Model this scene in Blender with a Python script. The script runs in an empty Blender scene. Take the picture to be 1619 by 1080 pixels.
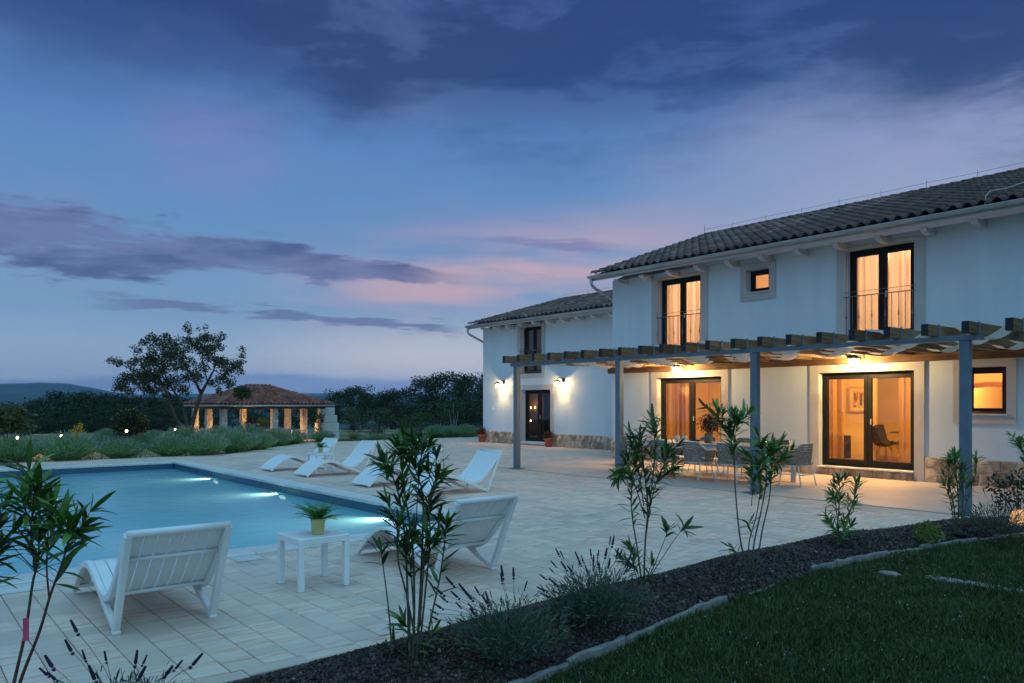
import bpy, math, random
import numpy as np
from mathutils import Vector, Matrix, Euler

scene = bpy.context.scene
col = scene.collection
PI = math.pi
R = math.radians
rng = random.Random(7)
nrng = np.random.default_rng(11)

# ------------------------------------------------------------------ camera
YAW = R(39.357)                       # the camera looks this far from +Y towards +X
SY, CY = math.sin(YAW), math.cos(YAW)
CAM_H = 1.6
cam_data = bpy.data.cameras.new('camera')
cam = bpy.data.objects.new('camera', cam_data)
col.objects.link(cam)
cam.location = (0, 0, CAM_H)
cam.rotation_euler = (R(90), 0, -YAW)
cam_data.sensor_width = 36.0
cam_data.lens = 36.0 * 1217.25 / 1619.0
cam_data.shift_y = (637.6 - 540.0) / 1619.0
cam_data.clip_start = 0.05
cam_data.clip_end = 20000
scene.camera = cam

scene.render.engine = 'CYCLES'
scene.cycles.use_denoising = True
try:
    scene.cycles.denoiser = 'OPENIMAGEDENOISE'
except Exception:
    pass
scene.cycles.max_bounces = 7
scene.cycles.diffuse_bounces = 3
scene.cycles.glossy_bounces = 3
scene.cycles.transmission_bounces = 4
scene.cycles.transparent_max_bounces = 10
scene.cycles.volume_bounces = 0
scene.cycles.sample_clamp_indirect = 4.0
scene.cycles.caustics_reflective = False
scene.cycles.caustics_refractive = False
scene.cycles.use_light_tree = True
scene.render.film_transparent = False
vs = scene.view_settings
vs.view_transform = 'Standard'
vs.look = 'None'
vs.gamma = 1.0
vs.exposure = 0.0
vs.use_curve_mapping = False


def lin(r, g, b):
    def f(c):
        c /= 255.0
        return c / 12.92 if c <= 0.04045 else ((c + 0.055) / 1.055) ** 2.4
    return (f(r), f(g), f(b), 1.0)


# ------------------------------------------------------------------ node expression helper
class X:
    tree = None

    def __init__(self, s):
        self.s = s

    @staticmethod
    def put(v, sock):
        if isinstance(v, X):
            X.tree.links.new(v.s, sock)
        else:
            sock.default_value = v

    @staticmethod
    def m(op, *a):
        n = X.tree.nodes.new('ShaderNodeMath')
        n.operation = op
        for i, v in enumerate(a):
            X.put(v, n.inputs[i])
        return X(n.outputs[0])

    def __add__(s, o): return X.m('ADD', s, o)
    __radd__ = __add__
    def __sub__(s, o): return X.m('SUBTRACT', s, o)
    def __rsub__(s, o): return X.m('SUBTRACT', o, s)
    def __mul__(s, o): return X.m('MULTIPLY', s, o)
    __rmul__ = __mul__
    def __truediv__(s, o): return X.m('DIVIDE', s, o)
    def __neg__(s): return X.m('MULTIPLY', s, -1.0)


def xmax(a, b): return X.m('MAXIMUM', a, b)
def xmin(a, b): return X.m('MINIMUM', a, b)


def smooth(e, a, b, lo=0.0, hi=1.0):
    n = X.tree.nodes.new('ShaderNodeMapRange')
    n.interpolation_type = 'SMOOTHSTEP'
    for i, v in enumerate((e, a, b, lo, hi)):
        X.put(v, n.inputs[i])
    return X(n.outputs[0])


def vec(a, b, c):
    n = X.tree.nodes.new('ShaderNodeCombineXYZ')
    for i, v in enumerate((a, b, c)):
        X.put(v, n.inputs[i])
    return X(n.outputs[0])


def noise(v, scale, detail=5.0, rough=0.55, dist=0.0, out=0):
    n = X.tree.nodes.new('ShaderNodeTexNoise')
    if v is not None:
        X.put(v, n.inputs['Vector'])
    n.inputs['Scale'].default_value = scale
    n.inputs['Detail'].default_value = detail
    n.inputs['Roughness'].default_value = rough
    n.inputs['Distortion'].default_value = dist
    return X(n.outputs[out])


def cmix(f, a, b, blend='MIX'):
    n = X.tree.nodes.new('ShaderNodeMix')
    n.data_type = 'RGBA'
    n.blend_type = blend
    X.put(f, n.inputs[0])
    X.put(a, n.inputs[6])
    X.put(b, n.inputs[7])
    return X(n.outputs[2])


def ramp(e, stops):
    n = X.tree.nodes.new('ShaderNodeValToRGB')
    cr = n.color_ramp
    while len(cr.elements) < len(stops):
        cr.elements.new(0.5)
    for el, (p, c) in zip(cr.elements, stops):
        el.position = p
        el.color = c
    X.put(e, n.inputs[0])
    return X(n.outputs[0])


# ------------------------------------------------------------------ sky
world = bpy.data.worlds.new('World')
scene.world = world
world.use_nodes = True
wt = world.node_tree
wt.nodes.clear()
X.tree = wt
tc = wt.nodes.new('ShaderNodeTexCoord')
sep = wt.nodes.new('ShaderNodeSeparateXYZ')
wt.links.new(tc.outputs['Generated'], sep.inputs[0])
dx, dy, dz = X(sep.outputs[0]), X(sep.outputs[1]), X(sep.outputs[2])
az = X.m('ARCTAN2', dx * CY - dy * SY, dx * SY + dy * CY) * (180 / PI)     # degrees from the view axis, right positive
el = X.m('ARCSINE', xmin(xmax(dz, -1.0), 1.0)) * (180 / PI)                # degrees above the horizon
base = ramp(el / 90.0, [(0.0, lin(214, 222, 230)), (3 / 90, lin(178, 198, 217)), (6 / 90, lin(134, 171, 205)), (12 / 90, lin(106, 149, 197)),
                        (19 / 90, lin(92, 134, 192)), (26 / 90, lin(74, 110, 172)), (40 / 90, lin(60, 92, 160)), (1.0, lin(62, 90, 150))])
base = cmix(smooth(el, 7.0, 2.0) * smooth(az, -24.0, -6.0) * smooth(az, 60.0, 30.0) * 0.95, base, lin(250, 238, 230))
# wide soft haze of high cloud, pale lilac
nv = noise(vec(az * 0.045, el * 0.13, 3.1), 1.0, 4, 0.5)
veil = smooth(nv, 0.42, 0.72) * smooth(el, 3.0, 12.0) * smooth(el, 40.0, 18.0)
c = cmix(veil * 0.55, base, lin(140, 147, 190))
# east of the view the veil is paler and warmer
c = cmix(smooth(az, 2.0, 26.0) * smooth(el, 24.0, 12.0) * smooth(az, 80.0, 45.0) * 0.6, c, lin(184, 182, 206))
# afterglow: pink underlit cloud
n1 = noise(vec(az * 0.06, el * 0.38, 7.7), 1.0, 5, 0.55)
gl = smooth(X.m('ABSOLUTE', el - (9.3 + az * 0.12)), 5.4, 0.3) * smooth(az, -21.0, -6.0) * smooth(az, 22.0, 2.0)
c = cmix(gl * smooth(n1, 0.26, 0.58) * 0.82, c, lin(220, 180, 186))
gl2 = smooth(X.m('ABSOLUTE', el - 17.0), 4.5, 0.5) * smooth(X.m('ABSOLUTE', az + 21.0), 7.0, 1.0)
c = cmix(gl2 * smooth(n1, 0.34, 0.66) * 0.42, c, lin(150, 132, 184))
# left band of dark cloud, tapering to the right
w1 = noise(vec(az * 0.11, el * 0.50, 1.3), 1.0, 9, 0.66, 0.25)
bc = 10.9 - (az + 33.0) * 0.062
bh = xmax(3.6 - (az + 33.0) * 0.105, 0.5)
bm = 1.0 - X.m('ABSOLUTE', (el - bc) / bh)
band = smooth(bm + (w1 - 0.5) * 3.4, 0.18, 0.62) * smooth(az, -2.0, -9.0) * smooth(az, -95.0, -60.0)
c = cmix(band * 0.9, c, cmix(smooth(w1, 0.42, 0.68), lin(112, 122, 168), lin(68, 82, 126)))
# thin low streaks
w2 = noise(vec(az * 0.14, el * 1.2, 5.9), 1.0, 8, 0.66, 0.2)
sc_ = 6.4 - (az + 20.0) * 0.055
st = smooth(1.0 - X.m('ABSOLUTE', (el - sc_) / 1.1) + (w2 - 0.5) * 3.8, 0.60, 0.95) * smooth(az, -31.0, -24.0) * smooth(az, -3.0, -6.0)
c = cmix(st * 0.8, c, lin(104, 112, 156))
# right thin streaks on the glow
st2 = smooth(1.0 - X.m('ABSOLUTE', (el - 11.6) / 1.3) + (w2 - 0.5) * 3.4, 0.62, 1.1) * smooth(az, -3.0, 1.0) * smooth(az, 9.0, 5.0)
c = cmix(st2 * 0.65, c, lin(128, 126, 172))
# heavy cloud deck overhead, its lower edge ragged
w3 = noise(vec(az * 0.030, el * 0.11, 2.2), 1.0, 9, 0.6, 0.3)
w4 = noise(vec(az * 0.085, el * 0.26, 9.2), 1.0, 9, 0.62, 0.2)
edge = 19.6 + (w3 - 0.5) * 12.0 + (w4 - 0.5) * 8.0 + smooth(az, -8.0, -26.0) * 3.6 - smooth(az, 22.0, 33.0) * 2.6
deck = smooth(el - edge, -2.8, 4.0) * smooth(el, 62.0, 38.0)
deck = xmax(deck * (1.0 - 0.5 * smooth(w4, 0.50, 0.72)), smooth(el + (w4 - 0.5) * 7.0, 17.5, 24.5) * smooth(el, 62.0, 38.0) * 0.85)
c = cmix(deck * 0.92, c, cmix(smooth(w4 + (w3 - 0.5) * 0.5, 0.46, 0.84), lin(40, 62, 115), lin(78, 96, 148)))
# low cloud bank on the horizon
w5 = noise(vec(az * 0.12, el * 1.1, 4.4), 1.0, 5, 0.55)
bank = smooth(el - (1.85 + (w5 - 0.5) * 1.6 + X.m('SINE', az * 0.22) * 0.25), 0.25, -0.35)
c = cmix(bank * 0.75, c, cmix(smooth(w5, 0.35, 0.65), lin(124, 136, 180), lin(150, 160, 196)))
sky_tex = wt.nodes.new('ShaderNodeTexSky')
sky_tex.sky_type = 'NISHITA'
sky_tex.sun_disc = False
sky_tex.sun_elevation = R(1.0)
sky_tex.sun_rotation = R(200)
c = cmix(0.004, c, X(sky_tex.outputs[0]), 'ADD')
bg = wt.nodes.new('ShaderNodeBackground')
bg.inputs['Strength'].default_value = 1.0
X.put(c, bg.inputs['Color'])
wo = wt.nodes.new('ShaderNodeOutputWorld')
wt.links.new(bg.outputs[0], wo.inputs[0])

# soft light of the whole evening sky overhead
sun_data = bpy.data.lights.new('sun', 'SUN')
sun_data.energy = 2.0
sun_data.angle = R(110)
sun_data.color = (0.36, 0.80, 1.0)
sun = bpy.data.objects.new('sun', sun_data)
col.objects.link(sun)
sun.rotation_euler = Vector((0.16, 0.42, -1.0)).to_track_quat('-Z', 'Y').to_euler()


# ------------------------------------------------------------------ mesh helpers
class MB:
    def __init__(s):
        s.v = []
        s.f = []
        s.mi = []

    def add(s, vs_, fs, mi=0):
        o = len(s.v)
        s.v += [tuple(p) for p in vs_]
        s.f += [tuple(i + o for i in f) for f in fs]
        s.mi += [mi] * len(fs)
        return s

    def box(s, x0, x1, y0, y1, z0, z1, mi=0, ch=0.0):
        if ch <= 0:
            v = [(x0, y0, z0), (x1, y0, z0), (x1, y1, z0), (x0, y1, z0), (x0, y0, z1), (x1, y0, z1), (x1, y1, z1), (x0, y1, z1)]
            return s.add(v, [(3, 2, 1, 0), (4, 5, 6, 7), (0, 1, 5, 4), (1, 2, 6, 5), (2, 3, 7, 6), (3, 0, 4, 7)], mi)
        return s.obox(((x0 + x1) / 2, (y0 + y1) / 2, (z0 + z1) / 2), ((x1 - x0) / 2, (y1 - y0) / 2, (z1 - z0) / 2), None, mi, ch)

    def obox(s, cen, half, M=None, mi=0, ch=0.0):
        hx, hy, hz = half
        if ch > 0:
            ch = min(ch, hx * .9, hy * .9, hz * .9)
            v = []
            idx = {}
            for sx in (-1, 1):
                for sy in (-1, 1):
                    for sz in (-1, 1):
                        for a in range(3):
                            p = [sx * (hx - ch), sy * (hy - ch), sz * (hz - ch)]
                            p[a] = (sx * hx, sy * hy, sz * hz)[a]
                            idx[(sx, sy, sz, a)] = len(v)
                            v.append(p)
            f = []
            for a in range(3):
                b, c_ = (a + 1) % 3, (a + 2) % 3
                for sg in (-1, 1):
                    q = []
                    for tb, tc_ in ((-1, -1), (1, -1), (1, 1), (-1, 1)):
                        k = [0, 0, 0]
                        k[a], k[b], k[c_] = sg, tb, tc_
                        q.append(idx[(k[0], k[1], k[2], a)])
                    f.append(tuple(q if sg > 0 else q[::-1]))
            for a in range(3):            # edges along axis a
                b, c_ = (a + 1) % 3, (a + 2) % 3
                for tb in (-1, 1):
                    for tc_ in (-1, 1):
                        def K(sa, w):
                            k = [0, 0, 0]
                            k[a], k[b], k[c_] = sa, tb, tc_
                            return idx[(k[0], k[1], k[2], w)]
                        q = (K(-1, b), K(1, b), K(1, c_), K(-1, c_))
                        f.append(q if tb * tc_ < 0 else q[::-1])
            for sx in (-1, 1):
                for sy in (-1, 1):
                    for sz in (-1, 1):
                        q = tuple(idx[(sx, sy, sz, a)] for a in range(3))
                        f.append(q if sx * sy * sz > 0 else q[::-1])
        else:
            v = [(sx * hx, sy * hy, sz * hz) for sz in (-1, 1) for sx, sy in ((-1, -1), (1, -1), (1, 1), (-1, 1))]
            f = [(3, 2, 1, 0), (4, 5, 6, 7), (0, 1, 5, 4), (1, 2, 6, 5), (2, 3, 7, 6), (3, 0, 4, 7)]
        C = Vector(cen)
        if M is None:
            v = [Vector(p) + C for p in v]
        else:
            v = [M @ Vector(p) + C for p in v]
        return s.add(v, f, mi)

    def bar(s, p, q, w, h, up=(0, 0, 1), mi=0, ch=0.0):
        p, q = Vector(p), Vector(q)
        d = q - p
        L = d.length
        d.normalize()
        u = Vector(up)
        sd = d.cross(u)
        if sd.length < 1e-5:
            sd = d.cross(Vector((1, 0, 0)))
        sd.normalize()
        u = sd.cross(d)
        M = Matrix((d, sd, u)).transposed()
        # right handed: d x sd = -(sd x d) ; keep orientation by using (d, -sd, u)
        M = Matrix((d, -sd, u)).transposed()
        return s.obox((p + q) / 2, (L / 2, w / 2, h / 2), M, mi, ch)

    def tube(s, pts, rad, n=8, mi=0, caps=True):
        pts = [Vector(p) for p in pts]
        if not hasattr(rad, '__len__'):
            rad = [rad] * len(pts)
        v = []
        prev = None
        for i, p in enumerate(pts):
            t = (pts[min(i + 1, len(pts) - 1)] - pts[max(i - 1, 0)])
            if t.length < 1e-9:
                t = Vector((0, 0, 1))
            t.normalize()
            if prev is None:
                a = t.cross(Vector((0, 0, 1)))
                if a.length < 1e-3:
                    a = t.cross(Vector((0, 1, 0)))
            else:
                a = prev - t * prev.dot(t)
            a.normalize()
            prev = a
            b = t.cross(a)
            for k in range(n):
                th = 2 * PI * k / n
                v.append(p + (a * math.cos(th) + b * math.sin(th)) * rad[i])
        f = []
        for i in range(len(pts) - 1):
            for k in range(n):
                f.append((i * n + k, i * n + (k + 1) % n, (i + 1) * n + (k + 1) % n, (i + 1) * n + k))
        if caps:
            f.append(tuple(range(n))[::-1])
            f.append(tuple((len(pts) - 1) * n + k for k in range(n)))
        return s.add(v, f, mi)

    def lathe(s, prof, n=16, cen=(0, 0, 0), mi=0, cap=True):
        v = []
        for r, z in prof:
            for k in range(n):
                th = 2 * PI * k / n
                v.append((cen[0] + r * math.cos(th), cen[1] + r * math.sin(th), cen[2] + z))
        f = []
        for i in range(len(prof) - 1):
            for k in range(n):
                f.append((i * n + k, i * n + (k + 1) % n, (i + 1) * n + (k + 1) % n, (i + 1) * n + k))
        if cap:
            f.append(tuple(range(n))[::-1])
            f.append(tuple((len(prof) - 1) * n + k for k in range(n)))
        return s.add(v, f, mi)

    def prism(s, poly, a, b, axis='x', mi=0):
        """poly of 2D points extruded from a to b along an axis"""
        n = len(poly)
        def P(p, t):
            if axis == 'x': return (t, p[0], p[1])
            if axis == 'y': return (p[0], t, p[1])
            return (p[0], p[1], t)
        v = [P(p, a) for p in poly] + [P(p, b) for p in poly]
        f = [tuple(range(n))[::-1], tuple(range(n, 2 * n))]
        f += [(i, (i + 1) % n, n + (i + 1) % n, n + i) for i in range(n)]
        return s.add(v, f, mi)

    def build(s, name, mat, parent=None, loc=None, smooth=False, auto=None):
        me = bpy.data.meshes.new(name)
        me.from_pydata(s.v, [], s.f)
        mats = mat if isinstance(mat, (list, tuple)) else [mat]
        for m in mats:
            me.materials.append(m)
        if len(mats) > 1:
            me.polygons.foreach_set('material_index', s.mi)
        if smooth:
            me.polygons.foreach_set('use_smooth', [True] * len(s.f))
        me.update()
        return link(name, me, parent, loc)


def link(name, me, parent=None, loc=None):
    o = bpy.data.objects.new(name, me)
    col.objects.link(o)
    if parent is not None:
        o.parent = parent
        if loc is None and 'world' in parent:
            o.location = -Vector(parent.location)
    if loc is not None:
        o.location = loc
    return o


def bulk_mesh(name, V, F, mat, smooth=False):
    """V (n,3) floats, F (m,k) ints, one face size"""
    me = bpy.data.meshes.new(name)
    V = np.asarray(V, dtype=np.float32)
    F = np.asarray(F, dtype=np.int32)
    me.vertices.add(len(V))
    me.vertices.foreach_set('co', V.ravel())
    me.loops.add(F.size)
    me.loops.foreach_set('vertex_index', F.ravel())
    me.polygons.add(len(F))
    me.polygons.foreach_set('loop_start', np.arange(0, F.size, F.shape[1], dtype=np.int32))
    if smooth:
        me.polygons.foreach_set('use_smooth', np.ones(len(F), dtype=bool))
    me.materials.append(mat)
    me.update(calc_edges=True)
    return me


def scatter(name, bv, bf, M, T, mat, parent=None, smooth=False):
    """copies of a base mesh joined into one: M (K,3,3), T (K,3)"""
    bv = np.asarray(bv, float)
    bf = np.asarray(bf, int)
    K = len(T)
    V = np.einsum('kij,nj->kni', M, bv) + np.asarray(T)[:, None, :]
    F = bf[None] + (np.arange(K) * len(bv))[:, None, None]
    me = bulk_mesh(name, V.reshape(-1, 3), F.reshape(-1, bf.shape[1]), mat, smooth)
    return link(name, me, parent)


def frames(D, up=None, twist=None):
    """orthonormal frames (K,3,3), columns x=D, y, z for given directions"""
    D = D / np.linalg.norm(D, axis=1, keepdims=True)
    if up is None:
        up = nrng.normal(size=D.shape)
    Y = np.cross(up, D)
    Y /= np.linalg.norm(Y, axis=1, keepdims=True) + 1e-9
    Z = np.cross(D, Y)
    return np.stack([D, Y, Z], axis=2)


def thing(name, label, cat, loc=(0, 0, 0), rz=0.0, group=None, world_parts=False):
    o = bpy.data.objects.new(name, None)
    o.empty_display_size = 0.1
    col.objects.link(o)
    o.location = loc
    o.rotation_euler = (0, 0, rz)
    o['label'] = label
    o['category'] = cat
    if group:
        o['group'] = group
    if world_parts:
        o['world'] = 1
    return o


def tag(o, label=None, cat=None, group=None, kind=None):
    if label: o['label'] = label
    if cat: o['category'] = cat
    if group: o['group'] = group
    if kind: o['kind'] = kind
    return o


def copy_tree(o, parent=None):
    c_ = o.copy()
    col.objects.link(c_)
    if parent is not None:
        c_.parent = parent
    for ch in o.children:
        copy_tree(ch, c_)
    return c_


def proj(p):
    """where a point falls in the picture (photo pixels) and its depth: used only to choose which pieces get built singly"""
    d = p[0] * SY + p[1] * CY
    r = p[0] * CY - p[1] * SY
    if d < 0.1:
        return (-1e4, -1e4, 0.1)
    return (809.5 + 1217.25 * r / d, 637.6 - 1217.25 * (p[2] - CAM_H) / d, d)


def gd(px, py, d):
    """the point at depth d that was measured at a pixel of the photograph"""
    t = (px - 809.5) / 1217.25
    return Vector((d * (SY + t * CY), d * (CY - t * SY), CAM_H + d * (637.6 - py) / 1217.25))


# ------------------------------------------------------------------ materials
MATS = {}


def mat(name, base, rough=0.6, var=0.12, scale=6.0, bump=0.0, bscale=60.0, metal=0.0, spec=0.4, island=0.0, objr=0.0,
        stretch=(1, 1, 1), hue2=None, emit=None, estr=0.0, detail=5.0, dist=0.02):
    m = bpy.data.materials.new(name)
    m.use_nodes = True
    t = m.node_tree
    X.tree = t
    p = t.nodes['Principled BSDF']
    b = tuple(base) + (1.0,)
    tcn = t.nodes.new('ShaderNodeTexCoord')
    mp = t.nodes.new('ShaderNodeMapping')
    mp.inputs['Scale'].default_value = stretch
    t.links.new(tcn.outputs['Object'], mp.inputs[0])
    v = X(mp.outputs[0])
    nz = noise(v, scale, detail, 0.6)
    dark = tuple(max(0, x * (1 - var * 1.6)) for x in base) + (1.0,)
    light = tuple(min(1, x * (1 + var * 1.6)) for x in (hue2 or base)) + (1.0,)
    colr = cmix(smooth(nz, 0.25, 0.75), dark, light)
    if island > 0:
        g = t.nodes.new('ShaderNodeNewGeometry')
        k = X(g.outputs['Random Per Island']) * (2 * island) + (1 - island)
        colr = cmix(1.0, colr, vec(k, k, k), 'MULTIPLY')
    if objr > 0:
        oi = t.nodes.new('ShaderNodeObjectInfo')
        k = X(oi.outputs['Random']) * (2 * objr) + (1 - objr)
        colr = cmix(1.0, colr, vec(k, k, k), 'MULTIPLY')
    X.put(colr, p.inputs['Base Color'])
    p.inputs['Roughness'].default_value = rough
    p.inputs['Metallic'].default_value = metal
    p.inputs['Specular IOR Level'].default_value = spec
    if emit:
        p.inputs['Emission Color'].default_value = tuple(emit) + (1.0,)
        p.inputs['Emission Strength'].default_value = estr
    if bump > 0:
        bn = t.nodes.new('ShaderNodeBump')
        bn.inputs['Strength'].default_value = bump
        bn.inputs['Distance'].default_value = dist
        X.put(noise(v, bscale, 4, 0.6), bn.inputs['Height'])
        t.links.new(bn.outputs[0], p.inputs['Normal'])
    MATS[name] = m
    return m


def glass_mat(name, tint=(1, 1, 1), rough=0.0, ior=1.5, strength=1.0):
    """thin pane: what is not reflected passes straight through"""
    m = bpy.data.materials.new(name)
    m.use_nodes = True
    t = m.node_tree
    t.nodes.clear()
    X.tree = t
    fr = t.nodes.new('ShaderNodeFresnel')
    fr.inputs['IOR'].default_value = ior
    g = t.nodes.new('ShaderNodeBsdfGlossy')
    g.inputs['Roughness'].default_value = rough
    g.inputs['Color'].default_value = (0.95, 0.97, 1, 1)
    tr = t.nodes.new('ShaderNodeBsdfTransparent')
    tr.inputs['Color'].default_value = tuple(tint) + (1,)
    mx = t.nodes.new('ShaderNodeMixShader')
    X.put(X.m('MINIMUM', X(fr.outputs[0]) * strength, 1.0), mx.inputs[0])
    t.links.new(tr.outputs[0], mx.inputs[1])
    t.links.new(g.outputs[0], mx.inputs[2])
    o = t.nodes.new('ShaderNodeOutputMaterial')
    t.links.new(mx.outputs[0], o.inputs[0])
    return m


def leaf_mat(name, base, var=0.35, rough=0.5, trans=0.25, island=True, back=None, spec=0.35):
    m = bpy.data.materials.new(name)
    m.use_nodes = True
    t = m.node_tree
    X.tree = t
    p = t.nodes['Principled BSDF']
    rnd = None
    if island:
        g = t.nodes.new('ShaderNodeNewGeometry')
        rnd = X(g.outputs['Random Per Island'])
    else:
        oi = t.nodes.new('ShaderNodeObjectInfo')
        rnd = X(oi.outputs['Random'])
    tcn = t.nodes.new('ShaderNodeTexCoord')
    nz = noise(X(tcn.outputs['Object']), 1.3, 3, 0.5)
    a = tuple(x * (1 - var) for x in base) + (1,)
    b = tuple(min(1, x * (1 + var)) for x in (back or base)) + (1,)
    cl = cmix(smooth(rnd * 0.65 + nz * 0.5, 0.15, 1.0), a, b)
    X.put(cl, p.inputs['Base Color'])
    p.inputs['Roughness'].default_value = rough
    p.inputs['Specular IOR Level'].default_value = spec
    if trans > 0:
        tl = t.nodes.new('ShaderNodeBsdfTranslucent')
        X.put(cmix(1.0, cl, (1.0, 1.15, 0.5, 1), 'MULTIPLY'), tl.inputs['Color'])
        mx = t.nodes.new('ShaderNodeMixShader')
        mx.inputs[0].default_value = trans
        out = t.nodes['Material Output']
        t.links.new(p.outputs[0], mx.inputs[1])
        t.links.new(tl.outputs[0], mx.inputs[2])
        t.links.new(mx.outputs[0], out.inputs[0])
    return m


def emit_mat(name, colr, strength):
    m = bpy.data.materials.new(name)
    m.use_nodes = True
    t = m.node_tree
    t.nodes.clear()
    e = t.nodes.new('ShaderNodeEmission')
    e.inputs[0].default_value = tuple(colr) + (1,)
    e.inputs[1].default_value = strength
    o = t.nodes.new('ShaderNodeOutputMaterial')
    t.links.new(e.outputs[0], o.inputs[0])
    return m


def wood_mat(name, a, b, scale=1.0, axis='x', rough=0.7):
    m = bpy.data.materials.new(name)
    m.use_nodes = True
    t = m.node_tree
    X.tree = t
    p = t.nodes['Principled BSDF']
    tcn = t.nodes.new('ShaderNodeTexCoord')
    mp = t.nodes.new('ShaderNodeMapping')
    st = {'x': (0.7, 9, 9), 'y': (9, 0.7, 9), 'z': (9, 9, 0.7)}[axis]
    mp.inputs['Scale'].default_value = st
    t.links.new(tcn.outputs['Object'], mp.inputs[0])
    oi = t.nodes.new('ShaderNodeObjectInfo')
    n_ = noise(X(mp.outputs[0]), 2.2 * scale, 6, 0.65, 0.8)
    n2 = noise(X(tcn.outputs['Object']), 1.6, 3, 0.5)
    f = smooth(n_ * 0.75 + n2 * 0.35 + (X(oi.outputs['Random']) - 0.5) * 0.2, 0.35, 0.75)
    X.put(cmix(f, a + (1,), b + (1,)), p.inputs['Base Color'])
    p.inputs['Roughness'].default_value = rough
    p.inputs['Specular IOR Level'].default_value = 0.25
    bn = t.nodes.new('ShaderNodeBump')
    bn.inputs['Strength'].default_value = 0.5
    bn.inputs['Distance'].default_value = 0.01
    X.put(n_, bn.inputs['Height'])
    t.links.new(bn.outputs[0], p.inputs['Normal'])
    return m


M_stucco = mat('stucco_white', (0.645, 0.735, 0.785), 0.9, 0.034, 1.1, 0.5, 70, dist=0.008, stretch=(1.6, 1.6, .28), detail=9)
M_surround = mat('stucco_grey', (0.50, 0.485, 0.47), 0.9, 0.05, 2.0, 0.5, 140, dist=0.004)
M_mortar = mat('mortar', (0.62, 0.58, 0.52), 0.95, 0.1, 8, 0.4, 90)
M_stone = mat('limestone', (0.36, 0.265, 0.175), 0.85, 0.3, 5, 0.6, 22, objr=0.42, hue2=(0.46, 0.36, 0.26), dist=0.03)
M_tile = mat('roof_tile_grey', (0.118, 0.066, 0.056), 0.8, 0.35, 1.6, 0.3, 60, island=0.40, objr=0.32, hue2=(0.150, 0.090, 0.078))
M_tile_red = mat('roof_tile_red', (0.27, 0.105, 0.075), 0.8, 0.2, 1.2, 0.2, 40, island=0.35)
M_metal = mat('painted_steel', (0.13, 0.19, 0.24), 0.42, 0.08, 3, 0.1, 80, metal=0.35, spec=0.5)
M_zinc = mat('zinc_gutter', (0.42, 0.45, 0.47), 0.4, 0.06, 2, metal=0.4)
M_white_wood = mat('white_painted_wood', (0.66, 0.66, 0.65), 0.7, 0.05, 3)
M_frame = mat('anthracite_frame', (0.012, 0.012, 0.013), 0.55, 0.1, 4, spec=0.2)
M_plastic = mat('white_plastic', (0.80, 0.81, 0.80), 0.38, 0.03, 3, 0.06, 120, spec=0.5)
M_wood = wood_mat('timber_brown', (0.085, 0.045, 0.022), (0.27, 0.16, 0.085), 1.0, 'x')
M_wood_y = wood_mat('timber_ledger', (0.09, 0.05, 0.025), (0.30, 0.18, 0.09), 1.0, 'y')
M_cloth = mat('shade_cloth', (0.62, 0.58, 0.52), 0.9, 0.05, 3)
M_iron = mat('black_iron', (0.03, 0.03, 0.032), 0.45, 0.1, 8, metal=0.5)
M_rail = mat('grey_iron_rail', (0.16, 0.17, 0.18), 0.4, 0.08, 6, metal=0.5)
M_glass = glass_mat('window_glass', (0.98, 0.98, 0.97), 0.0, 1.5, 1.5)

# ------------------------------------------------------------------ ground
def sstep(a, b, x):
    t = np.clip((np.asarray(x, float) - a) / (b - a), 0, 1)
    return t * t * (3 - 2 * t)


def ground_z(x, y):
    x = np.asarray(x, float)
    y = np.asarray(y, float)
    r = np.hypot(x - 8, y - 8)
    z = -0.82 * sstep(29, 46, y) - 3.2 * sstep(62, 115, r) - 26 * sstep(110, 420, r) - 40 * sstep(400, 1500, r)
    return z - 0.03


POOL = (-0.6, 6.15, 8.35, 21.9)      # inner edges x0 x1 y0 y1
POOL_Z = -0.17                       # water level
BED_TOP = [(-3.0, 4.42), (1.48, 4.46), (2.6, 4.52), (3.4, 4.62), (5.84, 4.74), (7.3, 4.80), (8.75, 4.74), (10.2, 4.50), (11.0, 4.30), (12.3, 3.9), (13.6, 3.6)]
BED_LOW = [(-3.0, 2.75), (1.0, 3.10), (2.82, 3.36), (3.75, 3.50), (4.87, 3.69), (5.96, 3.79), (6.93, 3.88), (8.12, 3.80), (9.39, 3.60), (10.78, 3.28), (13.6, 2.3)]


def curve_at(cv, x):
    return np.interp(x, [p[0] for p in cv], [p[1] for p in cv])


M_ground = mat('dry_grass_ground', (0.12, 0.12, 0.055), 0.95, 0.4, 0.35, 0.3, 9, hue2=(0.19, 0.17, 0.09))
gx_ = sorted(set([-2500, -1500, -900, -500, -300, -180, -110, -70, -45, -30, -20, -14] + list(range(-10, 60, 2)) + [64, 70, 80, 95, 115, 140, 180, 240, 330, 480, 700, 1000, 1500, 2500]))
gy_ = sorted(set([-2500, -1000, -300, -100, -40, -15, -6, -2, 0, 2, 5] + list(range(6, 24, 3)) + [24, 26, 28] + list(range(30, 70, 2)) + [74, 80, 88, 97, 108, 120, 140, 165, 200, 250, 320, 420, 600, 900, 1300, 2500]))
GX, GY = np.meshgrid(gx_, gy_, indexing='ij')
GZ = ground_z(GX, GY) - 0.02
V = np.stack([GX, GY, GZ], -1).reshape(-1, 3)
ny = len(gy_)
F = []
for i in range(len(gx_) - 1):
    for j in range(ny - 1):
        if gx_[i] >= -10 and gx_[i + 1] <= 30 and gy_[j] >= 5 and gy_[j + 1] <= 24:
            continue
        F.append((i * ny + j, (i + 1) * ny + j, (i + 1) * ny + j + 1, i * ny + j + 1))
tag(link('ground', bulk_mesh('ground', V, F, M_ground, True)), kind='structure')

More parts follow.
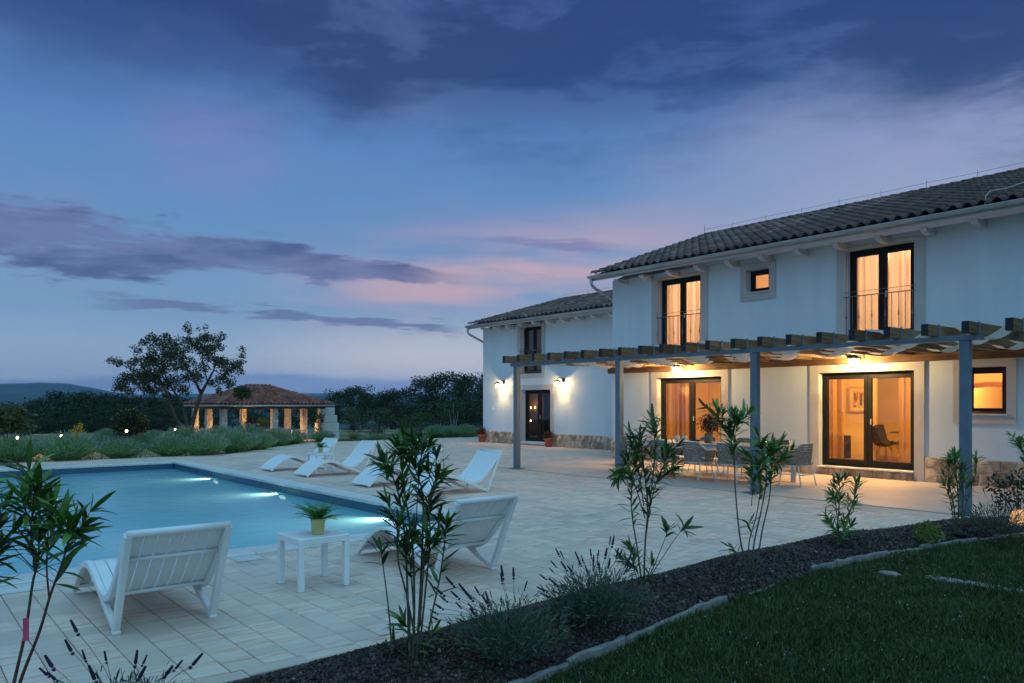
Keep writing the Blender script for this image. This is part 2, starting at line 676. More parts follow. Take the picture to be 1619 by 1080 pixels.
# far hills, seen through the air
M_hill = mat('wooded_hill', (0.035, 0.05, 0.03), 1.0, 0.3, 0.006)


def hill(name, pts, d, depth, seed, base_y=640):
    """a ridge running across the valley: pts are (azimuth px, crest px) read off at depth d"""
    r_ = random.Random(seed)
    xs = np.linspace(pts[0][0], pts[-1][0], 70)
    ys = np.interp(xs, [p[0] for p in pts], [p[1] for p in pts])
    V, F = [], []
    rows = 7
    for j in range(rows):
        f = j / (rows - 1)
        for x, y in zip(xs, ys):
            top = gd(x, y + r_.uniform(-.35, .35), d)
            dd = d + (f - 0.5) * depth
            p = gd(x, y, dd)
            k = math.sin(PI * f) ** 0.8 if 0 < f < 1 else 0
            zb = -70.0
            V.append((p.x, p.y, zb + (top.z - zb) * k))
    n = len(xs)
    for j in range(rows - 1):
        for i in range(n - 1):
            F.append((j * n + i, j * n + i + 1, (j + 1) * n + i + 1, (j + 1) * n + i))
    o = link(name, bulk_mesh(name, np.array(V), np.array(F), M_hill, True))
    return tag(o, kind='structure')


hill('hill', [(-700, 612), (-250, 611), (-60, 609), (30, 606), (70, 605), (110, 607), (160, 616), (220, 627), (320, 632), (420, 636)], 4600, 2600, 1)
hill('hill', [(-700, 624), (-200, 622), (0, 621), (120, 627), (260, 629), (430, 622), (480, 626), (560, 625), (640, 629), (800, 632), (1200, 636)], 2900, 1600, 2)
hill('hill', [(-900, 628), (0, 627), (400, 621), (600, 623), (760, 620), (1100, 616), (1800, 610), (2500, 612)], 6800, 2600, 3)

# ------------------------------------------------------------------ terrace
M_slab = mat('sand_bed', (0.13, 0.115, 0.095), 0.95, 0.15, 6, 0.3, 60)


def paver_material(name, a, b, streak, objr, rough=0.8):
    """cast concrete setts: pale buff with rusty streaks along one axis"""
    m = bpy.data.materials.new(name)
    m.use_nodes = True
    t = m.node_tree
    X.tree = t
    p = t.nodes['Principled BSDF']
    g = t.nodes.new('ShaderNodeNewGeometry')
    oi = t.nodes.new('ShaderNodeObjectInfo')
    mp = t.nodes.new('ShaderNodeMapping')
    mp.inputs['Scale'].default_value = (2.2, 22, 1)
    t.links.new(g.outputs['Position'], mp.inputs[0])
    rnd = X.m('FRACT', X(g.outputs['Random Per Island']) * 7.31 + X(oi.outputs['Random']) * 3.17)
    off = vec(rnd * 40.0, rnd * 23.0, 0.0)
    va = t.nodes.new('ShaderNodeVectorMath')
    va.operation = 'ADD'
    t.links.new(mp.outputs[0], va.inputs[0])
    X.put(off, va.inputs[1])
    n1_ = noise(X(va.outputs[0]), 1.0, 5, 0.62, 0.5)
    n2_ = noise(X(g.outputs['Position']), 0.6, 4, 0.55)
    k = (rnd - 0.5) * (2 * objr) + 1.0 + (n2_ - 0.5) * 0.42
    cl = cmix(smooth(n1_ + (rnd - 0.5) * 0.14, 0.48, 0.74), a + (1,), b + (1,))
    cl = cmix(1.0, cl, vec(k, k, k), 'MULTIPLY')
    X.put(cl, p.inputs['Base Color'])
    p.inputs['Roughness'].default_value = rough
    p.inputs['Specular IOR Level'].default_value = 0.3
    bn = t.nodes.new('ShaderNodeBump')
    bn.inputs['Strength'].default_value = 0.35
    bn.inputs['Distance'].default_value = 0.006
    X.put(noise(X(g.outputs['Position']), 90, 4, 0.6) + n1_ * 0.5, bn.inputs['Height'])
    t.links.new(bn.outputs[0], p.inputs['Normal'])
    return m


M_paver = paver_material('buff_paver', (0.67, 0.53, 0.44), (0.56, 0.315, 0.22), 1, 0.15)
M_tile_floor = paver_material('smooth_floor_tile', (0.60, 0.51, 0.45), (0.57, 0.44, 0.35), 1, 0.03, 0.55)
M_coping = mat('white_coping_stone', (0.62, 0.60, 0.57), 0.7, 0.06, 3, 0.2, 70, objr=0.04)

terrace = thing('terrace', 'wide buff paved terrace between the pool and the villa', 'terrace', (0, 0, 0))
terrace['kind'] = 'structure'
px0, px1, py0, py1 = POOL
cw = 0.36                              # coping width
mb = MB()
ox0, ox1, oy0, oy1 = px0 - cw + .02, px1 + cw - .02, py0 - cw + .02, py1 + cw - .02
ZB = -0.012
mb.box(-9.5, ox0, oy0, oy1, -.3, ZB)
mb.box(ox1, 16.38, oy0, oy1, -.3, ZB)
mb.box(-9.5, 16.38, oy1, 24.42, -.3, ZB)
# strip between the bed edge and the pool
xs = np.linspace(-9.5, 12.0, 60)
poly = [(x, float(curve_at(BED_TOP, x)) + .015) for x in xs] + [(12.0, oy0), (-9.5, oy0)]
mb.prism(poly, -.3, ZB, 'z')
mb.box(12.0, 16.38, 3.6, oy0 - .001, -.3, ZB - .002)
mb.box(16.38, 19.28, 15.42, 24.42, -.3, ZB - .001)
mb.prism([(8.5, 24.42), (19.28, 24.42), (19.28, 25.6), (23.5, 25.6), (23.5, 29.4), (13.3, 29.45)], -.3, ZB - .001, 'z')
mb.build('paving_bed', M_slab, terrace)


def paver_verts(lx, ly, h=0.05, c=0.005, gap=0.0028):
    a, b = lx / 2 - gap, ly / 2 - gap
    return [(-a, -b, -h), (a, -b, -h), (a, b, -h), (-a, b, -h), (-a, -b, -c), (a, -b, -c), (a, b, -c), (-a, b, -c),
            (-a + c, -b + c, 0), (a - c, -b + c, 0), (a - c, b - c, 0), (-a + c, b - c, 0)]


PF = [(0, 1, 5, 4), (1, 2, 6, 5), (2, 3, 7, 6), (3, 0, 4, 7), (4, 5, 9, 8), (5, 6, 10, 9), (6, 7, 11, 10), (7, 4, 8, 11), (8, 9, 10, 11)]
pr_ = random.Random(3)
setts = []                            # (x, y, lx, ly)
CWID = 0.21
LENS = [0.16, 0.24, 0.32, 0.24, 0.40]


def in_paving(x, y):
    if ox0 < x < ox1 and oy0 < y < oy1: return False
    if x > 11.98 and y < 15.55: return False
    if x > 16.36 and y < 15.42: return False
    if y <= 24.42:
        return x < 19.28
    if y > 29.4: return False
    if x < 8.5 + (y - 24.42) * 0.96: return False
    if x > 19.28 and y < 25.6: return False
    return x < 23.4


x = -6.05
while x < 23.4:
    yb = float(curve_at(BED_TOP, x)) + 0.14
    y = yb
    if x > 11.95:
        y = 15.56
    yend = 24.42 if x < 8.5 else min(29.4, 24.42 + (x - 8.5) / 0.96)
    while y < yend - 0.04:
        ly = pr_.choice(LENS)
        if y + ly > yend - 0.10: ly = yend - y
        y2 = y + ly
        # trim against the pool surround
        if ox0 - CWID / 2 < x < ox1 + CWID / 2:
            if ox0 < x < ox1:
                if y < oy0 < y2: y2 = oy0
                elif oy0 <= y < oy1:
                    y = oy1
                    continue
        if in_paving(x, (y + y2) / 2) and y2 - y > 0.04:
            setts.append((x, (y + y2) / 2, CWID, y2 - y))
        y = y2
    x += CWID
# border course along the bed edge
x = -3.0
while x < 11.8:
    lx = pr_.choice((0.22, 0.30, 0.38))
    ya = float(curve_at(BED_TOP, x + lx / 2))
    setts.append((x + lx / 2, ya + 0.07, lx, 0.13))
    x += lx


def sett_rank(s):
    u, v_, d = proj((s[0], s[1], 0))
    if u < -20 or u > 1640 or v_ > 1110: return 1e6
    return d


order = sorted(range(len(setts)), key=lambda i: sett_rank(setts[i]))
single = set(order[:300])
cache = {}
for i in order[:300]:
    s = setts[i]
    key = (round(s[2], 2), round(s[3], 2))
    if key not in cache:
        me = bpy.data.meshes.new('paver')
        me.from_pydata(paver_verts(s[2], s[3]), [], PF)
        me.materials.append(M_paver)
        cache[key] = me
    o = link('paver', cache[key], terrace, (s[0], s[1], pr_.uniform(-.0015, .0015)))
    o.rotation_euler = (pr_.uniform(-.002, .002), pr_.uniform(-.002, .002), 0)
rest = [setts[i] for i in order[300:]]
V = np.array([paver_verts(s[2], s[3]) for s in rest])
V += np.array([[s[0], s[1], pr_.uniform(-.002, .002)] for s in rest])[:, None, :]
F = np.array(PF)[None] + (np.arange(len(rest)) * 12)[:, None, None]
tag(link('paver_field', bulk_mesh('paver_field', V.reshape(-1, 3), F.reshape(-1, 4), M_paver), terrace), kind='stuff')

# covered dining floor beside the villa: larger smooth tiles
floor_t = thing('patio_floor', 'smooth pale tiled floor under the pergola', 'floor', (0, 0, 0))
floor_t['kind'] = 'structure'
TS = 0.60
cache = {}
nx_ = 7
for i in range(nx_):
    wx = (16.37 - 11.99) / nx_
    for j in range(20):
        ya, yb = 3.55 + j * TS, 3.55 + (j + 1) * TS
        key = 'a'
        if key not in cache:
            me = bpy.data.meshes.new('floor_tile')
            me.from_pydata(paver_verts(wx, TS, 0.03, 0.002, 0.0015), [], PF)
            me.materials.append(M_tile_floor)
            cache[key] = me
        link('floor_tile', cache[key], floor_t, (11.99 + (i + .5) * wx, (ya + yb) / 2, 0.004))

# ------------------------------------------------------------------ swimming pool
def pool_tile_material():
    m = bpy.data.materials.new('blue_pool_tile')
    m.use_nodes = True
    t = m.node_tree
    X.tree = t
    p = t.nodes['Principled BSDF']
    g = t.nodes.new('ShaderNodeNewGeometry')
    oi = t.nodes.new('ShaderNodeObjectInfo')
    n_ = noise(X(g.outputs['Position']), 1.1, 4, 0.5)
    k = (X(oi.outputs['Random']) - 0.5) * 0.12 + 0.94 + (n_ - 0.5) * 0.2
    X.put(cmix(1.0, (0.035, 0.105, 0.175, 1), vec(k, k, k), 'MULTIPLY'), p.inputs['Base Color'])
    p.inputs['Roughness'].default_value = 0.35
    return m


M_ptile = pool_tile_material()
M_pfloor = mat('pale_pool_floor', (0.40, 0.56, 0.62), 0.6, 0.06, 0.8)
pool = thing('swimming_pool', 'rectangular swimming pool with white stone edge and blue tiled sides', 'swimming pool', (2.8, 15.1, 0), world_parts=True)
mb = MB()
PD = -1.45
mb.add([(px0, py0, PD), (px1, py0, PD), (px1, py1, PD), (px0, py1, PD)], [(0, 1, 2, 3)])
mb.build('basin_floor', M_pfloor, pool)
mb = MB()
c4 = [(px0, py0), (px1, py0), (px1, py1), (px0, py1)]
for k in range(4):
    a, b = c4[k], c4[(k + 1) % 4]
    mb.add([(a[0], a[1], PD), (b[0], b[1], PD), (b[0], b[1], -.03), (a[0], a[1], -.03)], [(3, 2, 1, 0)])
mb.build('basin_wall', M_ptile, pool)
# tile course along the visible sides
def wall_tiles(a, b, fixed, axis, sgn):
    n = max(1, round((b - a) / 0.68))
    w = (b - a) / n
    mb = MB()
    if axis == 'x': mb.box(-.012, .0, -w / 2 + .003, w / 2 - .003, -.42, -.036, ch=.002)
    else: mb.box(-w / 2 + .003, w / 2 - .003, -.012, .0, -.42, -.036, ch=.002)
    first = None
    for k in range(n):
        q = a + (k + .5) * w
        loc = Vector((fixed, q, 0)) if axis == 'x' else Vector((q, fixed, 0))
        loc = loc - pool.location
        if first is None:
            first = mb.build('wall_tile', M_ptile, pool, loc)
        else:
            o = first.copy()
            col.objects.link(o)
            o.location = loc
wall_tiles(py0, py1, px1 - .001, 'x', -1)
wall_tiles(px0, px1, py1 - .001, 'y', -1)
# coping stones
def coping(a, b, f0, f1, axis):
    n = round((b - a) / 0.62)
    w = (b - a) / n
    first = None
    for k in range(n):
        q = a + (k + .5) * w
        mid = (f0 + f1) / 2
        loc = (Vector((mid, q, 0)) if axis == 'y' else Vector((q, mid, 0))) - pool.location
        if first is None:
            mb = MB()
            hw = (f1 - f0) / 2
            if axis == 'y': mb.box(-hw, hw, -w / 2 + .003, w / 2 - .003, -.034, .022, ch=.008)
            else: mb.box(-w / 2 + .003, w / 2 - .003, -hw, hw, -.034, .022, ch=.008)
            first = mb.build('coping_stone', M_coping, pool, loc)
        else:
            o = first.copy()
            col.objects.link(o)
            o.location = loc
coping(py0 - cw, py1 + cw, px1 - .03, px1 + cw, 'y')
coping(px0, px1 - .03, py0 - cw, py0 + .03, 'x')
coping(px0, px1 - .03, py1 - .03, py1 + cw, 'x')
coping(py0 - cw, py1 + cw, px0 - cw, px0, 'y')


def water_material():
    m = bpy.data.materials.new('pool_water')
    m.use_nodes = True
    t = m.node_tree
    t.nodes.clear()
    X.tree = t
    g = t.nodes.new('ShaderNodeNewGeometry')
    mp = t.nodes.new('ShaderNodeMapping')
    mp.inputs['Rotation'].default_value = (0, 0, R(-20))
    mp.inputs['Scale'].default_value = (1.0, 1.6, 1)
    t.links.new(g.outputs['Position'], mp.inputs[0])
    h = noise(X(mp.outputs[0]), 2.6, 3, 0.5, 0.6) + noise(X(mp.outputs[0]), 9.0, 2, 0.5, 0.2) * 0.22
    bn = t.nodes.new('ShaderNodeBump')
    bn.inputs['Strength'].default_value = 0.16
    bn.inputs['Distance'].default_value = 0.05
    X.put(h, bn.inputs['Height'])
    fr = t.nodes.new('ShaderNodeFresnel')
    fr.inputs['IOR'].default_value = 1.33
    t.links.new(bn.outputs[0], fr.inputs['Normal'])
    gl_ = t.nodes.new('ShaderNodeBsdfGlossy')
    gl_.inputs['Roughness'].default_value = 0.20
    t.links.new(bn.outputs[0], gl_.inputs['Normal'])
    tr = t.nodes.new('ShaderNodeBsdfTransparent')
    tr.inputs['Color'].default_value = (0.66, 0.92, 1.0, 1)
    df = t.nodes.new('ShaderNodeBsdfTranslucent')          # light scattered back by the slightly cloudy water
    df.inputs['Color'].default_value = (0.25, 0.86, 1.0, 1)
    df2 = t.nodes.new('ShaderNodeBsdfDiffuse')
    df2.inputs['Color'].default_value = (0.25, 0.86, 1.0, 1)
    ad = t.nodes.new('ShaderNodeMixShader')
    ad.inputs[0].default_value = 0.5
    t.links.new(df.outputs[0], ad.inputs[1])
    t.links.new(df2.outputs[0], ad.inputs[2])
    m1 = t.nodes.new('ShaderNodeMixShader')
    m1.inputs[0].default_value = 0.82
    t.links.new(tr.outputs[0], m1.inputs[1])
    t.links.new(ad.outputs[0], m1.inputs[2])
    m2 = t.nodes.new('ShaderNodeMixShader')
    X.put(X(fr.outputs[0]), m2.inputs[0])
    t.links.new(m1.outputs[0], m2.inputs[1])
    t.links.new(gl_.outputs[0], m2.inputs[2])
    o = t.nodes.new('ShaderNodeOutputMaterial')
    t.links.new(m2.outputs[0], o.inputs[0])
    return m


mb = MB()
mb.add([(px0, py0, POOL_Z), (px1 - .0, py0, POOL_Z), (px1, py1, POOL_Z), (px0, py1, POOL_Z)], [(0, 1, 2, 3)])
tag(mb.build('water', water_material()), kind='structure')

M_chrome = mat('steel_rim', (0.6, 0.62, 0.64), 0.25, 0.05, 3, metal=0.9)
M_poollamp = emit_mat('pool_lamp_lens', (1.0, 0.93, 0.80), 4.5)
for k, (yy, which) in enumerate(((18.5, 'nearest the far corner of the pool'), (14.6, 'midway along the long pool side'), (10.4, 'closest to the side table with the fern'))):
    L = thing('pool_light', 'round lit underwater lamp ' + which, 'pool light', (px1 - .012, yy, -.255), 0, 'underwater lamps along the pool side')
    mb = MB()
    mb.lathe([(.0, 0), (.13, 0), (.135, .012), (.12, .02), (.105, .02)], 24, cap=False)
    o = mb.build('rim', M_chrome, L, (0, 0, 0), True)
    o.rotation_euler = (0, R(-90), 0)
    o.scale = (.40, 1.8, 1)
    mb = MB()
    mb.lathe([(.104, .014), (.08, .03), (.04, .038), (.001, .04)], 24, cap=False)
    o = mb.build('lens', M_poollamp, L, (0, 0, 0), True)
    o.rotation_euler = (0, R(-90), 0)
    o.scale = (.40, 1.8, 1)
    ld = bpy.data.lights.new('pool_spot', 'SPOT')
    ld.energy = 520
    ld.color = (1.0, 0.64, 0.44)
    ld.spot_size = R(140)
    ld.spot_blend = 1.0
    ld.shadow_soft_size = 0.08
    lo = bpy.data.objects.new('pool_spot', ld)
    col.objects.link(lo)
    lo.parent = L
    lo.location = (-.06, 0, .0)
    lo.rotation_euler = Vector((-1, 0.0, -.28)).to_track_quat('-Z', 'Y').to_euler()

# skimmer lids let into the paving
for (x0, x1, y0, y1, lb) in ((2.78, 3.05, 7.72, 7.97, 'white square skimmer lid set in the paving beside the side table'),
                             (0.62, 1.08, 7.66, 7.97, 'white rectangular skimmer lid set in the paving behind the oleander')):
    o = thing('skimmer_lid', lb, 'lid', ((x0 + x1) / 2, (y0 + y1) / 2, 0), group='skimmer lids by the pool')
    a, b = (x1 - x0) / 2, (y1 - y0) / 2
    MB().box(-a, a, -b, b, .003, .009, ch=.002).build('frame', M_coping, o, (0, 0, 0))
    MB().box(-a + .025, a - .025, -b + .025, b - .025, .0095, .014, ch=.003).build('lid', M_coping, o, (0, 0, 0))

# ------------------------------------------------------------------ planting bed and lawn
M_soil = mat('lava_mulch_bed', (0.030, 0.022, 0.020), 1.0, 0.3, 20, 0.6, 50)
M_lava = mat('lava_gravel', (0.050, 0.030, 0.026), 0.95, 0.3, 10, 0.4, 120, island=0.75, hue2=(0.062, 0.044, 0.042))


def bed_z(x, y):
    a = curve_at(BED_TOP, x)
    b = curve_at(BED_LOW, x)
    t = np.clip((a - y) / np.maximum(a - b, .1), 0, 1)
    return -0.035 + 0.13 * np.sin(PI * np.clip(t, 0, 1)) ** 0.7 + 0.02 * np.sin(x * 3.1) * np.sin(PI * t)


nb, mbn = 120, 10
V, F = [], []
for i in range(nb):
    xx = -2.9 + (13.5 + 2.9) * i / (nb - 1)
    a, b = float(curve_at(BED_TOP, xx)) + .004, float(curve_at(BED_LOW, xx)) - .02
    for j in range(mbn):
        yy = a + (b - a) * j / (mbn - 1)
        V.append((xx, yy, float(bed_z(xx, yy))))
for i in range(nb - 1):
    for j in range(mbn - 1):
        F.append((i * mbn + j, i * mbn + j + 1, (i + 1) * mbn + j + 1, (i + 1) * mbn + j))
tag(link('planting_bed', bulk_mesh('planting_bed', np.array(V), np.array(F), M_soil, True)), kind='structure')
octv = [(1, 0, 0), (-1, 0, 0), (0, 1, 0), (0, -1, 0), (0, 0, 1), (0, 0, -1)]
octf = [(0, 2, 4), (2, 1, 4), (1, 3, 4), (3, 0, 4), (2, 0, 5), (1, 2, 5), (3, 1, 5), (0, 3, 5)]
K = 26000
xs = nrng.uniform(0.6, 12.5, K * 2)
w_ = np.clip(6.0 / (1.5 + xs), 0.25, 1.0)
xs = xs[nrng.random(K * 2) < w_][:K]
K = len(xs)
ta = nrng.uniform(0.0, 1.0, K)
ys = curve_at(BED_TOP, xs) * (1 - ta) + curve_at(BED_LOW, xs) * ta
zs = bed_z(xs, ys)
sz = nrng.uniform(.006, .016, K) * (1 + 0.05 * xs)
Mx = frames(nrng.normal(size=(K, 3))) * (sz[:, None, None] * nrng.uniform(.6, 1.3, (K, 1, 3)))
o = scatter('gravel', octv, octf, Mx, np.stack([xs, ys, zs + sz * .35], 1), M_lava)
tag(o, 'dark red brown lava gravel covering the planting bed', 'gravel', kind='stuff')
# pale pebbles among it
K = 260
xs = nrng.uniform(1.0, 11, K)
ta = nrng.uniform(.05, .95, K)
ys = curve_at(BED_TOP, xs) * (1 - ta) + curve_at(BED_LOW, xs) * ta
sz = nrng.uniform(.008, .020, K)
M_pebble = mat('pale_pebble', (0.16, 0.165, 0.17), 0.9, 0.2, 10, island=0.5)
Mx = frames(nrng.normal(size=(K, 3))) * (sz[:, None, None] * nrng.uniform(.6, 1.2, (K, 1, 3)))
tag(scatter('gravel', octv, octf, Mx, np.stack([xs, ys, bed_z(xs, ys) + sz * .6], 1), M_pebble), 'scattered pale pebbles lying on the dark lava gravel', 'gravel', kind='stuff')

# uneven pale edging strip between bed and lawn
M_edge = mat('pale_concrete_edging', (0.21, 0.20, 0.185), 0.9, 0.2, 6, 0.5, 30)
edging = thing('edging', 'uneven pale concrete edging between the gravel bed and lawn', 'edging', (5, 3.6, 0), world_parts=True)
er = random.Random(5)
x = 1.0
while x < 13.2:
    L_ = er.uniform(.30, .62)
    mb = MB()
    n = 7
    V, F = [], []
    zt0 = er.uniform(.022, .055) - (0.06 if 5.0 < x < 6.8 else 0)
    for i in range(n):
        xx = x + (L_ - .006) * i / (n - 1)
        yy = float(curve_at(BED_LOW, xx))
        w = .022 + er.uniform(-.006, .010)
        zt = zt0 + er.uniform(-.012, .008)
        V += [(xx, yy - w, -.08), (xx, yy - w * .8, zt - .012), (xx, yy - w * .4, zt), (xx, yy + w * .5, zt - er.uniform(0, .006)), (xx, yy + w, -.06)]
    for i in range(n - 1):
        for k in range(4):
            F.append((i * 5 + k, (i + 1) * 5 + k, (i + 1) * 5 + k + 1, i * 5 + k + 1))
    F += [(0, 1, 2, 3, 4), tuple((n - 1) * 5 + k for k in (4, 3, 2, 1, 0))]
    mb.add(V, F)
    mb.build('edging_piece', M_edge, edging)
    x += L_

# lawn
M_lawn = mat('lawn_soil', (0.020, 0.028, 0.012), 1.0, 0.3, 5)
V, F = [], []
nl = 80
for i in range(nl):
    xx = -3 + 24.0 * i / (nl - 1)
    for j, yy in enumerate(np.linspace(-6, 1, 12)):
        b = float(curve_at(BED_LOW, xx)) if xx < 13.4 else 2.3
        yv = -6 + (b + 6 - .01) * (yy + 6) / 7
        V.append((xx, yv, -.02))
for i in range(nl - 1):
    for j in range(11):
        F.append((i * 12 + j, (i + 1) * 12 + j, (i + 1) * 12 + j + 1, i * 12 + j + 1))
tag(link('lawn', bulk_mesh('lawn', np.array(V), np.array(F), M_lawn, True)), kind='structure')
M_grass = leaf_mat('lawn_grass', (0.062, 0.086, 0.026), 0.6, 0.55, 0.2)
K = 190000
xs = nrng.uniform(1.6, 13.5, K)
ys = nrng.uniform(0.4, 4.0, K)
keep = ys < curve_at(BED_LOW, xs) - .03
d_ = xs * SY + ys * CY
keep &= (d_ > 3.6) & (nrng.random(K) < np.clip(6.5 / d_, .25, 1) ** 1.5)
xs, ys = xs[keep], ys[keep]
K = len(xs)
tuft = np.sin(xs * 5.1 + np.sin(ys * 4.3) * 2) * np.sin(ys * 6.7 + 1.3 * np.sin(xs * 3.7))
hgt = nrng.uniform(.03, .07, K) * (1 + 0.45 * tuft)
wid = nrng.uniform(.0025, .005, K)
D = np.stack([nrng.normal(0, .45, K), nrng.normal(0, .45, K), np.ones(K)], 1)
fr_ = frames(D)
Mx = np.stack([fr_[:, :, 0] * hgt[:, None], fr_[:, :, 1] * wid[:, None], fr_[:, :, 2] * hgt[:, None]], 2)
blade_v = [(0, -1, 0), (0, 1, 0), (.6, .8, .06), (.6, -.8, .06), (1.0, .1, .2), (1.0, -.1, .2)]
blade_f = [(0, 1, 2, 3), (3, 2, 4, 5)]
tag(scatter('grass', blade_v, blade_f, Mx, np.stack([xs, ys, np.full(K, -.022)], 1), M_grass), 'short dark green lawn grass beyond the gravel bed', 'grass', kind='stuff')
M_drygrass = leaf_mat('dry_lawn_blade', (0.16, 0.14, 0.055), 0.4, 0.7, 0.2)
K = 5200
xs = nrng.uniform(1.8, 13, K)
ys = nrng.uniform(.4, 3.9, K)
keep = (ys < curve_at(BED_LOW, xs) - .03) & (xs * SY + ys * CY > 3.6) & (np.sin(xs * 1.7 + 2) * np.sin(ys * 2.3 + xs * .6) > .1)
xs, ys = xs[keep], ys[keep]
K = len(xs)
D = np.stack([nrng.normal(0, .8, K), nrng.normal(0, .8, K), np.ones(K) * .8], 1)
fr_ = frames(D)
hg = nrng.uniform(.03, .085, K)
tag(scatter('grass', blade_v, blade_f, np.stack([fr_[:, :, 0] * hg[:, None], fr_[:, :, 1] * .0028, fr_[:, :, 2] * hg[:, None]], 2), np.stack([xs, ys, np.full(K, -.02)], 1), M_drygrass), 'straw coloured dead blades in patches of the lawn', 'grass', kind='stuff')
# clover leaves and heads
K = 9000
xs = nrng.uniform(1.8, 12, K)
ys = nrng.uniform(.5, 3.9, K)
keep = (ys < curve_at(BED_LOW, xs) - .05) & (xs * SY + ys * CY > 3.7) & (np.sin(xs * 2.3 + 1) * np.sin(ys * 3.1 + xs) > -.2)
xs, ys = xs[keep], ys[keep]
K = len(xs)
D = np.stack([nrng.normal(size=K), nrng.normal(size=K), nrng.normal(0, .25, K)], 1)
fr_ = frames(D, np.tile(np.array([[0, 0, 1.0]]), (K, 1)))
s_ = nrng.uniform(.010, .018, K)
lv = [(0, 0, 0), (.6, .45, .05), (1, 0, 0), (.6, -.45, .05)]
M_clover = leaf_mat('clover_leaf', (0.035, 0.075, 0.022), 0.4, 0.5, 0.2)
tag(scatter('grass', lv, [(0, 1, 2, 3)], fr_ * s_[:, None, None], np.stack([xs, ys, nrng.uniform(.01, .05, K)], 1), M_clover), 'small clover leaves mixed into the lawn', 'grass', kind='stuff')
K = 420
xs = 2.4 + 9.5 * nrng.random(K) ** 1.4
ys = nrng.uniform(.8, 3.85, K)
keep = (ys < curve_at(BED_LOW, xs) - .05) & (ys > curve_at(BED_LOW, xs) - 1.5 - nrng.random(K))
xs, ys = xs[keep], ys[keep]
K = len(xs)
M_cl = mat('clover_head', (0.32, 0.28, 0.29), 0.9, 0.2, 30)
s_ = nrng.uniform(.0045, .0078, K)
tag(scatter('grass', octv, octf, np.tile(np.eye(3), (K, 1, 1)) * s_[:, None, None], np.stack([xs, ys, nrng.uniform(.04, .075, K)], 1), M_cl), 'tiny white clover heads dotted over the lawn', 'grass', kind='stuff')

# stepping stones sunk in the lawn
M_step = mat('pale_stepping_stone', (0.26, 0.255, 0.235), 0.9, 0.15, 8, 0.4, 40)
for k, (cx_, cy_, rx, ry, lb) in enumerate(((7.35, 3.36, .10, .06, 'smallest pale stone sunk in the lawn near the gravel bed'),
                                            (7.49, 2.93, .16, .07, 'pale flat stone in the lawn beside the long stone'),
                                            (7.50, 2.52, .30, .07, 'longest pale flat stone in the lawn'),
                                            (7.55, 2.05, .14, .07, 'pale flat stone in the lawn at the right picture edge'))):
    rr = random.Random(40 + k)
    n = 14
    pl = [(cx_ + ry * (1 + rr.uniform(-.2, .2)) * math.cos(2 * PI * i / n), cy_ + rx * (1 + rr.uniform(-.2, .2)) * math.sin(2 * PI * i / n)) for i in range(n)]
    pi_ = [((p[0] - cx_) * .9 + cx_, (p[1] - cy_) * .9 + cy_) for p in pl]
    mb = MB()
    v = [(p[0], p[1], -.05) for p in pl] + [(p[0], p[1], -.002) for p in pl] + [(p[0], p[1], .008 + rr.uniform(-.004, .004)) for p in pi_]
    f = [(i, (i + 1) % n, n + (i + 1) % n, n + i) for i in range(n)] + [(n + i, n + (i + 1) % n, 2 * n + (i + 1) % n, 2 * n + i) for i in range(n)] + [tuple(range(2 * n, 3 * n))]
    mb.add([(a[0] - cx_, a[1] - cy_, a[2]) for a in v], f)
    tag(mb.build('stepping_stone', M_step, None, (cx_, cy_, 0)), lb, 'stone', 'stones sunk in the lawn')

# ------------------------------------------------------------------ building helpers (facades face -X)
def wall_sheet(mb, xf, T, y0, y1, z0, z1, holes, mi=0):
    ys = sorted({y0, y1} | {h[0] for h in holes} | {h[1] for h in holes})
    zs = sorted({z0, z1} | {h[2] for h in holes} | {h[3] for h in holes})
    ys = [y for y in ys if y0 <= y <= y1]
    zs = [z for z in zs if z0 <= z <= z1]
    for a, b in zip(ys, ys[1:]):
        for c_, d in zip(zs, zs[1:]):
            my, mz = (a + b) / 2, (c_ + d) / 2
            if any(h[0] < my < h[1] and h[2] < mz < h[3] for h in holes):
                continue
            mb.add([(xf, a, c_), (xf, b, c_), (xf, b, d), (xf, a, d)], [(3, 2, 1, 0)], mi)
            mb.add([(xf + T, a, c_), (xf + T, b, c_), (xf + T, b, d), (xf + T, a, d)], [(0, 1, 2, 3)], mi)
    for (a, b, c_, d) in holes:
        e = xf + T
        mb.add([(xf, a, c_), (e, a, c_), (e, a, d), (xf, a, d)], [(0, 1, 2, 3)], mi)
        mb.add([(xf, b, c_), (e, b, c_), (e, b, d), (xf, b, d)], [(3, 2, 1, 0)], mi)
        mb.add([(xf, a, c_), (e, a, c_), (e, b, c_), (xf, b, c_)], [(3, 2, 1, 0)], mi)
        mb.add([(xf, a, d), (e, a, d), (e, b, d), (xf, b, d)], [(0, 1, 2, 3)], mi)
    return mb


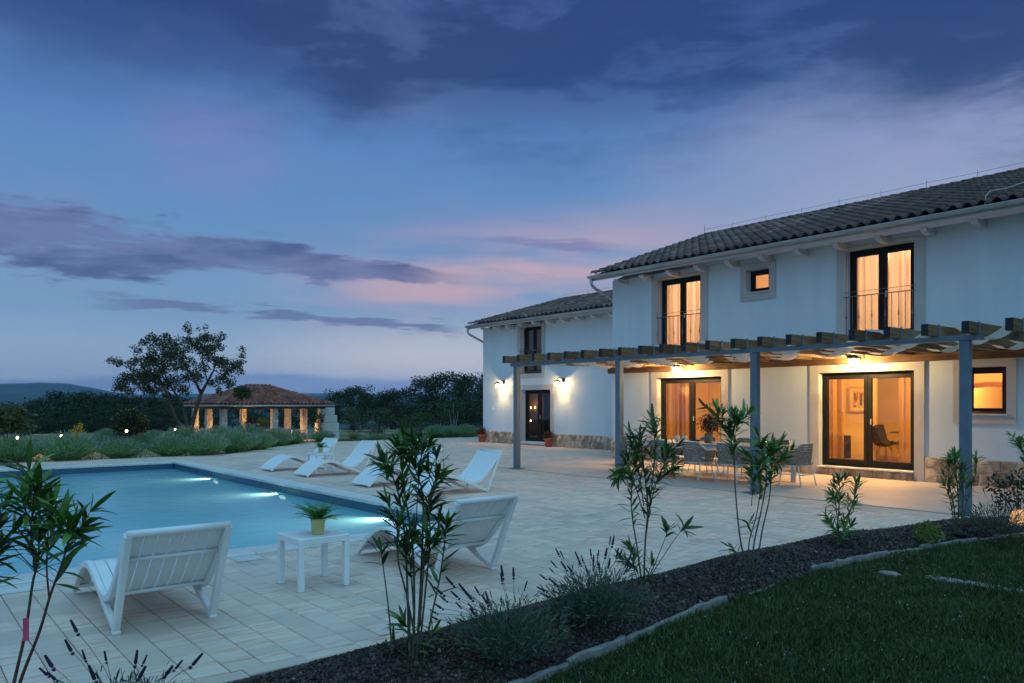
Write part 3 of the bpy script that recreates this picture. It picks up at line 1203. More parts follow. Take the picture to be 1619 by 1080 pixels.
def window_unit(root, name, y0, y1, z0, z1, x, leaves=2, fw=.055, sw=.075, handle=True):
    """frame, sashes and panes of a window or glazed door set in a reveal; y1 is the side away from the camera"""
    mb = MB()
    D = .07
    g = .004
    y0 += g; y1 -= g; z0 += g; z1 -= g
    mb.box(x, x + D, y0, y0 + fw, z0, z1)
    mb.box(x, x + D, y1 - fw, y1, z0, z1)
    mb.box(x, x + D, y0 + fw, y1 - fw, z1 - fw, z1)
    mb.box(x, x + D, y0 + fw, y1 - fw, z0, z0 + fw)
    w = (y1 - y0 - 2 * fw) / leaves
    glz = []
    for k in range(leaves):
        a = y0 + fw + k * w + .002
        b = a + w - .004
        c_, d = z0 + fw + .002, z1 - fw - .002
        xa, xb = x - .012, x + .055
        mb.box(xa, xb, a, a + sw, c_, d, ch=.006)
        mb.box(xa, xb, b - sw, b, c_, d, ch=.006)
        mb.box(xa + .001, xb, a + sw, b - sw, d - sw, d, ch=.006)
        mb.box(xa + .001, xb, a + sw, b - sw, c_, c_ + sw * 1.15, ch=.006)
        glz.append((a + sw - .005, b - sw + .005, c_ + sw * 1.15 - .005, d - sw + .005))
    o = mb.build(name, M_frame, root)
    for (a, b, c_, d) in glz:
        xg = x + .022
        p = MB().add([(xg, a, c_), (xg, b, c_), (xg, b, d), (xg, a, d)], [(3, 2, 1, 0)]).build('pane', M_glass, o, (0, 0, 0))
    if handle and leaves == 2:
        ym = (y0 + y1) / 2
        zh = z0 + min(1.05, (z1 - z0) * .5)
        MB().box(x - .05, x - .013, ym - .10, ym - .075, zh - .02, zh + .02).box(x - .055, x - .04, ym - .10, ym - .075, zh - .10, zh + .02).build('handle', M_zinc, o, (0, 0, 0))
    return o


def surround(root, y0, y1, z0, z1, xw, w=.20, foot=False, sill=False, top=None):
    mb = MB()
    p = .035
    zb = z0 if foot else z0 - w
    zt = top if top else z1 + w
    mb.box(xw - p, xw + .01, y0 - w, y0, zb, zt)
    mb.box(xw - p, xw + .01, y1, y1 + w, zb, zt)
    mb.box(xw - p, xw + .01, y0, y1, z1, zt)
    if not foot:
        mb.box(xw - p, xw + .01, y0, y1, zb, z0)
    o = mb.build('window_surround', M_surround, root)
    if sill:
        MB().box(xw - .075, xw + .15, y0 - .03, y1 + .03, z0 - .001, z0 + .028, ch=.005).build('sill', M_coping, o, (0, 0, 0))
    return o


def juliet(root, y0, y1, z0, zr, xw):
    x = xw - .055
    mb = MB()
    mb.tube([(x, y0 - .03, zr), (x, y1 + .03, zr)], .012, 8)
    mb.tube([(x + .02, y0 - .03, zr + .10), (x + .02, y1 + .03, zr + .10)], .006, 6)
    mb.tube([(x, y0 - .03, z0 + .06), (x, y1 + .03, z0 + .06)], .010, 8)
    for y in (y0 - .02, y1 + .02):
        mb.tube([(x, y, zr), (xw + .01, y, zr)], .010, 6)
        mb.tube([(x, y, z0 + .06), (xw + .01, y, z0 + .06)], .010, 6)
    o = mb.build('railing', M_rail, root)
    n = 11
    for k in range(n):
        y = y0 + .02 + (y1 - y0 - .04) * k / (n - 1)
        zm = (z0 + zr) / 2 + .02
        b = MB()
        if k % 2 == 0:
            pr = [(.006, z0 + .06), (.006, zm - .13), (.011, zm - .11), (.006, zm - .09), (.008, zm - .05), (.018, zm - .01), (.014, zm + .03), (.007, zm + .07), (.012, zm + .09), (.006, zm + .11), (.006, zr)]
        else:
            pr = [(.006, z0 + .06), (.006, zr)]
        b.lathe(pr, 7, (x, y, 0))
        b.build('baluster', M_rail, o, (0, 0, 0), True)
    return o


def clip_poly(poly, p, n):
    out = []
    for i in range(len(poly)):
        a, b = poly[i], poly[(i + 1) % len(poly)]
        da = (a[0] - p[0]) * n[0] + (a[1] - p[1]) * n[1]
        db = (b[0] - p[0]) * n[0] + (b[1] - p[1]) * n[1]
        if da <= 0: out.append(a)
        if da * db < 0:
            t = da / (da - db)
            out.append((a[0] + (b[0] - a[0]) * t, a[1] + (b[1] - a[1]) * t))
    return out


def voronoi(y0, y1, z0, z1, cell, seed, gap):
    r_ = random.Random(seed)
    ny_ = max(1, round((y1 - y0) / cell))
    nz = max(1, round((z1 - z0) / cell))
    pts = [(y0 + (i + .5 + r_.uniform(-.36, .36) + (.25 if j % 2 else -.25)) * (y1 - y0) / ny_, z0 + (j + .5 + r_.uniform(-.30, .30)) * (z1 - z0) / nz) for i in range(ny_) for j in range(nz)]
    cells = []
    for i, p in enumerate(pts):
        poly = [(y0 + .005, z0 + .005), (y1 - .005, z0 + .005), (y1 - .005, z1 - .008), (y0 + .005, z1 - .008)]
        for j, q in enumerate(pts):
            if i == j or abs(q[0] - p[0]) > cell * 3: continue
            d = (q[0] - p[0], q[1] - p[1])
            L = math.hypot(*d)
            if L < 1e-6: continue
            n_ = (d[0] / L, d[1] / L)
            m = ((p[0] + q[0]) / 2 - n_[0] * gap, (p[1] + q[1]) / 2 - n_[1] * gap)
            poly = clip_poly(poly, m, n_)
            if len(poly) < 3: break
        if len(poly) >= 3:
            cells.append(poly)
    return cells


def plinth(root, y0, y1, z0, z1, xw, cell, seed):
    """rubble facing: each stone stands proud of the mortar"""
    b = MB().box(xw - .022, xw + .01, y0, y1, z0, z1).build('plinth', M_mortar, root)
    r_ = random.Random(seed)
    for poly in voronoi(y0, y1, z0, z1, cell, seed, .011):
        cy_ = sum(p[0] for p in poly) / len(poly)
        cz_ = sum(p[1] for p in poly) / len(poly)
        pr = r_.uniform(.016, .034)
        n = len(poly)
        x1, x2, x3 = xw - .018, xw - .022 - pr * .55, xw - .022 - pr
        lo = [(cy_ + (p[0] - cy_) * .99, cz_ + (p[1] - cz_) * .99) for p in poly]
        hi = [(cy_ + (p[0] - cy_) * .86, cz_ + (p[1] - cz_) * .86) for p in poly]
        v = [(x1, p[0], p[1]) for p in poly] + [(x2, p[0], p[1]) for p in lo] + [(x3 + r_.uniform(-.004, .004), p[0], p[1]) for p in hi] + [(x3 - .004, cy_, cz_)]
        f = [(i, n + i, n + (i + 1) % n, (i + 1) % n) for i in range(n)] + [(n + i, 2 * n + i, 2 * n + (i + 1) % n, n + (i + 1) % n) for i in range(n)]
        f += [(2 * n + i, 3 * n, 2 * n + (i + 1) % n) for i in range(n)]
        MB().add(v, f).build('stone', M_stone, b, (0, 0, 0))
    return b


TPROF = [(0, .004), (.03, 0), (.075, 0), (.10, .030), (.135, .068), (.172, .078), (.205, .068), (.240, .030), (.262, .010)]


def tile_mesh(name, material, tl):
    v, f = [], []
    n = len(TPROF)
    for (xx, dzz) in ((-.02, .012), (-.02, .048), (tl + .03, .004)):
        v += [(xx, y, z + dzz) for y, z in TPROF]
    for r_ in range(2):
        for i in range(n - 1):
            f.append((r_ * n + i, (r_ + 1) * n + i, (r_ + 1) * n + i + 1, r_ * n + i + 1))
    return np.array(v), np.array(f)


def gable_roof(root, xe, ze, xr, zr, xb, y0, y1, material, singles, tl=.345, tw=.25):
    a = math.atan2(zr - ze, xr - xe)
    L = math.hypot(xr - xe, zr - ze)
    U = Vector((math.cos(a), 0, math.sin(a)))
    N = Vector((-math.sin(a), 0, math.cos(a)))
    th = .10
    mb = MB()
    zb = zr - (xb - xr) * math.tan(a)
    mb.prism([(xe + .03, ze), (xr, zr - .01), (xb - .03, zb), (xb - .03, zb - th), (xr, zr - th - .01), (xe + .03, ze - th)], y0 + .03, y1 - .03, 'y')
    roof = mb.build('roof', M_white_wood, root)
    bv, bf = tile_mesh('roof_tile', material, tl)
    rows = int(math.ceil((L - .05) / tl))
    cols = int(round((y1 - y0) / tw))
    B = Matrix((U, Vector((0, 1, 0)), N)).transposed()
    P = []
    tr_ = random.Random(9)
    for r_ in range(rows):
        for k in range(cols):
            q = Vector((xe, y0 + k * tw, ze)) + U * (r_ * tl - .03) + N * (.012 + tr_.uniform(-.002, .003))
            P.append((q, tr_.uniform(-.012, .012)))
    def rank(q):
        u, v_, d = proj(q)
        return d if -20 < u < 1640 and v_ > 200 else 1e5 + d
    order = sorted(range(len(P)), key=lambda i: rank(P[i][0]))
    me = None
    for i in order[:singles]:
        if me is None:
            me = bulk_mesh('roof_tile', bv, bf, material, True)
        o = link('roof_tile', me, roof, (0, 0, 0))
        q, tw_ = P[i]
        o.matrix_basis = Matrix.Translation(q) @ B.to_4x4() @ Matrix.Rotation(tw_, 4, 'Z')
    rest_ = order[singles:]
    Bn = np.array(B)
    Mx = np.array([Bn @ np.array(Matrix.Rotation(P[i][1], 3, 'Z')) for i in rest_])
    T = np.array([tuple(P[i][0]) for i in rest_])
    o = scatter('roof_tile_field', bv, bf, Mx, T, material, roof, True)
    o.location = (0, 0, 0)
    o['kind'] = 'stuff'
    # ridge caps
    y = y0
    cap = None
    while y < y1 - .05:
        if cap is None:
            m = MB()
            n = 7
            for (yy, rr) in ((0, .105), (.02, .115), (.40, .095)):
                m.v += [(rr * math.cos(PI * (k / (n - 1))), yy, rr * .8 * math.sin(PI * (k / (n - 1)))) for k in range(n)]
            for r_ in range(2):
                for k in range(n - 1):
                    m.f.append((r_ * n + k, r_ * n + k + 1, (r_ + 1) * n + k + 1, (r_ + 1) * n + k))
            m.mi = [0] * len(m.f)
            cap = m.build('ridge_tile', material, roof, (xr, y, zr + .03), True)
        else:
            o = cap.copy()
            col.objects.link(o)
            o.location = (xr, y, zr + .03)
        y += .37
    return roof


def gutter(root, xg, zg, y0, y1, r=.075):
    mb = MB()
    n = 9
    ys = [y0, y1]
    for (rad, yy) in ((r, y0), (r, y1), (r - .006, y1), (r - .006, y0)):
        mb.v += [(xg - rad * math.cos(PI * k / (n - 1)), yy, zg - rad * math.sin(PI * k / (n - 1))) for k in range(n)]
    for ring in range(4):
        a, b = ring * n, ((ring + 1) % 4) * n
        for k in range(n - 1):
            mb.f.append((a + k, b + k, b + k + 1, a + k + 1))
    mb.mi = [0] * len(mb.f)
    for yy in (y0, y1):
        mb.add([(xg - r * math.cos(PI * k / (n - 1)), yy, zg - r * math.sin(PI * k / (n - 1))) for k in range(n)], [tuple(range(n))])
    mb.tube([(xg - r, y0, zg), (xg - r, y1, zg)], .010, 6)
    o = mb.build('gutter', M_zinc, root)
    y = y0 + .4
    while y < y1:
        b = MB()
        m = 7
        for w in (0, .025):
            b.v += [(xg - (r + .004) * math.cos(PI * k / (m - 1)), y + w, zg - (r + .004) * math.sin(PI * k / (m - 1))) for k in range(m)]
        b.f = [(k, k + 1, m + k + 1, m + k) for k in range(m - 1)]
        b.mi = [0] * len(b.f)
        b.build('gutter_bracket', M_zinc, o, (0, 0, 0))
        y += .91
    return o


def corbel(root, y, x0, x1, zt):
    w, h = .06, .13
    pl = [(x1, zt), (x1, zt - h), (x0 + .16, zt - h), (x0 + .12, zt - h + .035), (x0 + .05, zt - h + .045), (x0 + .02, zt - h + .075), (x0, zt - h + .085), (x0, zt)]
    MB().prism(pl, y - w, y + w, 'y').build('corbel', M_white_wood, root)


def room_light(name, loc, power, colr=(1.0, 0.50, 0.16), size=.18):
    ld = bpy.data.lights.new(name, 'POINT')
    ld.energy = power
    ld.color = colr
    ld.shadow_soft_size = size
    lo = bpy.data.objects.new(name, ld)
    col.objects.link(lo)
    lo.location = loc
    return lo


# ------------------------------------------------------------------ villa
XW, YC, YE = 16.40, 15.40, -1.5
villa = thing('villa', 'two storey white rendered villa with dark tiled roof and glowing windows', 'house', (XW + 4, 7, 0), world_parts=True)
H = {'d1': (11.65, 13.74, .20, 2.28), 'd2': (6.97, 9.06, .20, 2.28), 'w4': (5.30, 6.06, 1.37, 2.30),
     'f1': (12.28, 13.70, 3.0, 4.95), 'f2': (6.97, 8.41, 3.0, 4.94), 'sq': (10.30, 10.92, 4.27, 4.84)}
TOPZ = 5.14
mb = MB()
wall_sheet(mb, XW, .28, YE, YC, 0, TOPZ, list(H.values()))
mb.add([(XW, YC, 0), (26.0, YC, 0), (26.0, YC, TOPZ), (21, YC, 7.0), (XW, YC, TOPZ)], [(0, 1, 2, 3, 4)])
mb.add([(XW, YE, 0), (26.0, YE, 0), (26.0, YE, TOPZ), (21, YE, 7.0), (XW, YE, TOPZ)], [(4, 3, 2, 1, 0)])
mb.add([(26.0, YE, 0), (26.0, YC, 0), (26.0, YC, TOPZ), (26.0, YE, TOPZ)], [(3, 2, 1, 0)])
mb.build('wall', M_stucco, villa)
for k in ('d1', 'd2', 'f1', 'f2', 'w4', 'sq'):
    y0, y1, z0, z1 = H[k]
    door = k[0] == 'd'
    window_unit(villa, 'glazed_door' if door else 'window', y0, y1, z0, z1, XW + .15, 2 if k[0] in 'df' else 1, fw=.055 if k != 'sq' else .05, sw=.085 if k[0] in 'df' else .065)
    if door:
        surround(villa, y0, y1, 0.0, z1, XW, .20, foot=True, top=2.47)
    elif k[0] == 'f':
        surround(villa, y0, y1, 2.8, z1, XW, .21, foot=True, top=5.02)
    elif k == 'w4':
        surround(villa, y0, y1, z0, z1, XW, .17, sill=True)
    else:
        surround(villa, y0, y1, z0, z1, XW, .17, sill=True)
juliet(villa, H['f1'][0], H['f1'][1], 2.98, 3.92, XW)
juliet(villa, H['f2'][0], H['f2'][1], 2.98, 3.92, XW)
plinth(villa, YE, 6.76, 0, .51, XW, .24, 21)
plinth(villa, 9.27, 11.44, 0, .51, XW, .24, 22)
plinth(villa, 13.95, YC + .02, 0, .51, XW, .24, 23)
plinth(villa, 6.98, 9.05, 0, .165, XW - .012, .17, 24)
plinth(villa, 11.66, 13.73, 0, .165, XW - .012, .17, 25)
for k in ('d1', 'd2'):
    MB().box(XW - .10, XW + .2, H[k][0] + .002, H[k][1] - .002, .167, .199, ch=.006).build('door_sill', M_coping, villa)
XE, ZE = 15.72, 5.25
roof = gable_roof(villa, XE, ZE, 21.0, 7.08, 26.7, YE - .2, YC + .22, M_tile, 300)
MB().prism([(XE + .06, ZE - .112), (XW + .02, ZE + .125), (XW + .02, ZE + .10), (XE + .06, ZE - .137)], YE - .15, YC + .18, 'y').build('soffit', M_white_wood, villa)
MB().box(XE + .03, XE + .058, YE - .16, YC + .19, ZE - .16, ZE - .002).build('fascia', M_white_wood, villa)
gutter(villa, XE - .045, ZE - .035, YE - .2, YC + .24)
for k in range(18):
    y = 14.85 - .915 * k
    if y > YE: corbel(villa, y, 15.92, XW + .01, 5.085)
mb = MB()
gx0 = XE - .045
mb.tube([(gx0, YC + .15, ZE - .09), (gx0, YC + .15, ZE - .22), (gx0 + .03, YC + .14, ZE - .30), (gx0 + .18, YC + .12, ZE - .40), (XW - .02, YC + .10, ZE - .56), (XW + .12, YC + .09, ZE - .64), (XW + .16, YC + .09, ZE - .75), (XW + .16, YC + .09, .1)], .045, 10)
mb.build('downpipe', M_zinc, villa, None, True)
# lightning conductor on the ridge
mb = MB()
ys = [15.6, 14.52, 13.34, 12.14, 10.99, 9.81, 8.63, 7.43, 6.2, 5.0, 3.8, 2.6, 1.4, .2]
mb.tube([(21.0, y, 7.08 + .245 - (.012 if i % 2 else 0)) for i, y in enumerate(ys)], .006, 5)
for y in ys:
    mb.tube([(21.0, y, 7.15), (21.0, y, 7.38)], .008, 5)
mb.tube([(21.0, 15.6, 7.15), (21.0, 15.6, 7.5)], .008, 5)
mb.build('lightning_rod', M_zinc, roof, (0, 0, 0))
# wire running down the roof to the gutter at the right
mb = MB()
mb.tube([(18.6, 4.6, 6.42), (17.2, 5.0, 5.95), (16.2, 5.25, 5.60), (15.85, 5.4, 5.52), (15.70, 5.42, 5.40), (15.66, 5.42, 5.2)], .008, 6)
mb.build('conductor_wire', M_zinc, roof, (0, 0, 0))
# socket by the dining table
o = MB().box(XW - .03, XW + .005, 9.30, 9.42, .53, .63, ch=.006)
o.box(XW - .036, XW - .028, 9.315, 9.405, .545, .615, ch=.003)
o.build('wall_socket', M_plastic, villa)
# inside: floors, partitions
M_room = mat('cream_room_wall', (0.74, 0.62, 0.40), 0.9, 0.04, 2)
M_rfloor = mat('oak_floor', (0.34, 0.22, 0.12), 0.5, 0.2, 3, stretch=(1, 6, 1))
XI = XW + .281
mb = MB()
mb.box(XI, 20.8, 3.0, 15.36, .10, .19)
mb.build('interior_floor', M_rfloor, villa)
mb = MB()
mb.box(XI, 20.8, 3.0, 15.36, 2.66, 2.95)
mb.box(XI, 20.8, 3.0, 15.36, 5.02, 5.07)
mb.box(20.8, 20.9, 3.0, 15.36, .10, 5.07)
mb.box(XI, 20.79, 15.30, 15.37, .191, 2.659)
mb.box(XI, 20.79, 15.30, 15.37, 2.951, 5.019)
mb.box(XI, 20.79, 2.99, 3.06, .191, 2.659)
mb.box(XI, 20.79, 2.99, 3.06, 2.951, 5.019)
mb.box(XI, 20.79, 6.50, 6.58, .191, 2.659)
mb.box(XI, 20.79, 10.25, 10.33, .191, 2.659)
mb.box(XI, 20.79, 11.55, 11.63, 2.951, 5.019)
mb.box(XI, 20.79, 9.40, 9.48, 2.951, 5.019)
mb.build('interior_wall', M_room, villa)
WARM = (1.0, 0.44, 0.09)
room_light('lamp_dining_room', (18.0, 8.1, 2.40), 200, WARM)
room_light('lamp_living_room', (18.4, 12.6, 2.40), 210, WARM)
room_light('lamp_kitchen', (18.0, 5.6, 2.35), 170, WARM)
room_light('lamp_bedroom', (18.3, 7.6, 4.6), 165, (1.0, .66, .38))
room_light('lamp_bathroom', (18.2, 10.5, 4.6), 120, (1.0, .62, .30))
room_light('lamp_guest_room', (18.3, 13.0, 4.6), 165, (1.0, .67, .40))

# ------------------------------------------------------------------ wing
XV, YV0, YV1 = 19.30, 15.41, 25.42
wing = thing('villa_wing', 'lower white wing of the villa set back behind the main block', 'house', (XV + 4, 20, 0), world_parts=True)
HW = {'door': (21.25, 22.92, .13, 2.11), 'fw': (21.74, 22.98, 2.74, 4.55)}
WT = 4.66
mb = MB()
wall_sheet(mb, XV, .28, YV0, YV1, 0, WT, list(HW.values()))
mb.add([(XV, YV1, 0), (28.8, YV1, 0), (28.8, YV1, WT), (24, YV1, 6.2), (XV, YV1, WT)], [(0, 1, 2, 3, 4)])
mb.add([(28.8, YV0, 0), (28.8, YV1, 0), (28.8, YV1, WT), (28.8, YV0, WT)], [(3, 2, 1, 0)])
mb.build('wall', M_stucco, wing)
window_unit(wing, 'glazed_door', *HW['door'], XV + .17, 2, sw=.085)
window_unit(wing, 'window', *HW['fw'], XV + .17, 2, sw=.07, handle=False)
surround(wing, 21.25, 22.92, 0, 2.11, XV, .18, foot=True, top=2.30)
surround(wing, 21.74, 22.98, 2.74, 4.55, XV, .17, top=4.63)
juliet(wing, 21.74, 22.98, 2.74, 3.62, XV)
plinth(wing, YV0, 21.06, 0, .47, XV, .21, 31)
plinth(wing, 23.11, YV1 + .02, 0, .47, XV, .21, 32)
MB().box(XV - .12, XV + .2, 21.252, 22.918, .04, .128, ch=.006).build('door_sill', M_coping, wing)
XE2, ZE2 = 18.68, 4.80
gable_roof(wing, XE2, ZE2, 24.0, 6.30, 29.3, YV0 - .1, YV1 + .25, M_tile, 0)
MB().prism([(XE2 + .06, ZE2 - .112), (XV + .02, ZE2 + .065), (XV + .02, ZE2 + .04), (XE2 + .06, ZE2 - .137)], YV0, YV1 + .2, 'y').build('soffit', M_white_wood, wing)
MB().box(XE2 + .03, XE2 + .058, YV0, YV1 + .22, ZE2 - .16, ZE2 - .002).build('fascia', M_white_wood, wing)
gutter(wing, XE2 - .045, ZE2 - .035, YV0, YV1 + .27)
for k in range(11):
    corbel(wing, 24.95 - .78 * k * 1.0, 18.86, XV + .01, 4.665)
mb = MB()
gx0 = XE2 - .045
mb.tube([(gx0, YV1 + .17, ZE2 - .09), (gx0, YV1 + .17, ZE2 - .25), (gx0 + .05, YV1 + .16, ZE2 - .36), (XV - .1, YV1 + .12, ZE2 - .58), (XV + .10, YV1 + .09, ZE2 - .68), (XV + .14, YV1 + .09, ZE2 - .8), (XV + .14, YV1 + .09, .1)], .045, 10)
mb.build('downpipe', M_zinc, wing, None, True)
mb = MB()
mb.tube([(24.0, y, 6.52) for y in (25.6, 24, 22.5, 21, 19.5)], .006, 5)
for y in (25.6, 24, 22.5, 21, 19.5):
    mb.tube([(24.0, y, 6.36), (24.0, y, 6.62)], .008, 5)
mb.build('lightning_rod', M_zinc, wing)
MB().box(XV - .03, XV + .005, 24.72, 24.82, 1.30, 1.42, ch=.006).build('wall_socket', M_plastic, wing)
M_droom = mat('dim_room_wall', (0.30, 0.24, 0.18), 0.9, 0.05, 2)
XJ = XV + .281
mb = MB()
mb.box(XJ, 23.5, 16, 25.3, .02, .12)
mb.box(XJ, 23.5, 16, 25.3, 2.40, 2.60)
mb.box(XJ, 23.5, 16, 25.3, 4.58, 4.63)
mb.box(23.5, 23.6, 16, 25.3, .02, 4.63)
mb.box(21.28, 21.36, 18.571, 25.239, .121, 2.399)
mb.box(XJ, 23.49, 25.24, 25.31, .121, 2.399)
mb.box(XJ, 23.49, 25.24, 25.31, 2.601, 4.579)
mb.box(XJ, 23.49, 18.5, 18.57, .121, 2.399)
mb.box(XJ, 23.49, 18.5, 18.57, 2.601, 4.579)
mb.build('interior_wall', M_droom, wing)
room_light('reflection_bulb_light', (20.95, 24.3, 1.55), 2.6, WARM, .05)  # light of the two bulbs added for the reflection in the door
room_light('lamp_landing', (21.2, 20.2, 4.0), 40, WARM, .1)
# two small bulbs added in place of a chandelier reflected in the door glass
M_bulb = emit_mat('warm_bulb', (1.0, 0.58, 0.20), 7.0)
M_brass = mat('brass', (0.55, 0.38, 0.16), 0.3, 0.1, 5, metal=0.9)
for k, (yy, zz, lb) in enumerate(((24.55, 1.36, 'small glowing bulb standing in for a reflection in the wing door, nearer its frame'), (24.28, 1.37, 'small glowing bulb standing in for a reflection in the wing door, brighter one'))):
    t_ = thing('reflection_bulb', lb, 'lamp', (21.22, yy, zz), group='bulbs standing in for reflections in the wing door')
    MB().lathe([(.001, -.02), (.05, -.02), (.05, 0), (.02, .01), (.012, .02), (.012, .09)], 12, (-.06, 0, -.1)).build('holder', M_brass, t_, (0, 0, 0), True)
    MB().lathe([(.010, 0), (.020, .02), (.022, .05), (.012, .09), (.001, .12)], 12, (-.06, 0, 0)).build('bulb', M_bulb, t_, (0, 0, 0), True)
    MB().bar((-.06, 0, -.1), (.08, 0, -.1), .03, .03).build('bracket', M_brass, t_, (0, 0, 0))

# ------------------------------------------------------------------ curtains
def curtain_material(name, base, tr):
    m = bpy.data.materials.new(name)
    m.use_nodes = True
    t = m.node_tree
    t.nodes.clear()
    d = t.nodes.new('ShaderNodeBsdfDiffuse')
    d.inputs[0].default_value = base + (1,)
    tl = t.nodes.new('ShaderNodeBsdfTranslucent')
    tl.inputs[0].default_value = base + (1,)
    tp = t.nodes.new('ShaderNodeBsdfTransparent')
    m1 = t.nodes.new('ShaderNodeMixShader')
    m1.inputs[0].default_value = .6
    m2 = t.nodes.new('ShaderNodeMixShader')
    m2.inputs[0].default_value = tr
    t.links.new(d.outputs[0], m1.inputs[1])
    t.links.new(tl.outputs[0], m1.inputs[2])
    t.links.new(m1.outputs[0], m2.inputs[1])
    t.links.new(tp.outputs[0], m2.inputs[2])
    o = t.nodes.new('ShaderNodeOutputMaterial')
    t.links.new(m2.outputs[0], o.inputs[0])
    return m


M_curtain = curtain_material('voile_curtain', (0.80, 0.66, 0.56), .10)
M_curtain2 = curtain_material('sheer_curtain', (0.74, 0.56, 0.40), .25)


def curtain(y0, y1, z0, z1, x, label, material, seed, amp=.055, freq=9.0):
    r_ = random.Random(seed)
    n = int((y1 - y0) / .014) + 2
    ph = r_.uniform(0, 6)
    V, F = [], []
    rows = [0, .3, .65, 1.0]
    for j, f in enumerate(rows):
        for i in range(n):
            y = y0 + (y1 - y0) * i / (n - 1)
            u_ = y * freq * 5.2 + ph + 1.9 * math.sin(y * 4.3 + ph * 2) + .7 * math.sin(y * 11.0 + f)
            a = amp * (1 - .3 * f) * (.75 + .45 * math.sin(y * 5.1 + ph)) * (math.sin(u_) + .45 * math.sin(u_ * 1.73 + 1.0 + f * .8))
            V.append((x + a - 0, y + .02 * f * math.sin(y * 20), z1 + (z0 - z1) * f))
    for j in range(len(rows) - 1):
        for i in range(n - 1):
            F.append((j * n + i, j * n + i + 1, (j + 1) * n + i + 1, (j + 1) * n + i))
    V = np.array(V)
    org = np.array([x, (y0 + y1) / 2, z0])
    o = link('curtain', bulk_mesh('curtain', V - org, np.array(F), material, True), None, tuple(org))
    return tag(o, label, 'curtain', 'curtains behind the lit windows')


xc = XI + .10
curtain(13.0, 13.72, 2.96, 4.98, xc, 'pale voile curtain filling the wide pane of the upper window nearest the wing', M_curtain, 1)
curtain(12.20, 12.98, 2.96, 4.98, xc + .03, 'pale voile curtain on the pergola lamp side of the upper window nearest the wing', M_curtain, 2)
curtain(7.72, 8.44, 2.96, 4.98, xc, 'pale voile curtain in the left half of the large upper window', M_curtain, 3)
curtain(6.93, 7.70, 2.96, 4.98, xc + .03, 'pale voile curtain in the right half of the large upper window', M_curtain, 4)
curtain(12.78, 13.76, .2, 2.35, xc, 'orange lit curtain in the glazed door behind the dining table, left leaf', M_curtain2, 5)
curtain(11.55, 11.98, .2, 2.35, xc + .02, 'narrow sheer curtain at the right edge of the door behind the dining table', M_curtain2, 6)
curtain(8.66, 9.12, .2, 2.35, xc, 'sheer lilac brown curtain left of the framed picture', M_curtain2, 7)
curtain(6.90, 7.45, .2, 2.35, xc + .02, 'sheer orange curtain in front of the indoor dining chairs', M_curtain2, 8)
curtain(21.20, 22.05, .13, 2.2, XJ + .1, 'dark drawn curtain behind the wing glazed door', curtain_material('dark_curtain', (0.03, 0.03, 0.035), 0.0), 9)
curtain(22.50, 23.0, 2.65, 4.55, XJ + .1, 'brown curtain behind the upper window of the wing, darker half', curtain_material('brown_curtain', (0.28, 0.17, 0.13), 0.05), 10)
curtain(21.70, 22.08, 2.65, 4.55, XJ + .1, 'amber curtain behind the upper window of the wing, lighter half', curtain_material('amber_curtain', (0.6, 0.40, 0.24), 0.05), 11)
# frosted bathroom pane blind and kitchen roman blind
o = MB().box(0, .012, -.33, .33, 0, .64).build('window_blind', curtain_material('blind_cloth', (0.85, 0.72, 0.55), 0.0), None, (XI + .03, 10.61, 4.24))
tag(o, 'plain glowing blind filling the small square upper window', 'blind')
bl = thing('roman_blind', 'pale folded roman blind half down in the ground floor kitchen window', 'blind', (XI + .05, 5.68, 1.9))
M_blind = curtain_material('roman_blind_cloth', (0.80, 0.55, 0.36), 0.02)
V, F = [], []
n = 30
for j, (zz, xx) in enumerate(((.50, 0), (.12, .01), (.11, .03), (.0, .035), (.0, .0), (.10, -.005))):
    for i in range(n):
        yy = -.50 + 1.0 * i / (n - 1)
        V.append((xx + .006 * math.sin(yy * 14 + j), yy, zz + .02 * math.cos(yy * 6) * (1 if zz < .2 else 0)))
for j in range(5):
    for i in range(n - 1):
        F.append((j * n + i, j * n + i + 1, (j + 1) * n + i + 1, (j + 1) * n + i))
link('blind_cloth', bulk_mesh('blind_cloth', np.array(V), np.array(F), M_blind, True), bl, (0, 0, 0))
MB().box(-.005, .04, -.5, .5, .5, .53).build('headrail', M_white_wood, bl, (0, 0, 0))

# picture on the dining room wall (faces -X, on a partition stub)
pw = MB().box(19.1, 19.18, 9.05, 10.249, .192, 2.658).build('interior_wall', M_room, villa)
pic = thing('picture', 'framed abstract print of fish and leaf shapes on the dining room wall', 'picture', (19.06, 9.47, 1.70))
M_pframe = mat('light_oak_frame', (0.55, 0.42, 0.26), 0.5, 0.1, 6)
mb = MB()
for a in ((-.245, -.205, -.32, .32), (.205, .245, -.32, .32)):
    mb.box(-.02, .03, a[0], a[1], a[2], a[3])
mb.box(-.02, .03, -.205, .205, .28, .32).box(-.02, .03, -.205, .205, -.32, -.28)
mb.build('frame', M_pframe, pic, (0, 0, 0))
MB().box(.0, .02, -.205, .205, -.28, .28).build('mount', mat('picture_mount', (0.78, 0.70, 0.52), 0.9), pic, (0, 0, 0))
MB().box(-.006, -.001, -.14, .14, -.21, .21).build('print', mat('print_ground', (0.62, 0.50, 0.22), 0.8, 0.2, 9), pic, (0, 0, 0))


def blob(cy_, cz_, ry, rz, rot, colr, nm):
    n = 14
    v = []
    for i in range(n):
        a = 2 * PI * i / n
        u, w = ry * math.cos(a), rz * math.sin(a)
        v.append((cy_ + u * math.cos(rot) - w * math.sin(rot), cz_ + u * math.sin(rot) + w * math.cos(rot)))
    MB().prism(v, -.010, -.0065, 'x').build('printed_shape', mat(nm, colr, 0.8), pic, (0, 0, 0))


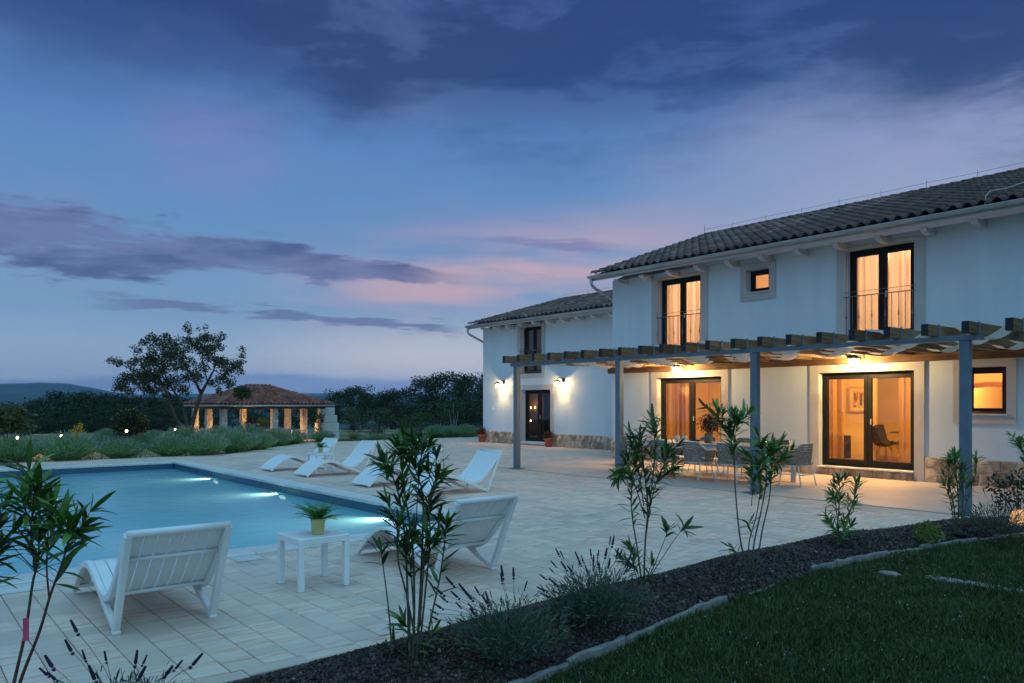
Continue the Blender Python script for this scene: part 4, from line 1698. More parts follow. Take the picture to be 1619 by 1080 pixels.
blob(-.07, .0, .035, .17, .0, (0.07, 0.16, 0.06), 'print_green')
blob(.03, .05, .022, .13, .1, (0.55, 0.08, 0.04), 'print_red')
blob(.085, .06, .030, .10, -.1, (0.10, 0.20, 0.09), 'print_olive')
blob(.09, .15, .016, .02, 0, (0.03, 0.03, 0.03), 'print_black')
blob(.08, -.08, .02, .03, .3, (0.6, 0.12, 0.05), 'print_orange')
blob(.09, -.175, .05, .022, -.5, (0.05, 0.17, 0.16), 'print_teal')
blob(-.118, .12, .012, .06, 0, (0.5, 0.1, 0.06), 'print_rust')

# indoor dining set
M_shell = mat('black_shell_chair', (0.02, 0.02, 0.022), 0.55, 0.1, 5)
def shell_chair(loc, rz, label):
    t_ = thing('dining_chair', label, 'chair', loc, rz, 'black chairs inside the dining room')
    n, m = 12, 9
    V, F = [], []
    for j in range(m):
        f = j / (m - 1)
        for i in range(n):
            a = -1.15 + 2.3 * i / (n - 1)
            w = .215 * (1 - .25 * max(0, f - .6))
            if f < .45:
                g = f / .45
                xx, zz = .22 - .40 * g, .46 - .05 * math.sin(g * PI)
            else:
                g = (f - .45) / .55
                xx, zz = -.18 - .10 * g, .46 + .42 * g
            V.append((xx + (.10 * (1 - math.cos(a)) * (1 if f > .35 else .2)), w * math.sin(a), zz + .10 * (1 - math.cos(a)) * (1 - f)))
    for j in range(m - 1):
        for i in range(n - 1):
            F.append((j * n + i, j * n + i + 1, (j + 1) * n + i + 1, (j + 1) * n + i))
    o = link('shell', bulk_mesh('shell', np.array(V), np.array(F), M_shell, True), t_, (0, 0, 0))
    md = o.modifiers.new('thick', 'SOLIDIFY')
    md.thickness = .02
    for sx in (-1, 1):
        for sy in (-1, 1):
            MB().tube([(sx * .12, sy * .12, .43), (sx * .22, sy * .22, 0)], [.011, .008], 8).build('leg', M_brass, t_, (0, 0, 0), True)
shell_chair((18.1, 8.42, .192), R(-39), 'black shell chair inside, nearest the middle of the glazed door')
shell_chair((19.0, 8.70, .192), R(-95), 'black shell chair inside, half hidden behind the first indoor chair')
shell_chair((18.5, 8.05, .192), R(100), 'black shell chair inside, veiled by the sheer curtain')
t_ = thing('indoor_table', 'round dark table among the black chairs inside the villa', 'table', (18.95, 8.05, .192))
MB().lathe([(.001, .70), (.55, .70), (.56, .715), (.55, .73), (.001, .73)], 32, cap=False).build('tabletop', mat('dark_wood_top', (0.10, 0.05, 0.025), 0.4), t_, (0, 0, 0), True)
MB().lathe([(.30, 0), (.30, .02), (.05, .05), (.04, .69)], 20).build('pedestal', M_iron, t_, (0, 0, 0), True)
t_ = thing('low_cabinet', 'dark low cabinet behind the curtain left of the framed picture', 'cabinet', (18.2, 9.65, .192))
MB().box(-.25, .25, -.3, .3, .06, .62, ch=.01).build('carcass', M_shell, t_, (0, 0, 0))
for sy in (-.15, .15):
    MB().box(-.266, -.251, sy - .14, sy + .14, .08, .60, ch=.003).build('door', M_shell, t_, (0, 0, 0))
# tall shelf unit behind the curtain of the other room
t_ = thing('tall_shelf', 'tall narrow shelf with dark niches behind the living room curtain', 'shelf', (17.3, 13.60, .192))
MB().box(.16, .18, -.18, .18, 0, 2.2).box(-.18, .16, -.18, -.155, 0, 2.2).box(-.18, .16, .155, .18, 0, 2.2).build('carcass', M_shell, t_, (0, 0, 0))
for k in range(6):
    MB().box(-.18, .16, -.154, .154, .05 + k * .40, .075 + k * .40).build('shelf_board', M_pframe, t_, (0, 0, 0))

# ------------------------------------------------------------------ pergola
PXP = 12.05
POSTS = (14.50, 11.12, 7.86, 4.42)
perg = thing('pergola', 'steel post pergola with timber rafters and woven shade cloth before the villa', 'pergola', (14, 9.5, 0), world_parts=True)
for y in POSTS:
    p = MB().box(PXP - .065, PXP + .065, y - .065, y + .065, .012, 2.50, ch=.006).build('post', M_metal, perg)
    MB().box(PXP - .15, PXP + .15, y - .15, y + .15, .004, .018, ch=.003).build('base_plate', M_metal, p, (0, 0, 0))
MB().box(PXP - .07, PXP + .07, 4.20, 14.68, 2.50, 2.575, ch=.004).build('beam', M_metal, perg)
MB().box(16.20, 16.36, 3.2, 15.42, 2.45, 2.70, ch=.01).build('ledger', M_wood_y, perg)
RY = [14.56 - .5405 * k for k in range(20)] + [3.75]
first = None
for y in RY:
    loc = Vector((PXP, y, 2.578)) - perg.location
    if first is None:
        first = MB().box(-.36, 4.145, -.05, .05, 0, .17, ch=.008).build('rafter', M_wood, perg, loc)
        MB().box(-.366, -.361, -.048, .048, .002, .168).build('end_cap', M_iron, first, (0, 0, 0))
        MB().box(-.02, .02, -.059, -.0505, -.005, .185).box(-.02, .02, .0505, .059, -.005, .19).build('bracket', M_metal, first, (0, 0, 0))
    else:
        o = copy_tree(first, perg)
        o.location = loc
M_cloth2 = curtain_material('woven_shade', (0.66, 0.61, 0.54), 0.0)
for s in range(5):
    xa = PXP + .18 + s * .86
    V, F = [], []
    n = 330
    for i in range(n):
        y = 14.62 - (14.62 - 3.7) * i / (n - 1)
        ph = (14.56 - y) / .5405 * PI + (PI if s % 2 else 0)
        zz = 2.665 + .128 * math.cos(ph) + .004 * math.sin(y * 3 + s)
        if s == 4:          # the strip along the wall lies on top of the rafters and sags between them
            zz = 2.758 - .05 * (.5 - .5 * math.cos(2 * ph))
        for k in range(4):
            V.append((xa + .52 * k / 3 + .004 * math.sin(y * 2.1 + s), y, zz + .006 * math.sin(k * 2 + y * 5)))
    for i in range(n - 1):
        for k in range(3):
            F.append((i * 4 + k, i * 4 + k + 1, (i + 1) * 4 + k + 1, (i + 1) * 4 + k))
    o = link('shade_cloth', bulk_mesh('shade_cloth', np.array(V), np.array(F), M_cloth2, True), perg)

# ------------------------------------------------------------------ wall lanterns
M_bronze = mat('aged_bronze', (0.17, 0.12, 0.07), 0.45, 0.15, 8, metal=0.4)
M_lglass = glass_mat('lantern_glass', (1, 0.96, 0.88), 0.0, 1.45, 1.0)
M_lbulb = emit_mat('lantern_bulb', (1.0, 0.80, 0.50), 30.0)


def glow_glass(name, colr, strength):
    """seeded glass catching the light of its bulb; lets light pass"""
    m = bpy.data.materials.new(name)
    m.use_nodes = True
    t = m.node_tree
    t.nodes.clear()
    e = t.nodes.new('ShaderNodeEmission')
    e.inputs[0].default_value = tuple(colr) + (1,)
    e.inputs[1].default_value = strength
    tr = t.nodes.new('ShaderNodeBsdfTransparent')
    ad = t.nodes.new('ShaderNodeAddShader')
    t.links.new(e.outputs[0], ad.inputs[0])
    t.links.new(tr.outputs[0], ad.inputs[1])
    o = t.nodes.new('ShaderNodeOutputMaterial')
    t.links.new(ad.outputs[0], o.inputs[0])
    return m


M_lglow = glow_glass('lantern_glass_glow', (1.0, 0.74, 0.42), 1.5)


def lantern(xw, y, z, label, power, arm=.17):
    t_ = thing('wall_lantern', label, 'lamp', (xw, y, z), group='lit wall lanterns')
    MB().box(-.015, .003, -.05, .05, -.0, .11, ch=.006).build('backplate', M_iron, t_, (0, 0, 0))
    MB().tube([(-.01, 0, .06), (-arm * .35, 0, .12), (-arm * .7, 0, .135), (-arm, 0, .115), (-arm, 0, .08)], .006, 8).build('arm', M_bronze, t_, (0, 0, 0), True)
    MB().lathe([(.010, .070), (.035, .058), (.106, .018), (.105, .012), (.012, .04)], 16, (-arm, 0, 0), cap=False).build('cap', M_bronze, t_, (0, 0, 0), True)
    mb = MB()
    n = 10
    for k in range(n):
        a0, a1 = 2 * PI * k / n, 2 * PI * (k + 1) / n
        for s_ in (1, -1):
            p0 = (-arm + .085 * math.cos(a0), .085 * math.sin(a0), .03)
            b0, b1 = a0 + s_ * 2 * PI / n, a0 + s_ * 4 * PI / n
            p1 = (-arm + .075 * math.cos(b0), .075 * math.sin(b0), -.045)
            p2 = (-arm + .066 * math.cos(b1), .066 * math.sin(b1), -.115)
            mb.tube([p0, p1, p2], .0048, 4)
        mb.tube([(-arm + .066 * math.cos(a0), .066 * math.sin(a0), -.115), (-arm + .066 * math.cos(a1), .066 * math.sin(a1), -.115)], .006, 4)
    mb.build('cage', M_iron, t_, (0, 0, 0))
    MB().lathe([(.078, .010), (.069, -.045), (.060, -.108), (.004, -.110)], 20, (-arm, 0, 0), cap=False).build('glass', M_lglow, t_, (0, 0, 0), True)
    MB().lathe([(.012, .03), (.024, .0), (.030, -.02), (.022, -.035), (.002, -.042)], 14, (-arm, 0, .0), cap=False).build('bulb', M_lbulb, t_, (0, 0, 0), True)
    ld = bpy.data.lights.new('lantern_glow', 'POINT')
    ld.energy = power
    ld.color = (1.0, .62, .25)
    ld.shadow_soft_size = .035
    lo = bpy.data.objects.new('lantern_glow', ld)
    col.objects.link(lo)
    lo.parent = t_
    lo.location = (-arm, 0, -.055)
    t_.scale = (1.4, 1.4, 1.4)
    return t_


lantern(16.198, 12.66, 2.52, 'lit iron lattice lantern over the door behind the dining table', 330, .24)
lantern(16.198, 7.98, 2.52, 'lit iron lattice lantern over the large glazed door', 370, .24)
lantern(XV, 24.05, 2.36, 'lit iron lantern on the wing wall close to the outer corner', 58, .22)
lantern(XV, 20.55, 2.36, 'lit iron lantern on the wing wall between door and main block', 64, .22)

# ------------------------------------------------------------------ sun loungers
LW = .70


def spline(pts, n):
    """Catmull-Rom through 2D points"""
    P = [pts[0]] + list(pts) + [pts[-1]]
    out = []
    seg = len(pts) - 1
    for i in range(n):
        u = seg * i / (n - 1)
        k = min(int(u), seg - 1)
        t = u - k
        p0, p1, p2, p3 = P[k], P[k + 1], P[k + 2], P[k + 3]
        out.append(tuple(.5 * ((2 * p1[a]) + (-p0[a] + p2[a]) * t + (2 * p0[a] - 5 * p1[a] + 4 * p2[a] - p3[a]) * t * t + (-p0[a] + 3 * p1[a] - 3 * p2[a] + p3[a]) * t ** 3) for a in (0, 1)))
    return out


def ribbon(mb, path, y0, y1, th0, th1=None, ch=.006):
    """band of given thickness along a profile (x,z), extruded from y0 to y1"""
    n = len(path)
    th1 = th1 if th1 is not None else th0
    top, bot = [], []
    for i, p in enumerate(path):
        a, b = path[max(i - 1, 0)], path[min(i + 1, n - 1)]
        d = (b[0] - a[0], b[1] - a[1])
        L = math.hypot(*d) or 1
        nx_, nz = -d[1] / L, d[0] / L
        th = (th0 + (th1 - th0) * i / (n - 1)) / 2
        top.append((p[0] + nx_ * th, p[1] + nz * th))
        bot.append((p[0] - nx_ * th, p[1] - nz * th))
    V, F = [], []
    for i in range(n):
        t, b = top[i], bot[i]
        c_ = ch
        mx, mz = t[0] - b[0], t[1] - b[1]
        L = math.hypot(mx, mz) or 1
        ux, uz = mx / L * c_, mz / L * c_
        V += [(b[0], y0 + c_, b[1]), (b[0] + ux, y0, b[1] + uz), (t[0] - ux, y0, t[1] - uz), (t[0], y0 + c_, t[1]),
              (t[0], y1 - c_, t[1]), (t[0] - ux, y1, t[1] - uz), (b[0] + ux, y1, b[1] + uz), (b[0], y1 - c_, b[1])]
    for i in range(n - 1):
        for k in range(8):
            a, b = i * 8 + k, i * 8 + (k + 1) % 8
            F.append((a, b, b + 8, a + 8))
    F += [tuple(range(8))[::-1], tuple((n - 1) * 8 + k for k in range(8))]
    mb.add(V, F)


# profile: x from foot end (0) to head, z up
LX = 1.06
SEAT = spline([(0.02, .035), (.16, .155), (.36, .29), (.58, .335), (.80, .275), (1.00, .205), (1.17, .20), (1.32, .285), (1.48, .447), (1.62, .605), (1.72, .725)], 44)
ARCH = spline([(0.02, .03), (.16, .15), (.36, .285), (.58, .33), (.78, .275), (.96, .175), (1.18, .10), (1.40, .03)], 30)
ARCH2 = spline([(.74, .288), (.98, .20), (1.20, .10), (1.40, .032)], 12)
BACK = [(1.405, .03), (1.56, .372), (1.72, .725)]
SEAT, ARCH, ARCH2, BACK = [[(p[0] * LX, p[1]) for p in q] for q in (SEAT, ARCH, ARCH2, BACK)]


def make_lounger(label):
    t_ = thing('sun_lounger', label, 'sun lounger', (0, 0, 0), 0, 'white slatted sun loungers on the terrace')
    for s in (-1, 1):
        ya, yb = s * LW / 2, s * (LW / 2 - .045)
        mb = MB()
        ribbon(mb, SEAT, min(ya, yb), max(ya, yb), .055, .05)
        mb.build('side_rail', M_plastic, t_, (0, 0, 0))
        mb = MB()
        ribbon(mb, ARCH2, min(ya, yb) + .002, max(ya, yb) - .002, .06, .045)
        ribbon(mb, BACK, min(ya, yb) - .001, max(ya, yb) + .001, .05, .06)
        mb.build('leg', M_plastic, t_, (0, 0, 0))
        MB().box(1.375 * LX, 1.435 * LX, min(ya, yb) - .004, max(ya, yb) + .004, .0, .022, ch=.004).build('rubber_foot', M_plastic, t_, (0, 0, 0))
    nsl = 7
    w = (LW - .09) / nsl
    slat0 = None
    for k in range(nsl):
        yc = -LW / 2 + .045 + w * (k + .5)
        if slat0 is None:
            mb = MB()
            ribbon(mb, [(p[0], p[1] + .012) for p in SEAT], -w / 2 + .0035, w / 2 - .0035, .016, ch=.003)
            slat0 = mb.build('slat', M_plastic, t_, (0, yc, 0))
        else:
            o = slat0.copy()
            col.objects.link(o)
            o.location = (0, yc, 0)
    for (i0) in (2, 16, 29, 37):
        p = SEAT[i0]
        MB().tube([(p[0] + .012, -LW / 2 + .03, p[1] - .012), (p[0] + .012, LW / 2 - .03, p[1] - .012)], .014, 8).build('crossbar', M_plastic, t_, (0, 0, 0), True)
    MB().tube([(1.723 * LX, -LW / 2 + .01, .732), (1.723 * LX, LW / 2 - .01, .732)], .026, 10).build('top_rail', M_plastic, t_, (0, 0, 0), True)
    return t_


l0 = make_lounger('white slatted lounger seen from behind, nearest the picture left')
spots = [((1.59, 7.36, .001), R(-90), None),
         ((4.23, 7.34, .001), R(-90), 'white slatted lounger seen from behind, right of the near side table'),
         ((7.00, 17.70, .001), R(0), 'farthest white lounger, behind the side table with a potted fern'),
         ((7.05, 15.88, .001), R(0), 'white lounger in front of the far side table with potted fern'),
         ((7.08, 13.25, .001), R(0), 'white lounger mostly hidden behind the tall oleander leaves'),
         ((7.10, 11.35, .001), R(0), 'white lounger across the pool paving, side on, nearest the pergola')]
for i, (loc, rz, lb) in enumerate(spots):
    o = l0 if i == 0 else copy_tree(l0)
    o.location = loc
    o.rotation_euler = (0, 0, rz)
    if i > 1: o.scale = (.92, .97, .97)
    if lb: o['label'] = lb


# ------------------------------------------------------------------ side tables and ferns
def make_table(label):
    t_ = thing('side_table', label, 'side table', (0, 0, 0), 0, 'white slatted side tables between loungers')
    a, h = .235, .45
    for sx in (-1, 1):
        for sy in (-1, 1):
            cx_, cy_ = sx * (a - .026), sy * (a - .026)
            MB().box(cx_ - .025, cx_ + .025, cy_ - .025, cy_ + .025, 0, h - .05, ch=.005).build('leg', M_plastic, t_, (0, 0, 0))
    mb = MB()
    mb.box(-a, a, -a, -a + .03, h - .06, h, ch=.006).box(-a, a, a - .03, a, h - .06, h, ch=.006)
    mb.box(-a, -a + .03, -a + .03, a - .03, h - .06, h, ch=.006).box(a - .03, a, -a + .03, a - .03, h - .06, h, ch=.006)
    mb.build('apron', M_plastic, t_, (0, 0, 0))
    n = 7
    w = (2 * a - .06) / n
    for k in range(n):
        y = -a + .03 + w * (k + .5)
        MB().box(-a + .031, a - .031, y - w / 2 + .004, y + w / 2 - .004, h - .022, h - .002, ch=.003).build('slat', M_plastic, t_, (0, 0, 0))
    return t_


tb0 = make_table('white slatted side table with potted fern between the two near loungers')
tspots = [((2.96, 6.38, 0), None), ((7.97, 16.78, 0), 'far white side table holding a potted fern between loungers'), ((7.95, 12.32, 0), 'white side table half hidden behind the tall oleander')]
for i, (loc, lb) in enumerate(tspots):
    o = tb0 if i == 0 else copy_tree(tb0)
    o.location = loc
    if lb: o['label'] = lb
M_gold = mat('gold_pot', (0.74, 0.64, 0.26), 0.4, 0.06, 8, metal=0.25)
M_fern = leaf_mat('fern_leaf', (0.095, 0.23, 0.045), 0.4, 0.5, 0.25)


def fern(loc, label, seed, sc=1.0):
    r_ = random.Random(seed)
    t_ = thing('potted_fern', label, 'potted plant', loc, 0, 'ferns in gold pots')
    MB().lathe([(.045, 0), (.050, .004), (.064, .125), (.068, .128), (.066, .134), (.060, .130), (.056, .105), (.001, .105)], 28, cap=False).build('pot', M_gold, t_, (0, 0, 0), True)
    MB().lathe([(.001, .108), (.055, .108)], 16, cap=False).build('soil', M_soil, t_, (0, 0, 0))
    for k in range(32):
        a = 2 * PI * k / 32 * 3 + r_.uniform(-.2, .2)
        L = r_.uniform(.19, .29)
        rise = r_.uniform(.35, 1.45)
        pts = []
        m = 9
        for i in range(m):
            s_ = i / (m - 1)
            rr = L * s_ * math.cos(rise * (1 - .55 * s_))
            zz = L * (math.sin(rise) * s_ - .35 * s_ * s_)
            pts.append(Vector((rr * math.cos(a), rr * math.sin(a), .11 + zz)))
        mb = MB()
        mb.tube(pts, [.002 * (1 - .8 * i / (m - 1)) + .0004 for i in range(m)], 4)
        side = Vector((-math.sin(a), math.cos(a), 0))
        nn = 15
        for i in range(2, nn):
            s_ = i / nn
            u = s_ * (m - 1)
            q = int(u)
            p = pts[q].lerp(pts[min(q + 1, m - 1)], u - q)
            t = (pts[min(q + 1, m - 1)] - pts[q]).normalized()
            wl = .045 * math.sin(PI * min(1, s_ * .92 + .08)) ** .8 + .004
            for sg in (-1, 1):
                dr = (side * sg + t * .45 + Vector((0, 0, r_.uniform(-.25, .1)))).normalized()
                hw = t * (.0062)
                mb.add([p - hw * .7, p + hw * .7, p + dr * wl * .6 + hw, p + dr * wl, p + dr * wl * .55 - hw], [(0, 1, 2, 3, 4)])
        mb.build('frond', M_fern, t_, (0, 0, 0))
    t_.scale = (sc, sc, sc)
    return t_


fern((2.98, 6.33, .45), 'bright green fern in a gold pot on the near side table', 1, 1.02)
fern((7.95, 16.74, .45), 'green fern in a gold pot on the far side table', 2, .92)

# terracotta pots by the wing
M_terra = mat('terracotta', (0.42, 0.13, 0.055), 0.8, 0.12, 6, 0.2, 60)
M_redleaf = leaf_mat('bronze_leaf', (0.10, 0.030, 0.022), 0.5, 0.6, 0.15)
lv4 = np.array([(0, 0, 0), (.5, .24, .06), (1, 0, 0), (.5, -.24, .06)])
lf4 = [(0, 1, 2, 3)]


def leaf_ball(name, cen, rad, K, size, material, parent, seed=0, flat=1.0, lo=0.35):
    g = np.random.default_rng(seed)
    d = g.normal(size=(K, 3))
    d /= np.linalg.norm(d, axis=1, keepdims=True)
    rr = (lo + (1 - lo) * g.random(K) ** .6)
    P = d * rr[:, None] * np.array(rad) + np.array(cen)
    D = d + g.normal(0, .7, size=(K, 3))
    fr = frames(D, g.normal(size=(K, 3)))
    s_ = size * g.uniform(.6, 1.3, K)
    o = scatter(name, lv4, lf4, fr * s_[:, None, None], P, material, parent)
    o.location = (0, 0, 0)
    return o


for (loc, lb, sd) in (((19.15, 25.30, 0), 'terracotta pot with reddish plant at the outer corner of the wing', 3), ((18.98, 21.02, 0), 'terracotta pot with reddish plant beside the wing door', 4)):
    t_ = thing('terracotta_pot', lb, 'potted plant', loc, 0, 'terracotta pots along the wing')
    MB().lathe([(.12, 0), (.125, .01), (.16, .25), (.185, .255), (.19, .31), (.175, .315), (.165, .27), (.001, .27)], 24, cap=False).build('pot', M_terra, t_, (0, 0, 0), True)
    leaf_ball('foliage', (0, 0, .40), (.20, .20, .16), 260, .09, M_redleaf, t_, sd, lo=.1)

# ------------------------------------------------------------------ outdoor dining set
M_alu = mat('white_aluminium', (0.72, 0.72, 0.70), 0.4, 0.03, 4, metal=0.1)
M_top = mat('pale_table_top', (0.52, 0.46, 0.40), 0.45, 0.1, 5, stretch=(6, 1, 1))
M_rope = mat('taupe_rope_weave', (0.29, 0.24, 0.20), 0.9, 0.2, 30, 0.5, 160, island=0.15)
M_cush = mat('grey_cushion', (0.30, 0.28, 0.26), 0.95, 0.08, 12, 0.3, 120)
TX0, TX1, TY0, TY1 = 13.25, 14.30, 8.35, 12.05
t_ = thing('dining_table', 'long pale outdoor dining table under the pergola', 'table', ((TX0 + TX1) / 2, (TY0 + TY1) / 2, .004), world_parts=True)
n = 5
for k in range(n):
    xa = TX0 + (TX1 - TX0) * k / n
    MB().box(xa + .003, xa + (TX1 - TX0) / n - .003, TY0, TY1, .72, .75, ch=.004).build('top_plank', M_top, t_)
MB().box(TX0 + .03, TX0 + .06, TY0 + .05, TY1 - .05, .65, .719).box(TX1 - .06, TX1 - .03, TY0 + .05, TY1 - .05, .65, .719).box(TX0 + .061, TX1 - .061, TY0 + .05, TY0 + .08, .65, .719).box(TX0 + .061, TX1 - .061, TY1 - .08, TY1 - .05, .65, .719).build('apron', M_alu, t_)
for xx in (TX0 + .06, TX1 - .06):
    for yy in (TY0 + .06, TY1 - .06):
        MB().box(xx - .04, xx + .04, yy - .04, yy + .04, 0, .70, ch=.004).build('leg', M_alu, t_)


def make_chair(label):
    """rope tub chair, front towards +x"""
    t_ = thing('rope_chair', label, 'chair', (0, 0, 0), 0, 'woven rope chairs around the outdoor table')
    # tub outline seen from above: open to the front
    n = 34
    path = []
    for i in range(n):
        a = -1.0 + 2.0 * i / (n - 1)          # -1 front right ... 0 back ... 1 front left
        ang = a * R(128)
        x = -.26 * math.cos(ang) if abs(ang) < PI / 2 else -.26 * math.cos(ang) + (abs(ang) - PI / 2) * .06
        y = .285 * math.sin(min(PI / 2, abs(ang))) * (1 if a >= 0 else -1)
        h = .82 - .17 * min(1, max(0, (abs(a) - .30) / .28)) ** 1 - .0
        path.append((x, y, h, a))
    zlo = .40
    # frame: upper rim, lower ring, legs
    MB().tube([(p[0] * 1.06, p[1] * 1.05, p[2]) for p in path], .012, 7).build('rim', M_alu, t_, (0, 0, 0), True)
    MB().tube([(p[0] * .86, p[1] * .90, zlo) for p in path] + [(path[0][0] * .86, path[0][1] * .90, zlo)], .012, 7).build('seat_ring', M_alu, t_, (0, 0, 0), True)
    for sx, sy in ((-1, -1), (-1, 1), (1, -1), (1, 1)):
        MB().tube([(sx * .17, sy * .21, zlo), (sx * .235 - (.02 if sx < 0 else 0), sy * .25, 0)], [.013, .010], 8).build('leg', M_alu, t_, (0, 0, 0), True)
    MB().tube([(-.20, -.225, .22), (.20, -.225, .22)], .008, 6).tube([(-.20, .225, .22), (.20, .225, .22)], .008, 6).tube([(-.21, -.225, .22), (-.21, .225, .22)], .008, 6).build('stretcher', M_alu, t_, (0, 0, 0), True)
    # woven straps: flat rope bands in a basket weave, joined
    mb = MB()
    rows = 9
    for j in range(rows):
        for i in range(n - 1):
            p, q = path[i], path[i + 1]
            f0, f1 = (j + .06) / rows, (j + .94) / rows
            out = .012 if (i + j) % 2 == 0 else .0
            def pt(pp, f, o):
                k = .90 + .15 * f
                L = math.hypot(pp[0], pp[1]) or 1
                return (pp[0] * k * (1 - .04 * (1 - f)) + pp[0] / L * o, pp[1] * k + pp[1] / L * o, zlo + (pp[2] - zlo) * f)
            m0 = tuple((p[k] + q[k]) / 2 for k in range(3))
            a_, b_, c_, d_ = pt(p, f0, 0), pt(q, f0, 0), pt(q, f1, 0), pt(p, f1, 0)
            e_, g_ = pt(m0, f0, out + .006), pt(m0, f1, out + .006)
            mb.add([a_, e_, b_, c_, g_, d_], [(0, 1, 4, 5), (1, 2, 3, 4)])
    mb.build('woven_back', M_rope, t_, (0, 0, 0), True)
    MB().box(-.21, .25, -.23, .23, .405, .455, ch=.02).build('seat_cushion', M_cush, t_, (0, 0, 0))
    return t_


ch0 = make_chair('woven rope chair, back turned, third from the outdoor table end with lantern')
cspots = [((12.98, 8.98, .004), R(2), None),
          ((12.95, 9.80, .004), R(-3), 'woven rope chair, back turned, in the middle of the outdoor table'),
          ((12.98, 10.70, .004), R(3), 'woven rope chair, back turned, closest to the floor lantern'),
          ((13.76, 8.05, .004), R(86), 'woven rope chair at the end of the table beside the glazed door'),
          ((13.80, 12.45, .004), R(-88), 'woven rope chair at the table end beside the floor lantern'),
          ((14.62, 9.05, .004), R(180), 'woven rope chair on the house side of the table, opposite the nearest one'),
          ((14.62, 9.95, .004), R(177), 'woven rope chair on the house side at the table middle'),
          ((14.62, 10.9, .004), R(183), 'woven rope chair on the house side, farthest from the glazed door')]
for i, (loc, rz, lb) in enumerate(cspots):
    o = ch0 if i == 0 else copy_tree(ch0)
    o.location = loc
    o.rotation_euler = (0, 0, rz)
    if lb: o['label'] = lb

# on the table
M_vase = mat('green_grey_vase', (0.16, 0.17, 0.11), 0.4, 0.1, 6)
t_ = thing('flower_vase', 'vase of dried dark red flowers on the outdoor table', 'vase', (13.8, 10.15, .754))
MB().lathe([(.075, 0), (.085, .01), (.088, .14), (.078, .18), (.082, .20), (.072, .195), (.07, .02), (.001, .02)], 20, cap=False).build('vase', M_vase, t_, (0, 0, 0), True)
leaf_ball('dried_flowers', (.0, .05, .40), (.20, .27, .20), 700, .035, leaf_mat('dried_flower', (0.22, 0.07, 0.05), 0.6, 0.8, .3), t_, 12, lo=.1)
leaf_ball('dark_leaves', (.02, -.06, .40), (.16, .18, .18), 360, .07, leaf_mat('dark_bouquet_leaf', (0.03, 0.035, 0.02), 0.5, 0.6, .1), t_, 13, lo=.1)
mb = MB()
for k in range(16):
    a, r_ = rng.uniform(0, 6.28), rng.uniform(.05, .2)
    mb.tube([(0, 0, .12), (r_ * .4 * math.cos(a), r_ * .4 * math.sin(a), .28), (r_ * math.cos(a), r_ * math.sin(a), .42)], .003, 4)
mb.build('stems', M_vase, t_, (0, 0, 0))
M_jar = mat('white_ceramic', (0.70, 0.70, 0.68), 0.3, 0.04, 20)
for k, (yy, lb) in enumerate(((10.92, 'white ceramic candle jar on the outdoor table, left one'), (10.72, 'white ceramic candle jar on the outdoor table, nearer the vase'))):
    t_ = thing('candle_jar', lb, 'jar', (13.72, yy, .754), group='white jars on the outdoor table')
    MB().lathe([(.052, 0), (.056, .006), (.056, .125), (.052, .13), (.048, .125), (.048, .02), (.001, .02)], 20, cap=False).build('jar', M_jar, t_, (0, 0, 0), True)
    MB().lathe([(.001, .07), (.047, .07)], 16, cap=False).build('wax', M_jar, t_, (0, 0, 0))
t_ = thing('ash_tray', 'low dark dish on the outdoor table beside the vase', 'dish', (13.75, 10.46, .754))
MB().lathe([(.07, 0), (.10, .03), (.105, .05), (.095, .05), (.07, .012), (.001, .012)], 20, cap=False).build('dish', M_iron, t_, (0, 0, 0), True)
MB().lathe([(.001, .014), (.066, .014)], 16, cap=False).build('inset', M_jar, t_, (0, 0, 0))
for k, (xx, yy, lb) in enumerate(((13.6, 9.35, 'clear tumbler on the outdoor table near the oleander'), (13.9, 8.85, 'clear tumbler on the outdoor table near its glazed door end'))):
    o = MB().lathe([(.026, 0), (.034, .10), (.0325, .10), (.025, .008), (.001, .008)], 18, cap=False).build('tumbler', glass_mat('tumbler_glass', (.93, .95, .95), 0, 1.45, 1), None, (xx, yy, .754), True)
    tag(o, lb, 'glass', 'glasses on the outdoor table')

# floor lantern at the wall
t_ = thing('floor_lantern', 'large grey wooden lantern with metal roof standing by the plinth', 'lantern', (14.92, 13.55, .004))
M_greywood = mat('weathered_wood', (0.20, 0.17, 0.14), 0.8, 0.2, 12, stretch=(6, 6, 1))
a = .15
for sx in (-1, 1):
    for sy in (-1, 1):
        MB().box(sx * a - .016, sx * a + .016, sy * a - .016, sy * a + .016, .05, .50).build('corner_post', M_greywood, t_, (0, 0, 0))
MB().box(-.18, .18, -.18, .18, 0, .05, ch=.006).build('base', M_greywood, t_, (0, 0, 0))
MB().box(-.175, .175, -.175, .175, .50, .53, ch=.005).build('top_frame', M_greywood, t_, (0, 0, 0))
MB().add([(-.18, -.18, .531), (.18, -.18, .531), (.18, .18, .531), (-.18, .18, .531), (-.06, -.06, .63), (.06, -.06, .63), (.06, .06, .63), (-.06, .06, .63), (-.05, -.05, .68), (.05, -.05, .68), (.05, .05, .68), (-.05, .05, .68)],
         [(0, 1, 5, 4), (1, 2, 6, 5), (2, 3, 7, 6), (3, 0, 4, 7), (4, 5, 9, 8), (5, 6, 10, 9), (6, 7, 11, 10), (7, 4, 8, 11), (8, 9, 10, 11)]).build('roof', M_iron, t_, (0, 0, 0))
MB().tube([(0, -.05, .68), (0, -.045, .73), (0, 0, .755), (0, .045, .73), (0, .05, .68)], .008, 6).build('ring', M_iron, t_, (0, 0, 0), True)
MB().lathe([(.045, 0), (.045, .16), (.001, .165)], 16, (0, 0, .05), cap=False).build('candle', M_jar, t_, (0, 0, 0), True)
